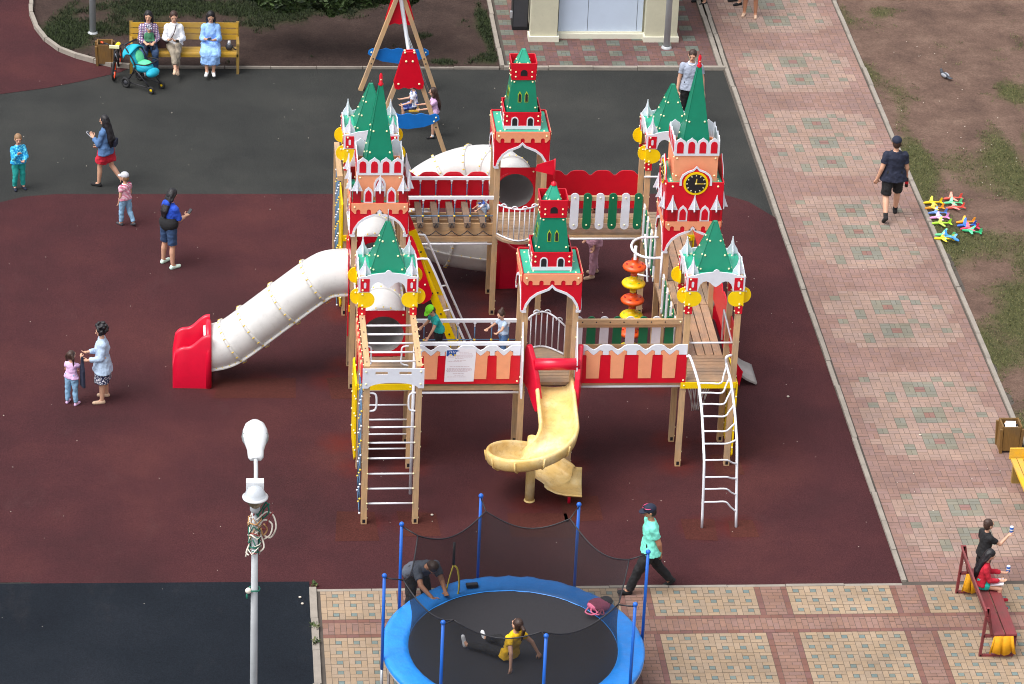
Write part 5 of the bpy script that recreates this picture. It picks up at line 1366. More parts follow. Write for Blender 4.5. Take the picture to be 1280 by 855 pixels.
# ================================================================== SWING
SW = tag(empty('swing_set'), 'wooden A-frame swing set with red top plates and blue cross boards', 'swing')
ya, yf = 13.38, 16.76; ax_ = -1.27; zt = 2.32
for y, sg in ((ya, -1), (yf, 1)):
    for s_ in (-1, 1):
        b = MB(); b.beam((ax_ + s_ * .83, y, 0), (ax_ + s_ * .04, y, zt), .09, .10, 'wood', (0, 1, 0))
        for z in (.78, .66): f = 1 - z / zt; b.bolt((ax_ + s_ * (.04 + .79 * f), y - .046, z), (0, -1, 0), .02, 'black')
        b.build('leg', SW)
    yy = y - .055 if sg < 0 else y + .055
    b = MB(); b.prism([(-.68, .86), (-.66, .94), (-.58, .99), (-.48, .955), (-.40, .96), (-.28, 1.0), (-.15, .955), (0, 1.0), (.15, .955), (.28, 1.0), (.40, .96), (.48, .955), (.58, .99), (.66, .94), (.68, .86), (.55, .76), (.35, .68), (.0, .63), (-.35, .68), (-.55, .76)][::-1], (ax_, yy, 0), (1, 0, 0), ZU, .025, 'blue_board', -.0)
    for s_ in (-1, 1): b.bolt((ax_ + s_ * .60, yy - .026, .9), (0, -1, 0), .022); b.bolt((ax_ + s_ * .56, yy - .026, .81), (0, -1, 0), .022)
    b.build('cross_board', SW)
    for q in (-1, 1):
        if sg > 0 and q < 0: continue
        b = MB(); b.prism([(-.10, zt + .10), (-.14, zt + .04), (-.32, 1.70), (-.30, 1.58), (-.22, 1.55), (-.1, 1.60), (0, 1.57), (.1, 1.60), (.22, 1.55), (.30, 1.58), (.32, 1.70), (.14, zt + .04), (.10, zt + .10)], (ax_, y + q * .066 + (.0 if q < 0 else -.02), 0), (1, 0, 0), ZU, .02, 'red', 0)
        for u_, z in ((-.07, 2.2), (.07, 2.2), (-.22, 1.68), (.22, 1.68), (-.1, 2.4), (.1, 2.4)): b.bolt((ax_ + u_, y + q * .066 - .02 - (.0 if q < 0 else .02), z), (0, -1, 0), .026)
        b.build('top_plate', SW)
b = MB(); b.tube([(ax_, ya, zt - .02), (ax_, yf, zt - .02)], .045, 'zinc', 12); b.build('beam', SW)
M('seat_yellow', '#dcb34a', .5, .1)
for yc, dx in ((14.85, .66), (14.62, .22)):
    zs = .52; b = MB(); b.bb(ax_ + dx - .12, ax_ + dx + .10, yc - .15, yc + .15, zs - .02, zs + .015, 'seat_yellow')
    for s_ in (-.14, .14): b.tube([(ax_, yc + s_, zt - .05), (ax_ + dx, yc + s_, zs)], .007, 'zinc', 5)
    b.build('swing_seat', SW)
# ================================================================== TREES over the top edge
M('leaf_a', '#34471f', .6, .25, 2); M('leaf_b', '#24341a', .6, .25, 2); M('leaf_c', '#4a5d33', .6, .25, 2); MT['bark'] = wood('bark', '#5a4a3c', (4, 4, .6), .35)
def tree(x, y, blobs, nleaf, lab, zc_, seed):
    r_ = random.Random(seed); T = tag(empty('tree', (0, 0, 0)), lab, 'tree'); b = MB()
    b.tube(smooth_path([(x, y, 0), (x + .1, y, 1.2), (x - .05, y + .1, 2.6), (x, y, zc_)], 4), [.22 - .17 * i / 12 for i in range(13)], 'bark', 10)
    for bl in blobs: b.tube(smooth_path([(x, y, zc_ * .6), ((x + bl[0]) / 2, (y + bl[1]) / 2, (zc_ * .6 + bl[2]) / 2 + .3), bl[:3]], 4), [.08 - .07 * i / 8 for i in range(9)], 'bark', 6)
    b.build('trunk', T)
    vs, fs, mi = [], [], []
    for i in range(nleaf):
        bl = blobs[r_.randrange(len(blobs))]; 
        while 1:
            q = V((r_.uniform(-1, 1), r_.uniform(-1, 1), r_.uniform(-1, 1)))
            if q.length < 1: break
        q = q.normalized() * q.length ** .4; p = V(bl[:3]) + V((q.x * bl[3], q.y * bl[3], q.z * bl[4]))
        if noise.noise(p * 1.4) < -.22: continue
        a = V((r_.uniform(-1, 1), r_.uniform(-1, 1), r_.uniform(-.6, .6))).normalized(); c = a.cross(V((r_.uniform(-1, 1), r_.uniform(-1, 1), r_.uniform(-1, 1)))).normalized()
        l = r_.uniform(.05, .09); k = len(vs); vs += [p - a * l, p + c * l * .45, p + a * l, p - c * l * .45]; fs.append((k, k + 1, k + 2, k + 3)); mi.append(r_.choice((0, 0, 1, 2)))
    me = bpy.data.meshes.new('crown'); me.from_pydata(vs, [], fs)
    for q in ('leaf_a', 'leaf_b', 'leaf_c'): me.materials.append(MT[q])
    me.polygons.foreach_set('material_index', mi); o = bpy.data.objects.new('crown', me); col.objects.link(o); o.parent = T
def over(px, py, z, r_, rz): p = g(px, py, z); return (p.x, p.y, z, r_, rz)
tree(-4.6, 25.2, [over(355, -18, 1.7, .8, .6), over(408, -9, 1.5, .7, .5), over(455, -18, 1.6, .7, .5), over(310, -36, 2.0, .8, .6), over(500, -26, 1.8, .7, .6), (-4.6, 25.2, 5.0, 2.2, 1.6), (-3.4, 24.6, 4.4, 1.5, 1.2), (-6.0, 24.8, 4.6, 1.6, 1.2)], 30000, 'leafy green tree whose low branches hang in at the top edge', 4.6, 3)
# pigeon
p = g(1180, 99); M('pigeon', '#43474f', .6, .2, 30); M('pigeon_light', '#9a9ea6', .6, .1)
b = MB(); a = radians(118); R = Matrix.Rotation(a - pi / 2, 3, 'Z'); z = .10
b.ellipsoid((p.x, p.y, z), (.06, .125, .06), 'pigeon', 12, 8, R); hd = V((p.x, p.y, 0)) + R @ V((0, .13, 0)); b.ellipsoid((hd.x, hd.y, z + .085), (.03, .036, .032), 'pigeon', 10, 7)
b.tube([V((p.x, p.y, z + .01)) + R @ V((0, .08, 0)), V((hd.x, hd.y, z + .08))], [.042, .028], 'pigeon', 8); b.prism([(-.03, -.08), (.03, -.08), (.045, -.24), (-.045, -.24)], (p.x, p.y, z - .005), R @ V((1, 0, 0)), R @ V((0, 1, 0)), .012, 'pigeon')
for s_ in (-1, 1): b.ellipsoid(V((p.x, p.y, z + .015)) + R @ V((s_ * .045, -.03, 0)), (.022, .10, .045), 'pigeon_light', 8, 6, R); b.tube([V((p.x, p.y, z - .05)) + R @ V((s_ * .025, .0, 0)), V((p.x, p.y, 0.02)) + R @ V((s_ * .025, .01, 0))], .006, 'wire_orange', 5)
b.tube([V((hd.x, hd.y, z + .082)) + R @ V((0, .03, 0)), V((hd.x, hd.y, z + .072)) + R @ V((0, .055, 0))], [.009, .003], 'black', 5)
tag(b.build('pigeon'), 'grey pigeon walking on the bare soil', 'bird')
# ================================================================== TOY GLIDERS on the grass
def lighten(h, f): 
    c = [int(h[i:i + 2], 16) for i in (1, 3, 5)]; return '#%02x%02x%02x' % tuple(int(x + (255 - x) * f) for x in c)
def glider(px, py, rot, c1, c2, lab, tilt=0.0, z=.03, s_=1.0):
    p = g(px, py); n1, n2 = 'foam_' + c1[1:], 'foam_' + c2[1:]; M(n1, c1, .6, .06, 8); M(n2, c2, .6, .06, 8)
    G_ = tag(empty('toy_glider', (p.x, p.y, hum(p.x, p.y) + z)), lab, 'toy plane', 'foam toy gliders laid out on the grass'); G_.rotation_euler = (radians(tilt), 0, radians(rot)); G_.scale = (s_,) * 3
    b = MB(); b.tube([(-.24, 0, .02), (-.22, 0, .025), (-.15, 0, .03), (0, 0, .035), (.12, 0, .032), (.24, 0, .03), (.25, 0, .03)], [.008, .026, .036, .034, .022, .014, .008], n1, 10); b.ellipsoid((-.10, 0, .052), (.05, .018, .02), n2, 10, 6); b.build('fuselage', G_)
    b = MB()
    for sg in (-1, 1): b.prism([(-.09, .0), (.02, .0), (.05, .16), (.075, .24), (.035, .255), (-.02, .16)] if sg > 0 else [(-.09, .0), (-.02, -.16), (.035, -.255), (.075, -.24), (.05, -.16), (.02, 0)], (0, 0, .045), (1, 0, 0), (0, 1, .10 * sg), .010, n2)
    b.build('wing', G_)
    b = MB(); b.prism([(.16, 0), (.24, 0), (.27, .12), (.22, .125)], (0, .004, .032), (1, 0, 0), ZU, .008, n1)
    for sg in (-1, 1): b.prism([(.18, 0), (.25, 0), (.275, .10), (.235, .105)] if sg > 0 else [(.18, 0), (.235, -.105), (.275, -.10), (.25, 0)], (0, 0, .036), (1, 0, 0), (0, 1, 0), .008, n1)
    b.build('tail', G_)
Yw, Or, Rd, Gn, Bl, Lb, Pk, Lm, Mg = '#f2cf10', '#f09a28', '#e4574a', '#5fc98a', '#3467c4', '#6fa0e0', '#e79ad0', '#a5d83a', '#d93a5e'
for a in ((1165, 257, 4, Yw, '#f4dc4a', 'yellow foam glider nearest the path kerb, farthest back in its row', 4), (1167, 264, 2, Or, '#f6d35c', 'orange foam glider with yellow wings touching the yellow one', -3),
          (1190, 251, 8, Rd, '#f0a08c', 'pink-red foam glider at the far end of the glider patch', 3), (1190, 257, 3, Gn, '#8fdcae', 'mint green foam glider lying between two red gliders', 0), (1193, 263, 6, Rd, '#ee8f86', 'red foam glider just in front of the mint green one', -3),
          (1171, 270, 2, '#5a7fc0', '#8fb0e6', 'slate blue foam glider behind the pale pink glider', 3), (1173, 276, 3, Pk, '#f0bede', 'pale pink foam glider between slate blue and lime gliders', 0), (1176, 283, 0, Lm, '#bfe860', 'lime green foam glider lying alone near the kerb', 4),
          (1206, 281, 4, Or, '#f6b63c', 'orange foam glider at the back of the right-hand cluster', 2), (1207, 285, 6, Bl, '#3f7ad8', 'dark blue foam glider in the right-hand cluster', 12), (1211, 289, 10, Mg, '#e8708a', 'crimson foam glider in the right-hand cluster', 2), (1214, 293, -20, '#2faa72', '#5fd09c', 'emerald foam glider at the front of the right-hand cluster', 0),
          (1180, 298, -12, Gn, '#7fd8a6', 'light green foam glider in the front group by the kerb', 8), (1179, 302, -6, Yw, '#f2e04c', 'yellow foam glider underneath the light green and sky blue ones', 2), (1189, 304, 128, '#3f8fe0', '#6fb4f0', 'sky blue foam glider lying crosswise over the front group', 10)):
    glider(a[0], a[1], a[2], a[3], a[4], a[5], a[6], .03 + (.06 if 'crosswise' in a[5] else 0), .82)
# ================================================================== PUSHCHAIR AND BICYCLE
M('teal_cloth', '#18a8c4', .7, .12, 8, bump=.3, bscale=20); M('mint_cloth', '#5fcf9a', .7, .1, 8); M('tyre', '#1b1b1d', .8, .1); M('bike_orange', '#f0501e', .4, .06)
q = g(182, 110); BX, BY = q.x - .06, q.y + .06
PC = tag(empty('pushchair', (BX, BY, 0)), 'turquoise pushchair with a black frame standing in front of the bench', 'pushchair'); PC.rotation_euler = (0, 0, radians(52))
def wheel(par, c, r_, w_, hub):
    b = MB(); c = V(c); b.tube([c + V((0, r_ * cos(2 * pi * j / 20), r_ * sin(2 * pi * j / 20))) for j in range(20)], w_, 'tyre', 8, closed=True); b.lathe([(0.001, -.015), (r_ * .55, -.015), (r_ * .6, 0), (r_ * .55, .015), (.001, .015)], c, hub, 12, (1, 0, 0)); b.build('wheel', par)
for x in (-.25, .25): wheel(PC, (x, .28, .12), .095, .03, 'grey_dark'); wheel(PC, (x * .75, -.38, .085), .06, .03, 'yellow')
b = MB()
for x in (-.22, .22):
    b.tube(smooth_path([(x, .28, .12), (x, .10, .40), (x, .05, .62), (x, .35, .98)], 4), .016, 'black', 8); b.tube([(x * .8, -.38, .10), (x, .05, .50)], .015, 'black', 8); b.tube([(x, .28, .13), (x * .8, -.36, .12)], .012, 'black', 8)
b.tube([(-.22, .35, .98), (.22, .35, .98)], .02, 'black', 8); b.tube([(-.22, .1, .4), (.22, .1, .4)], .014, 'black', 8); b.tube(smooth_path([(-.24, .02, .62), (-.22, -.25, .66), (0, -.32, .68), (.22, -.25, .66), (.24, .02, .62)], 4), .016, 'black', 8); b.build('frame', PC)
b = MB(); secs = []
for i in range(9):
    a = radians(75 + 85 * i / 8); secs.append([b.v((-.25 + .5 * j / 10, .10 - .34 * cos(a) * (sin(pi * (.15 + .7 * j / 10))), .60 + .36 * sin(a) * sin(pi * (.2 + .6 * j / 10)))) for j in range(11)])
for i in range(8):
    for j in range(10): b.face([secs[i][j], secs[i][j + 1], secs[i + 1][j + 1], secs[i + 1][j]], 'teal_cloth', True)
o_ = b.build('hood', PC); o_.location = (0, .10, .0); m = o_.modifiers.new('s', 'SOLIDIFY'); m.thickness = .015
b = MB(); b.ellipsoid((0, -.02, .50), (.21, .24, .12), 'teal_cloth', 14, 8); b.ellipsoid((0, .16, .66), (.20, .10, .22), 'teal_cloth', 14, 8, Matrix.Rotation(-.4, 3, 'X')); b.ellipsoid((0, -.28, .42), (.19, .12, .10), 'teal_cloth', 12, 8); b.build('seat', PC)
b = MB(); b.ellipsoid((0, -.05, .60), (.14, .18, .045), 'mint_cloth', 12, 8); b.ellipsoid((0, .08, .70), (.13, .05, .16), 'mint_cloth', 12, 8, Matrix.Rotation(-.4, 3, 'X')); b.build('liner', PC)
q = g(146, 92); BK = tag(empty('bicycle', (q.x, q.y + .05, 0)), 'small black bicycle with orange wheel rims parked by the litter bin', 'bicycle'); BK.rotation_euler = (0, 0, radians(-8))
for y in (-.40, .38):
    b = MB(); c = V((0, y, .22)); 
    b.tube([c + V((0, .20 * cos(2 * pi * j / 26), .20 * sin(2 * pi * j / 26))) for j in range(26)], .026, 'tyre', 8, closed=True)
    o_ = b.build('wheel', BK); b = MB(); b.tube([c + V((0, .175 * cos(2 * pi * j / 26), .175 * sin(2 * pi * j / 26))) for j in range(26)], .018, 'bike_orange', 8, closed=True); b.build('rim', o_)
    b = MB(); 
    for j in range(8): b.tube([c, c + V((0, .17 * cos(j * pi / 4 + .2), .17 * sin(j * pi / 4 + .2)))], .005, 'zinc', 4)
    b.lathe([(.001, -.04), (.02, -.04), (.02, .04), (.001, .04)], c, 'grey_dark', 8, (1, 0, 0)); b.build('spokes', o_)
b = MB()
for pts in ([(0, -.40, .22), (0, -.33, .50), (0, -.30, .68)], [(0, -.32, .55), (0, 0, .30), (0, .22, .55)], [(0, -.31, .60), (0, .18, .50)], [(0, .38, .22), (0, .18, .50)], [(0, .38, .22), (0, 0, .28)]): b.tube(pts, .018, 'black', 8)
b.tube([(.01, -.30, .58), (.01, -.02, .33)], .022, 'white', 8); b.build('frame', BK)
b = MB(); b.tube(smooth_path([(-.26, -.18, .78), (-.15, -.28, .80), (0, -.30, .70), (.15, -.28, .80), (.26, -.18, .78)], 4), .014, 'black', 8)
for s_ in (-1, 1): b.tube([(s_ * .26, -.18, .78), (s_ * .32, -.13, .775)], .02, 'bike_orange', 8)
b.box((0, -.32, .76), (.22, .05, .06), 'bolt'); b.build('handlebar', BK)
b = MB(); b.ellipsoid((0, .24, .58), (.06, .13, .035), 'disc_yellow', 12, 6); b.tube([(0, .22, .5), (0, .23, .57)], .015, 'zinc', 6); b.build('saddle', BK)

# weeds in the kerb joint at the lower left
for px, py, s_ in ((393, 733, .7), (394, 786, 1), (394, 806, 1.1)):
    q = g(px, py); W_ = MB(); r_ = random.Random(px + py)
    for k in range(26):
        a = r_.uniform(0, 6.28); l = r_.uniform(.04, .10) * s_; h = r_.uniform(.02, .08) * s_; o_ = V((q.x + r_.uniform(-.04, .04), q.y + r_.uniform(-.08, .08) * s_, .03)); e = V((cos(a) * l, sin(a) * l, h)); n_ = V((-sin(a), cos(a), 0)) * .016
        W_.face([W_.v(o_), W_.v(o_ + e * .55 + n_), W_.v(o_ + e), W_.v(o_ + e * .55 - n_)], r_.choice(['leaf_a', 'leaf_c', 'grass_blade']))
    tag(W_.build('weed', None, False), {733: 'tiny weed at the corner of the paving and the dark rubber', 786: 'green weed in the kerb joint left of the trampoline', 806: 'larger green weed lowest in the kerb joint left of the trampoline'}[py], 'weed', 'weeds along the kerb')
# ================================================================== PEOPLE
M('skin', '#c99a80', .55, .06, 12); M('skin_tan', '#b07c60', .55, .06, 12)
M('hair_black', '#17141a', .5, .2, 40, bump=.5, bscale=90); M('hair_brown', '#3a261e', .5, .2, 40, bump=.5, bscale=90); M('hair_light', '#8a6a4c', .6, .2, 40); M('eye', '#1a1413', .3, .05)
def cloth(k, h, var=.14): return M(k, h, .85, var, 7, bump=.35, bscale=16)
def pattern(name, kind, c1, c2, scale, c3=None):
    m, n, b = newmat(name); tc = N(n, 'ShaderNodeTexCoord')
    if kind in ('stripe', 'plaid'):
        wv = N(n, 'ShaderNodeTexWave', wave_type='BANDS', bands_direction='Z'); wv.inputs['Scale'].default_value = scale; n.links.new(tc.outputs['Object'], wv.inputs['Vector'])
        r = ramp(n, wv.outputs['Fac'], [(.45, lin(c1)), (.55, lin(c2))]); src = r.outputs[0]
        if kind == 'plaid':
            w2 = N(n, 'ShaderNodeTexWave', wave_type='BANDS', bands_direction='X'); w2.inputs['Scale'].default_value = scale; n.links.new(tc.outputs['Object'], w2.inputs['Vector'])
            r2 = ramp(n, w2.outputs['Fac'], [(.45, (0, 0, 0)), (.55, (1, 1, 1))]); src = mixc(n, r2.outputs[0], src, lin(c3 or c2))
    else:
        v_ = N(n, 'ShaderNodeTexVoronoi'); v_.inputs['Scale'].default_value = scale; n.links.new(tc.outputs['Object'], v_.inputs['Vector'])
        r = ramp(n, v_.outputs['Distance'], [(.35, lin(c1)), (.5, lin(c2))]); src = r.outputs[0]
    n.links.new(src, b.inputs['Base Color']); b.inputs['Roughness'].default_value = .85; MT[name] = m; return name
def blend(o, vox, sm_=3):
    m = o.modifiers.new('merge', 'REMESH'); m.mode = 'VOXEL'; m.voxel_size = vox; m.use_smooth_shade = True
    if sm_: s_ = o.modifiers.new('soft', 'SMOOTH'); s_.iterations = sm_; s_.factor = .5
FOLD = bpy.data.textures.new('cloth_folds', 'CLOUDS'); FOLD.noise_scale = .085; FOLD.noise_depth = 2
def fold(o, k):
    m = o.modifiers.new('folds', 'DISPLACE'); m.texture = FOLD; m.texture_coords = 'LOCAL'; m.strength = k; m.mid_level = .42
def ddir(fl, out, s_):
    fl, out = radians(fl), radians(out); return V((s_ * sin(out), cos(out) * sin(fl), -cos(out) * cos(fl)))
def person(lab, pos, H, heading, thigh=((0, 3), (0, 3)), shin=((-2, 2), (-2, 2)), arm=((5, 12), (5, 12)), fore=((15, 6), (15, 6)), lean=0, side=0, head=(0, 0), hs=1.0, fat=1.0, female=False,
           skin='skin', top=None, sleeve=.55, toplen=.0, collar=None, bottom=None, bmat=None, blen=1.9, shoes='black', sock=None, hair='short', hmat='hair_black', cap=None, seat=None, feet=None, grip=.5, extra=None, group=None, turn=0, hl=1.0):
    """thigh, shin, arm, fore: (forward angle, outward angle) for left and right, measured from straight down"""
    # joints
    pel = V((0, 0, 0)); hipw, shw = .053 * H * fat, (.098 if female else .112) * H * (1 if hs < 1.15 else .92)
    Rl = Matrix.Rotation(-radians(lean), 3, 'X') @ Matrix.Rotation(radians(side), 3, 'Y') @ Matrix.Rotation(radians(turn), 3, 'Z')
    S = lambda p: pel + Rl @ V(p)
    torso = (.29 if hs < 1.15 else .275) * H
    shc = S((0, 0, torso)); neck = S((0, .004 * H, torso + .035 * H)); hc = neck + Rl @ V((0, .012 * H, .072 * H * hs))
    LEG = 1.0 if hs < 1.15 else .95
    J = {}
    for i, s_ in enumerate((-1, 1)):
        hip = V((s_ * hipw, 0, -.01 * H)); kn = hip + ddir(*thigh[i], s_) * (.245 * H * LEG); an = kn + ddir(*shin[i], s_) * (.24 * H * LEG)
        sh = S((s_ * (shw - .012 * H), 0, torso - .042 * H)); el = sh + ddir(*arm[i], s_) * (.168 * H); wr = el + ddir(*fore[i], s_) * (.150 * H)
        J[s_] = dict(hip=hip, kn=kn, an=an, sh=sh, el=el, wr=wr, fd=ddir(*fore[i], s_))
    low = min(J[s_]['an'].z for s_ in (-1, 1)) - .045 * H
    z0 = (seat - pel.z + .085 * H * fat) if seat is not None else pos[2] - low
    # ---- body: one continuous surface
    b = MB(); r = H * fat
    def trunk(mb, secs, m):
        rings = [[mb.v(S((rx * H * cos(a), y_ * H + ry * H * sin(a), z_ * H))) for a in [2 * pi * q / 20 for q in range(20)]] for z_, rx, ry, y_ in secs]
        for i in range(len(rings) - 1):
            for q in range(20): mb.face([rings[i][q], rings[i][(q + 1) % 20], rings[i + 1][(q + 1) % 20], rings[i + 1][q]], m, True)
        mb.face(rings[0][::-1], m); mb.face(rings[-1], m)
    sw = shw / H; tz = torso / H; wst = (.070 if female else .082) * fat; bust = .012 if female and hs < 1.15 else .0
    def tsecs(zb, gr, flare=0):
        return [(zb, ((.113 if flare else .092) + flare) * fat + gr, (.068 + flare * .7) * fat + gr, 0), (max(zb + .03, .045), (.109 if flare else .09) * fat + gr, .066 * fat + gr, 0), (.095, wst + gr + (.012 if flare else 0), .055 * fat + gr, 0), (tz - .115, (sw - .022) * min(fat, 1.05) + gr, (.060 + bust) * fat + gr, .003), (tz - .06, sw - .012 + gr, .056 * fat + gr, 0), (tz - .025, sw - .032 + gr, .045 + gr, -.002), (tz + .008, .044 + gr, .036 + gr * .8, 0)]
    def limb(mb, a, c, r0, r1, m='skin', caps=(True, True)): mb.capsule(a, c, r0, r1, m, 12, caps)
    for s_ in (-1, 1):
        j = J[s_]
        limb(b, j['hip'], j['kn'], .050 * r, .033 * r); cm = j['kn'].lerp(j['an'], .3) - (V((0, 1, 0)) * .006 * H); limb(b, j['kn'], cm, .032 * r, .033 * r); limb(b, cm, j['an'], .033 * r, .021 * r)
        limb(b, j['hip'], S((s_ * .045 * H * fat, 0, .05 * H)), .058 * r, .06 * r)
        limb(b, S((0, 0, torso - .03 * H)), j['sh'], .030 * H, .030 * r); limb(b, j['sh'], j['el'], .031 * r, .024 * r); limb(b, j['el'], j['wr'], .024 * r, .016 * r)
        # foot
        d = (j['an'] - j['kn']).normalized(); fw = V((s_ * .12, 1, 0)).normalized()
        ft = feet[0 if s_ < 0 else 1] if feet else 0
        Rf = Matrix.Rotation(radians(ft), 3, 'X'); fdir = Rf @ fw; dn = Rf @ V((0, 0, -1)); heel = j['an'] + dn * .025 * H - fdir * .018 * H; toe = j['an'] + dn * .028 * H + fdir * .095 * H
        limb(b, heel, toe, .021 * H, .017 * H); limb(b, j['an'], j['an'] + fdir * .03 * H + dn * .015 * H, .022 * H, .02 * H); J[s_]['heel'], J[s_]['toe'] = heel, toe
        # hand with five fingers
        fd = j['fd']; u = fd.cross(V((0, 1, 0)) if abs(fd.y) < .8 else V((0, 0, 1))).normalized(); k = u.cross(fd) * 1.0
        pc = j['wr'] + fd * .045 * H
        for q in (-1, 0, 1): limb(b, j['wr'] + u * (q * .006 * H), pc + u * (q * .015 * H), .012 * H, .011 * H)
        for q, ln in ((-1.5, .036), (-.5, .045), (.5, .048), (1.5, .042)):
            f0 = pc + u * (q * .0125 * H); f1 = f0 + (fd + k * grip * .6).normalized() * ln * .55 * H; f2 = f1 + (fd * .7 + k * grip * 1.6).normalized() * ln * .5 * H
            limb(b, f0, f1, .0062 * H, .0058 * H); limb(b, f1, f2, .0058 * H, .005 * H)
        t0 = j['wr'] + fd * .018 * H + u * (-.016 * H * s_) ; limb(b, t0, t0 + (fd * .6 - u * s_ * .7 + k * .4).normalized() * .03 * H, .008 * H, .0065 * H); limb(b, t0 + (fd * .6 - u * s_ * .7 + k * .4).normalized() * .03 * H, t0 + (fd * .9 - u * s_ * .4 + k * .6).normalized() * .052 * H, .0065 * H, .0055 * H)
        J[s_]['hand'] = pc
    trunk(b, tsecs(.0, 0), 'skin')
    limb(b, S((0, 0, torso - .01 * H)), neck + (hc - neck) * .35, .032 * H, .028 * H)
    Rh = Rl @ Matrix.Rotation(radians(head[1]), 3, 'Z') @ Matrix.Rotation(-radians(head[0]), 3, 'X'); Hh = H * hs
    HP = lambda x, y, z: hc + Rh @ (V((x, y, z)) * Hh)
    b.ellipsoid(hc, (.045 * Hh, .056 * Hh, .064 * Hh), 'skin', 16, 12, Rh); b.ellipsoid(HP(0, .014, -.030), (.036 * Hh, .040 * Hh, .036 * Hh), 'skin', 14, 8, Rh)
    limb(b, HP(0, .050, .004), HP(0, .064, -.014), .007 * Hh, .0095 * Hh); limb(b, HP(-.016, .048, -.036), HP(.016, .048, -.036), .0065 * Hh, .0065 * Hh)
    for s_ in (-1, 1): b.ellipsoid(HP(s_ * .046, -.002, -.006), (.009 * Hh, .014 * Hh, .020 * Hh), 'skin', 8, 6, Rh); limb(b, HP(s_ * .028, .047, .014), HP(s_ * .012, .052, .014), .006 * Hh, .006 * Hh)
    if skin != 'skin': b.m[0] = skin
    o = b.build('person'); blend(o, .0078 * max(.8, H / 1.7), 2)
    o.location = (pos[0], pos[1], z0); o.rotation_euler = (0, 0, radians(heading - 90)); tag(o, lab, 'person', group)
    def part(mb, name, vox=.012, sm_=3):
        p_ = mb.build(name, o)
        if vox: blend(p_, vox, sm_)
        if name in ('shirt', 'trousers', 'shorts', 'skirt'): fold(p_, .034 if name != 'skirt' else .045)
        elif name == 'hair': fold(p_, .02)
        return p_
    # eyes, brows and lips
    e = MB()
    for s_ in (-1, 1): e.ellipsoid(HP(s_ * .020, .0515, .004), (.0058 * Hh, .004 * Hh, .0036 * Hh), 'eye', 8, 5, Rh); e.ellipsoid(HP(s_ * .021, .0525, .019), (.009 * Hh, .003 * Hh, .0018 * Hh), hmat if hair != 'none' else 'eye', 8, 4, Rh)
    e.ellipsoid(HP(0, .0545, -.0365), (.015 * Hh, .003 * Hh, .0045 * Hh), M('lip', '#9c5650', .5, .05), 8, 5, Rh); part(e, 'eyes', 0)
    g_ = .010 * H
    if top:
        c = MB()
        for s_ in (-1, 1):
            j = J[s_]
            limb(c, S((0, 0, torso - .04 * H)), j['sh'], .028 * H + g_, .029 * r + g_ * .9, top)
            e1 = min(1, sleeve)
            limb(c, j['sh'], j['sh'].lerp(j['el'], e1), .032 * r + g_, .0265 * r + g_ * (1.15 if sleeve < 1 else .9), top, (True, sleeve > 1))
            if sleeve > 1: limb(c, j['el'], j['el'].lerp(j['wr'], sleeve - 1), .0255 * r + g_ * .9, .018 * r + g_, top, (True, False))
        trunk(c, tsecs(.012 - toplen, g_ / H, .008 + toplen * .22), top)
        if extra: extra(c, S, J, H, top)
        part(c, 'shirt')
        if collar:
            c = MB(); c.tube([S((.042 * H * cos(a), .014 * H + .040 * H * sin(a), torso + .012 * H - .022 * H * max(0, sin(a)))) for a in [2 * pi * i / 14 for i in range(14)]], .009 * H, collar, 6, closed=True); part(c, 'collar', 0)
    if bottom in ('trousers', 'shorts'):
        c = MB()
        for s_ in (-1, 1):
            j = J[s_]; limb(c, S((s_ * .042 * H * fat, 0, .045 * H)), j['hip'], .062 * r + g_ * .6, .060 * r + g_ * .6, bmat)
            e1 = min(1, blen); wide = 1.6 if bottom == 'shorts' else 1.0
            limb(c, j['hip'], j['hip'].lerp(j['kn'], e1), .054 * r + g_, .036 * r + g_ * wide, bmat, (True, blen > 1))
            if blen > 1: limb(c, j['kn'], j['kn'].lerp(j['an'], blen - 1), .035 * r + g_, .027 * r + g_, bmat, (True, False))
        limb(c, S((0, 0, .05 * H)), V((0, 0, -.01 * H)), .064 * r + g_ * .5, .062 * r + g_ * .5, bmat); part(c, 'shorts' if bottom == 'shorts' else 'trousers')
    elif bottom == 'skirt':
        c = MB(); kc = (J[-1]['kn'] + J[1]['kn']) / 2; hcen = (J[-1]['hip'] + J[1]['hip']) / 2; dv = (kc - hcen)
        ln = dv.normalized() * (blen * .245 * H)
        for s_ in (-1, 1):
            a = S((s_ * .035 * H, 0, .05 * H)); limb(c, a, J[s_]['hip'], .052 * r + g_ * .5, (.058 if toplen < .1 else .05) * r + g_ * .6, bmat); limb(c, J[s_]['hip'].lerp(J[s_]['kn'], .0 if toplen < .1 else .3), J[s_]['hip'].lerp(J[s_]['kn'], blen) if blen <= 1 else J[s_]['kn'].lerp(J[s_]['an'], blen - 1) , .062 * r + g_, .066 * r + g_ * 1.3, bmat, (True, False))
            if blen > 1: limb(c, J[s_]['hip'], J[s_]['kn'], .064 * r + g_, .066 * r + g_, bmat)
        for t_ in (.2, .4, .6, .8):
            h_, k_, a_ = (J[-1][q].lerp(J[1][q], t_) for q in ('hip', 'kn', 'an')); limb(c, h_, h_.lerp(k_, min(1, blen)), .062 * r + g_, .066 * r + g_ * 1.2, bmat, (True, False))
            if blen > 1: limb(c, k_, k_.lerp(a_, blen - 1), .062 * r + g_, .066 * r + g_ * 1.2, bmat, (True, False))
        limb(c, hcen, hcen + dv.normalized() * (min(1, blen) * .235 * H), .07 * r + g_, .07 * r + g_, bmat, (True, False)); part(c, 'skirt', .014, 4)
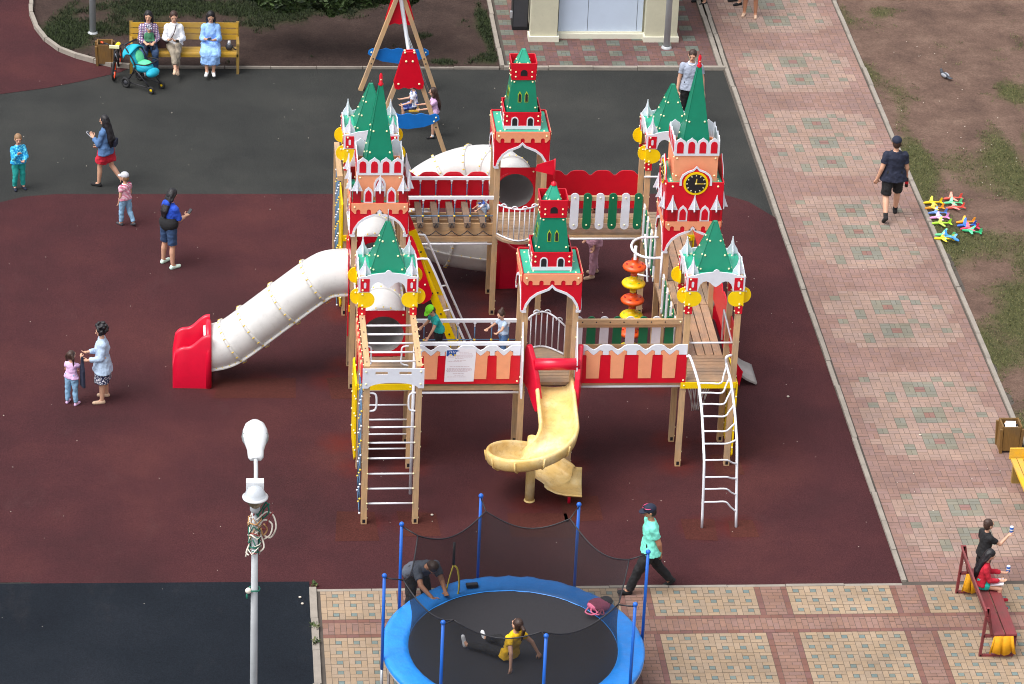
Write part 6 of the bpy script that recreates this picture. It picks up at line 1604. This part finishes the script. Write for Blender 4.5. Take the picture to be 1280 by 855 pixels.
    for s_ in (-1, 1):
        j = J[s_]
        if shoes:
            c = MB(); limb(c, j['heel'], j['toe'], .026 * H, .023 * H, shoes); limb(c, j['an'].lerp(j['heel'], .5), j['an'] + (j['toe'] - j['heel']) * .3 + (j['heel'] - j['an']) * .7, .027 * H, .025 * H, shoes); part(c, 'shoe')
            d = (j['toe'] - j['heel']).normalized(); c = MB()
        if sock: c = MB(); limb(c, j['an'], j['an'].lerp(j['kn'], .22), .027 * H, .028 * H, sock, (True, False)); part(c, 'sock')
    if hair != 'none':
        c = MB()
        c.ellipsoid(HP(0, -.010, .014), (.052 * Hh, .057 * Hh, .062 * Hh), hmat, 16, 10, Rh)
        c.ellipsoid(HP(0, -.024, -.012), (.047 * Hh, .042 * Hh, .050 * Hh), hmat, 14, 8, Rh)
        back = lambda f, w_=0, y=-.045: S((w_ * H, y * H - .012 * H * (1 if lean < 20 else .5), torso + .02 * H - f * H))
        if hair == 'long':
            for w_ in (-.035, 0, .035): limb(c, HP(w_ * .7, -.03, .0), back(.16 * hl, w_ * hl, -.075), .030 * Hh, (.034 if hl == 1 else .030) * H, hmat); limb(c, back(.16 * hl, w_ * hl, -.075), back(.26 * hl, w_ * .8 * hl, -.080), (.034 if hl == 1 else .030) * H, .010 * H, hmat)
            for s_ in (-1, 1): limb(c, HP(s_ * .045, -.005, .012), HP(s_ * .05, .0, -.07), .014 * Hh, .018 * Hh, hmat)
        elif hair == 'mid':
            for w_ in (-.03, 0, .03): limb(c, HP(w_, -.034, .0), HP(w_ * 1.3, -.045, -.115), .028 * Hh, .022 * Hh, hmat)
            for s_ in (-1, 1): limb(c, HP(s_ * .046, -.005, .015), HP(s_ * .05, -.006, -.085), .014 * Hh, .016 * Hh, hmat)
        elif hair == 'bangs_back':
            limb(c, HP(0, -.05, .0), back(.02, 0, -.06), .024 * Hh, .02 * H, hmat)
        elif hair == 'pony': limb(c, HP(0, -.055, .02), HP(0, -.095, .0), .018 * Hh, .022 * Hh, hmat); limb(c, HP(0, -.095, .0), HP(0, -.10, -.13), .022 * Hh, .010 * Hh, hmat)
        elif hair == 'tails':
            for s_ in (-1, 1): limb(c, HP(s_ * .045, -.03, .02), HP(s_ * .068, -.035, -.02), .016 * Hh, .018 * Hh, hmat); limb(c, HP(s_ * .068, -.035, -.02), HP(s_ * .060, -.045, -.15), .018 * Hh, .010 * Hh, hmat)
        elif hair == 'curly':
            rr = random.Random(5)
            for q in range(46):
                d = V((rr.uniform(-1, 1), rr.uniform(-1, .45), rr.uniform(-.55, 1))).normalized(); c.ellipsoid(HP(d.x * .076, -.014 + d.y * .074, .024 + d.z * .074), (.022 * Hh,) * 3, hmat, 7, 5)
        elif hair == 'bun': limb(c, HP(0, -.045, .05), HP(0, -.062, .06), .022 * Hh, .02 * Hh, hmat)
        part(c, 'hair', .009, 2)
    if cap:
        c = MB(); c.ellipsoid(HP(0, -.006, .028), (.056 * Hh, .064 * Hh, .052 * Hh), cap, 16, 10, Rh); part(c, 'cap', 0)
        v_ = MB(); vis = [(-.046, .03)] + [(.048 * cos(radians(a)), .045 + .06 * sin(radians(a))) for a in range(180, -1, -20)] + [(.046, .03)]
        v_.prism([(x * Hh, y * Hh) for x, y in vis][::-1], HP(0, 0, .022), Rh @ V((1, 0, 0)), Rh @ V((0, 1, -.18)).normalized(), .007 * Hh, cap); bpy.data.objects[part(v_, 'visor', 0).name].parent = o
    W = Matrix.Translation(V((pos[0], pos[1], z0))) @ Matrix.Rotation(radians(heading - 90), 4, 'Z')
    return o, {'L': W @ J[-1]['hand'], 'R': W @ J[1]['hand'], 'head': W @ hc, 'W': W, 'S': S, 'torso': torso, 'HP': HP}
def phone(p, heading, lab, c='black', tilt=45):
    b = MB(); R = Matrix.Rotation(radians(heading - 90), 3, 'Z') @ Matrix.Rotation(radians(tilt), 3, 'X'); b.box((0, 0, 0), (.075, .15, .010), c, R); b.box(R @ V((0, 0, .0058)), (.066, .135, .001), 'grey_dark', R)
    o = b.build('mobile_phone'); o.location = p; return tag(o, lab, 'phone')
def can(p, lab):
    M('can_blue', '#2f63b8', .35, .1, 30); M('can_top', '#d8dce4', .3, .05)
    b = MB(); b.lathe([(.001, -.065), (.028, -.065), (.034, -.055), (.034, .05), (.028, .062), (.001, .062)], (0, 0, 0), 'can_blue', 14, mats=['can_top', 'can_top', 'can_blue', 'can_top', 'can_top']); b.lathe([(.0345, -.01), (.0345, .012)], (0, 0, 0), 'can_top', 14)
    o = b.build('drink_can'); o.location = p; return tag(o, lab, 'can')
P0 = lambda px, py, z=0: (lambda p: (p.x, p.y, z))(g(px, py, z))
cloth('denim', '#4d6f9c', .2); cloth('denim_light', '#7fa6c6', .2); cloth('denim_dark', '#2c4468', .2); cloth('c_black', '#17171b'); cloth('c_navy', '#1d2338'); cloth('c_white', '#dfe1e6', .06); cloth('c_grey', '#9aa3b5', .1); cloth('c_red', '#b51a30', .12); cloth('c_teal', '#1f9b95', .1); cloth('c_aqua', '#78dcc8', .12); cloth('c_yellow', '#eab80c', .12)
cloth('c_lilac', '#d9b3dc', .1); cloth('c_ltblue', '#a9bdd6', .1); cloth('c_blue', '#1f49b8', .12); cloth('c_khaki', '#8f8576', .14); cloth('c_sky', '#8fb8ee', .12); cloth('c_pink', '#c99aae', .14); cloth('c_greycap', '#b4b6bf', .1); cloth('c_green', '#7be02c', .08); cloth('c_charcoal', '#4a505c', .18); cloth('c_shorts', '#1fa89a', .1); cloth('sneaker', '#e6e6e8', .06); cloth('c_tan', '#d3b49a', .1); cloth('c_mint', '#cfe6da', .05)
pattern('hoodie_cyan', 'dots', '#6fe0f4', '#1c95d4', 26); pattern('stripe_pink', 'stripe', '#c23a6a', '#ecd3de', 12); pattern('plaid', 'plaid', '#d9cdd8', '#8e5570', 9, '#4c4a78'); pattern('dots_navy', 'dots', '#e2e2ea', '#20264a', 40); pattern('swing_shirt', 'dots', '#3a57a8', '#dfe6f4', 9); pattern('stripe_sky', 'stripe', '#9cc2f2', '#7fabe8', 30); pattern('camo_blue', 'dots', '#7d94c8', '#2b3f86', 16)
# --- left side
person('boy in a cyan patterned hoodie and teal trousers with hand at his mouth', P0(24, 236), 1.26, 290, thigh=((0, 3), (6, 3)), shin=((-3, 2), (-8, 2)), arm=((20, 10), (25, 8)), fore=((85, -35), (140, -25)), head=(8, -10), hs=1.2, top='hoodie_cyan', sleeve=1.92, toplen=.05, bottom='trousers', bmat='c_teal', blen=1.93, shoes='c_navy', hmat='hair_light')
o, h = person('woman with long black hair in a denim jacket and red skirt walking left', P0(133, 232), 1.60, 150, thigh=((14, 2), (-10, 2)), shin=((4, 1), (-40, 1)), arm=((15, 10), (10, 12)), fore=((112, -30), (50, -30)), head=(10, 8), female=True, top='denim', sleeve=1.85, toplen=.07, bottom='skirt', bmat='c_red', blen=.72, shoes='c_black', hair='long', feet=(0, -50))
phone(h['L'] + V((-.05, 0, .02)), 165, 'pale phone held by the woman in the denim jacket', 'white')
b = MB(); q = h['W'] @ V((.10, -.16, .14)); b.box((0, 0, 0), (.2, .09, .15), 'c_navy', Matrix.Rotation(radians(75), 3, 'Z')); o_ = b.build('handbag'); o_.location = q; m = o_.modifiers.new('b', 'BEVEL'); m.width = .02; m.segments = 2; tag(o_, 'small navy handbag at the hip of the woman in the denim jacket', 'bag')
person('small child in a pink striped shirt, jeans and grey cap seen from behind', P0(157, 281), 1.18, 130, thigh=((8, 3), (-8, 3)), shin=((0, 1), (-26, 1)), arm=((-4, 10), (4, 12)), fore=((20, -4), (25, 4)), head=(0, 20), hs=1.22, top='stripe_pink', sleeve=.5, toplen=.03, bottom='trousers', bmat='denim_light', blen=1.9, shoes='grey_dark', hair='short', hmat='hair_light', cap='c_greycap', feet=(0, -25))
def hood(c, S, J, H, m): c.ellipsoid(S((0, -.055 * H, .30 * H)), (.06 * H, .04 * H, .045 * H), 'c_blue', 10, 7)
o, h = person('woman with long black hair in a blue and black hoodie and denim shorts', P0(211, 332), 1.66, 40, thigh=((2, 6), (-2, 6)), shin=((-3, 4), (-3, 4)), arm=((10, 12), (18, 10)), fore=((70, -25), (88, -20)), head=(38, 0), lean=6, fat=1.05, female=True, top='c_blue', sleeve=.95, toplen=-.02, bottom='shorts', bmat='denim_dark', blen=.9, shoes='c_mint', hair='long', extra=hood, hl=.68)
c = MB(); S_ = h['S']; 
c.ellipsoid(S_((0, 0, .06)), (.228, .172, .19), 'c_black', 18, 10)
p_ = c.build('hoodie_hem', o); blend(p_, .012, 3)
phone(h['R'] + V((.03, .03, .04)), 40, 'dark phone held by the woman in the blue and black hoodie', 'black')
person('small girl with two braids in a lilac top and jeans, drinking', P0(90, 505), 1.12, 60, thigh=((0, 4), (0, 4)), shin=((-3, 3), (-3, 3)), arm=((20, 20), (60, 20)), fore=((60, -40), (150, -25)), head=(-8, -15), hs=1.22, female=True, top='c_lilac', sleeve=.5, toplen=.03, bottom='trousers', bmat='denim_light', blen=1.95, shoes='c_lilac', hair='tails', hmat='hair_brown')
o, h = person('woman with short curly black hair in a pale blue cardigan', P0(129, 500), 1.55, 183, thigh=((4, 3), (-4, 3)), shin=((0, 2), (-6, 2)), arm=((8, 12), (10, 8)), fore=((80, -8), (95, -25)), head=(16, 0), fat=1.18, female=True, top='c_ltblue', sleeve=1.92, toplen=.13, bottom='skirt', bmat='dots_navy', blen=1.0, shoes='c_tan', hair='curly')
b = MB(); b.prism([(-.10, -.42), (.10, -.40), (.085, -.05), (.03, .10), (.015, .22), (-.015, .22), (-.03, .10), (-.085, -.05)], (0, 0, 0), (.35, -.94, 0), ZU, .05, 'c_navy'); o_ = b.build('shopping_bag'); o_.location = h['L'] + V((-.02, -.05, -.10)); m = o_.modifiers.new('b', 'BEVEL'); m.width = .02; m.segments = 2; tag(o_, 'navy cloth bag hanging from the arm of the woman in the cardigan', 'bag')
# --- right side
o, h = person('man in an aqua T-shirt, black trousers and dark cap walking left', P0(810, 737), 1.76, 185, fat=1.12, thigh=((30, 1), (-20, 1)), shin=((20, 0), (-38, 0)), arm=((-22, 8), (-20, 8)), fore=((-14, -22), (-18, -22)), lean=3, head=(4, 0), top='c_aqua', sleeve=.62, toplen=.06, bottom='trousers', bmat='c_black', blen=1.97, shoes='c_black', cap='c_navy', feet=(12, -38), skin='skin_tan')
c = MB(); HP = h['HP']; c.tube([HP(.056 * cos(a), -.004 + .066 * sin(a), .052) for a in [radians(x) for x in range(0, 181, 20)]], .008, 'c_pink', 6); M('shade_pink', '#d4487a', .3, .05); c.m[0] = 'shade_pink'
for s_ in (-1, 1): c.ellipsoid(HP(s_ * .024, .058, .055), (.03, .012, .02), 'black', 8, 5)
o_ = c.build('sunglasses'); o_.matrix_world = h['W']; tag(o_, 'pink-rimmed sunglasses pushed up on the cap of the man in aqua', 'sunglasses')
o, h = person('man in a navy T-shirt, black shorts and navy cap walking away on the path', P0(1112, 271), 1.84, 88, thigh=((-10, 4), (16, 3)), shin=((-42, 2), (10, 1)), arm=((-10, 16), (4, 16)), fore=((12, 14), (30, 4)), top='c_navy', sleeve=.62, toplen=.07, bottom='shorts', bmat='c_black', blen=.92, shoes='c_black', sock='c_black', cap='c_navy', fat=1.1, feet=(-40, 0), hmat='hair_brown')
b = MB(); b.lathe([(.001, -.15), (.035, -.15), (.036, .02), (.014, .08), (.014, .11), (.001, .11)], (0, 0, 0), 'black', 12); b.lathe([(.0368, -.08), (.0368, -.02)], (0, 0, 0), 'red', 12); b.lathe([(.001, .11), (.017, .11), (.017, .135), (.001, .135)], (0, 0, 0), 'red', 10); o_ = b.build('bottle'); o_.location = h['R'] + V((.03, 0, -.06)); tag(o_, 'dark drink bottle with a red label held by the man in navy', 'bottle')
person('man in a grey V-neck T-shirt and black trousers standing behind the clock tower', (5.0, 14.9, 0), 1.80, 262, thigh=((2, 3), (-2, 3)), shin=((-2, 2), (-2, 2)), arm=((2, 14), (2, 14)), fore=((14, 6), (14, 6)), head=(16, -6), top='c_grey', sleeve=.6, toplen=.06, collar='c_white', bottom='trousers', bmat='c_black', blen=1.95, shoes='c_black', hmat='hair_brown')
person('person in dusty pink trousers standing behind the back picket bridge', (2.12, 7.62, 0), 1.60, 195, thigh=((6, 2), (-6, 2)), shin=((2, 1), (-10, 1)), fat=1.05, female=True, top='c_pink', sleeve=1.8, toplen=.08, bottom='trousers', bmat='c_pink', blen=1.93, shoes='c_tan', hair='mid', hmat='hair_brown')
# --- top edge walkers
person('person in black shorts and sandals on the path, cut by the top edge', P0(937, 20), 1.70, 255, thigh=((3, 4), (-3, 4)), top='c_grey', toplen=.05, bottom='shorts', bmat='c_black', blen=1.0, shoes='c_tan', skin='skin_tan', sock=None)
person('person in dark sandals whose feet just show at the top edge of the path', P0(921, 4), 1.6, 200, top='c_navy', bottom='trousers', bmat='c_charcoal', blen=1.7, shoes='c_black', female=True)
person('person in black sandals standing by the kiosk kerb at the top edge', P0(876, 4), 1.65, 210, top='c_red', bottom='trousers', bmat='c_khaki', blen=1.6, shoes='c_black')
# --- by the red bench
o, h = person('boy in black T-shirt and shorts standing and drinking behind the red bench', (7.60, -4.30, 0), 1.34, 20, thigh=((0, 3), (0, 3)), arm=((6, 12), (55, 10)), fore=((20, 4), (128, -6)), hs=1.12, head=(-4, 0), top='c_black', sleeve=.6, toplen=.06, bottom='shorts', bmat='c_black', blen=.98, shoes='c_navy', hmat='hair_brown')
can(h['R'] + V((.02, .03, .06)), 'blue drink can raised by the boy in black')
o, h = person('girl with long dark hair in a red jacket sitting on the red bench', (7.40, -5.03, 0), 1.36, -8, thigh=((84, 5), (82, 4)), shin=((6, 2), (2, 2)), arm=((25, 10), (20, 8)), fore=((88, -4), (80, -20)), seat=.462, lean=8, head=(30, 0), hs=1.1, female=True, top='c_red', sleeve=1.9, toplen=.02, bottom='shorts', bmat='c_shorts', blen=.45, shoes='c_red', hair='long', hmat='hair_black')
can(h['L'] + V((.06, .03, .06)), 'blue drink can held by the girl in the red jacket')
b = MB(); b.prism([(-.12, -.09), (.10, -.11), (.14, .06), (-.08, .10)], (0, 0, 0), (1, 0, .1), (0, 1, .05), .02, 'paper'); o_ = b.build('napkin'); o_.location = h['W'] @ V((.04, .26, .03)); tag(o_, 'white paper napkin on the lap of the girl in red', 'napkin')
# --- trampoline
o, h = person('girl in a yellow T-shirt and black leggings sitting on the trampoline', (-.86, -7.52, 0), 1.50, 128, thigh=((86, 18), (98, 4)), shin=((84, 22), (58, 0)), arm=((-42, 22), (-35, 34)), fore=((-14, 12), (-20, 20)), lean=-16, seat=.775, female=True, hs=1.08, head=(4, 0), top='c_yellow', sleeve=.5, toplen=.05, bottom='trousers', bmat='c_black', blen=1.88, shoes='c_white', hair='pony', hmat='hair_brown', feet=(80, 55))
person('man in a grey T-shirt bending over the trampoline rim', (-2.22, -5.02, 0), 1.74, -66, fat=1.1, thigh=((22, 4), (12, 4)), shin=((-14, 2), (-16, 2)), arm=((38, 8), (50, 6)), fore=((80, -16), (60, -20)), lean=54, head=(18, 0), top='c_charcoal', sleeve=.62, toplen=.03, bottom='trousers', bmat='c_black', blen=1.95, shoes='c_black', skin='skin_tan', hmat='hair_brown')
# --- children on the castle
person('child in a lime green cap and teal T-shirt on the front rope bridge', (-1.52, .52, 2.0), 1.10, 205, thigh=((10, 4), (-6, 4)), shin=((-6, 2), (-14, 2)), arm=((30, 10), (10, 25)), fore=((30, -5), (30, 30)), lean=22, head=(20, 0), hs=1.25, top='c_teal', sleeve=.55, toplen=.04, bottom='shorts', bmat='c_black', blen=.9, shoes='c_black', cap='c_green', hmat='hair_brown')
person('small girl in denim dungarees crossing the front rope bridge', (-.36, .48, 2.0), .96, 210, thigh=((8, 4), (-6, 4)), shin=((-4, 2), (-12, 2)), arm=((60, 30), (20, 40)), fore=((90, 20), (40, 30)), lean=8, head=(22, 10), hs=1.3, female=True, top='c_ltblue', sleeve=.55, toplen=.0, bottom='trousers', bmat='denim', blen=1.9, shoes='c_pink', hair='bun', hmat='hair_brown', extra=lambda c, S, J, H, m: [c.capsule(S((x * H, -.002, .0)), S((x * H, .0, .17 * H)), .078 * H, .07 * H, 'denim', 10) for x in (-.03, .03)])
person('crouching toddler in blue and white at the end of the back log bridge', (-.16, 6.5, 1.95), .62, 200, thigh=((95, 10), (95, 10)), shin=((-40, 4), (-40, 4)), arm=((50, 10), (40, 10)), fore=((60, 0), (60, 0)), lean=40, head=(10, 0), hs=1.35, top='swing_shirt', sleeve=.9, bottom='shorts', bmat='c_ltblue', shoes='c_white', hmat='hair_light')
person('child in a plum jacket crouching by the red mouth of the spiral tube', (.75, 8.15, 0), .98, 230, thigh=((85, 10), (85, 10)), shin=((-45, 4), (-45, 4)), arm=((50, 10), (40, 10)), fore=((60, 0), (60, 0)), lean=30, head=(10, 0), hs=1.3, top=cloth('c_plum', '#7a3f70'), sleeve=1.9, bottom='trousers', bmat='c_navy', shoes='c_black', cap='c_plum')
# --- swing
person('boy in a blue and white T-shirt sitting on the yellow swing seat', (ax_ + .22, 14.62, 0), 1.10, 178, thigh=((74, 5), (72, 5)), shin=((-6, 2), (-2, 2)), arm=((20, 8), (25, 8)), fore=((70, -4), (80, -4)), seat=.535, lean=4, hs=1.25, top='swing_shirt', sleeve=.6, toplen=.03, bottom='shorts', bmat='camo_blue', blen=.95, shoes='c_black', hmat='hair_brown')
person('girl with loose brown hair in a pink top standing behind the boy on the swing', (-.62, 14.27, 0), 1.18, 178, thigh=((8, 3), (-4, 3)), shin=((0, 2), (-14, 2)), arm=((35, 8), (40, 8)), fore=((80, -4), (85, -4)), lean=4, hs=1.2, female=True, top='c_lilac', sleeve=.5, toplen=.02, bottom='shorts', bmat='c_black', blen=.6, shoes='c_black', sock='c_white', hair='long', hmat='hair_brown')
# --- bench
sit = dict(seat=.492)
o, h = person('woman in a plaid shirt and jeans holding a baby on the yellow bench', (-6.78, 17.86, 0), 1.64, 275, thigh=((82, 4), (80, 6)), shin=((-6, 2), (4, 2)), arm=((22, 12), (25, 10)), fore=((80, -30), (85, -25)), lean=-4, head=(14, -12), female=True, top='plaid', sleeve=1.7, toplen=.04, bottom='trousers', bmat='denim_dark', blen=1.9, shoes='sneaker', hair='mid', hs=1.05, **sit)
lap = h['W'] @ V((.02, .17, .13))
person('baby in a navy cap and green top on the lap of the woman in plaid', (lap.x + .02, lap.y, 0), .74, 275, thigh=((75, 14), (75, 14)), shin=((10, 4), (10, 4)), arm=((15, 14), (15, 14)), fore=((50, 0), (50, 0)), seat=lap.z - .08, lean=-6, head=(0, 15), hs=1.5, fat=1.15, top=cloth('c_bgreen', '#3f7a5a'), sleeve=1.5, bottom='trousers', bmat='c_navy', blen=1.7, shoes='c_ltblue', cap='dots_navy', hmat='hair_light')
o, h = person('woman in a white jumper with crossed legs on the yellow bench', (-6.22, 17.86, 0), 1.64, 268, thigh=((84, 0), (88, -12)), shin=((0, 0), (38, -8)), arm=((15, 14), (15, 14)), fore=((100, -30), (105, -25)), lean=-3, head=(20, 8), female=True, top='c_white', sleeve=1.9, toplen=.02, bottom='trousers', bmat='c_khaki', blen=1.75, shoes='c_tan', hair='bangs_back', hmat='hair_brown', hs=1.05, **sit)
phone(h['L'] + V((.04, -.06, .03)), 268, 'dark phone held by the woman in the white jumper')
b = MB(); W = h['W']; b.tube(smooth_path([W @ V((-.06, .10, .50)), W @ V((.0, .16, .3)), W @ V((.12, .14, .1)), W @ V((.22, .05, .02))], 4), .012, 'c_red', 6); b.box(W @ V((.26, .04, .02)), (.20, .10, .20), 'bag_brown' if 'bag_brown' in MT else M('bag_brown', '#3a2326', .5, .1)); b.m[0] = 'bag_brown'; tag(b.build('shoulder_bag'), 'dark brown shoulder bag beside the woman in the white jumper', 'bag')
o, h = person('woman with long black hair in a sky blue shirt dress on the yellow bench', (-5.40, 17.86, 0), 1.66, 268, thigh=((80, 3), (82, 2)), shin=((0, -6), (6, -4)), arm=((18, 10), (18, 10)), fore=((105, -30), (110, -25)), lean=-2, head=(30, 4), female=True, top='stripe_sky', sleeve=1.6, toplen=.02, bottom='skirt', bmat='stripe_sky', blen=1.55, shoes='sneaker', hair='long', hs=1.05, **sit)
phone((h['L'] + h['R']) / 2 + V((0, -.05, .04)), 268, 'dark phone held by the woman in the sky blue dress')
b = MB(); b.ellipsoid((-4.99, 17.84, .57), (.085, .06, .085), 'grey_dark', 12, 8); b.lathe([(.04, .60), (.045, .66), (.03, .72), (.001, .72)], (-4.99, 17.84, 0), 'zinc', 10); b.tube(smooth_path([(-4.92, 17.82, .58), (-4.85, 17.80, .52), (-4.78, 17.86, .51)], 4), .012, 'c_black', 6); tag(b.build('camera_bag'), 'small dark bag with a strap on the right end of the yellow bench', 'bag')
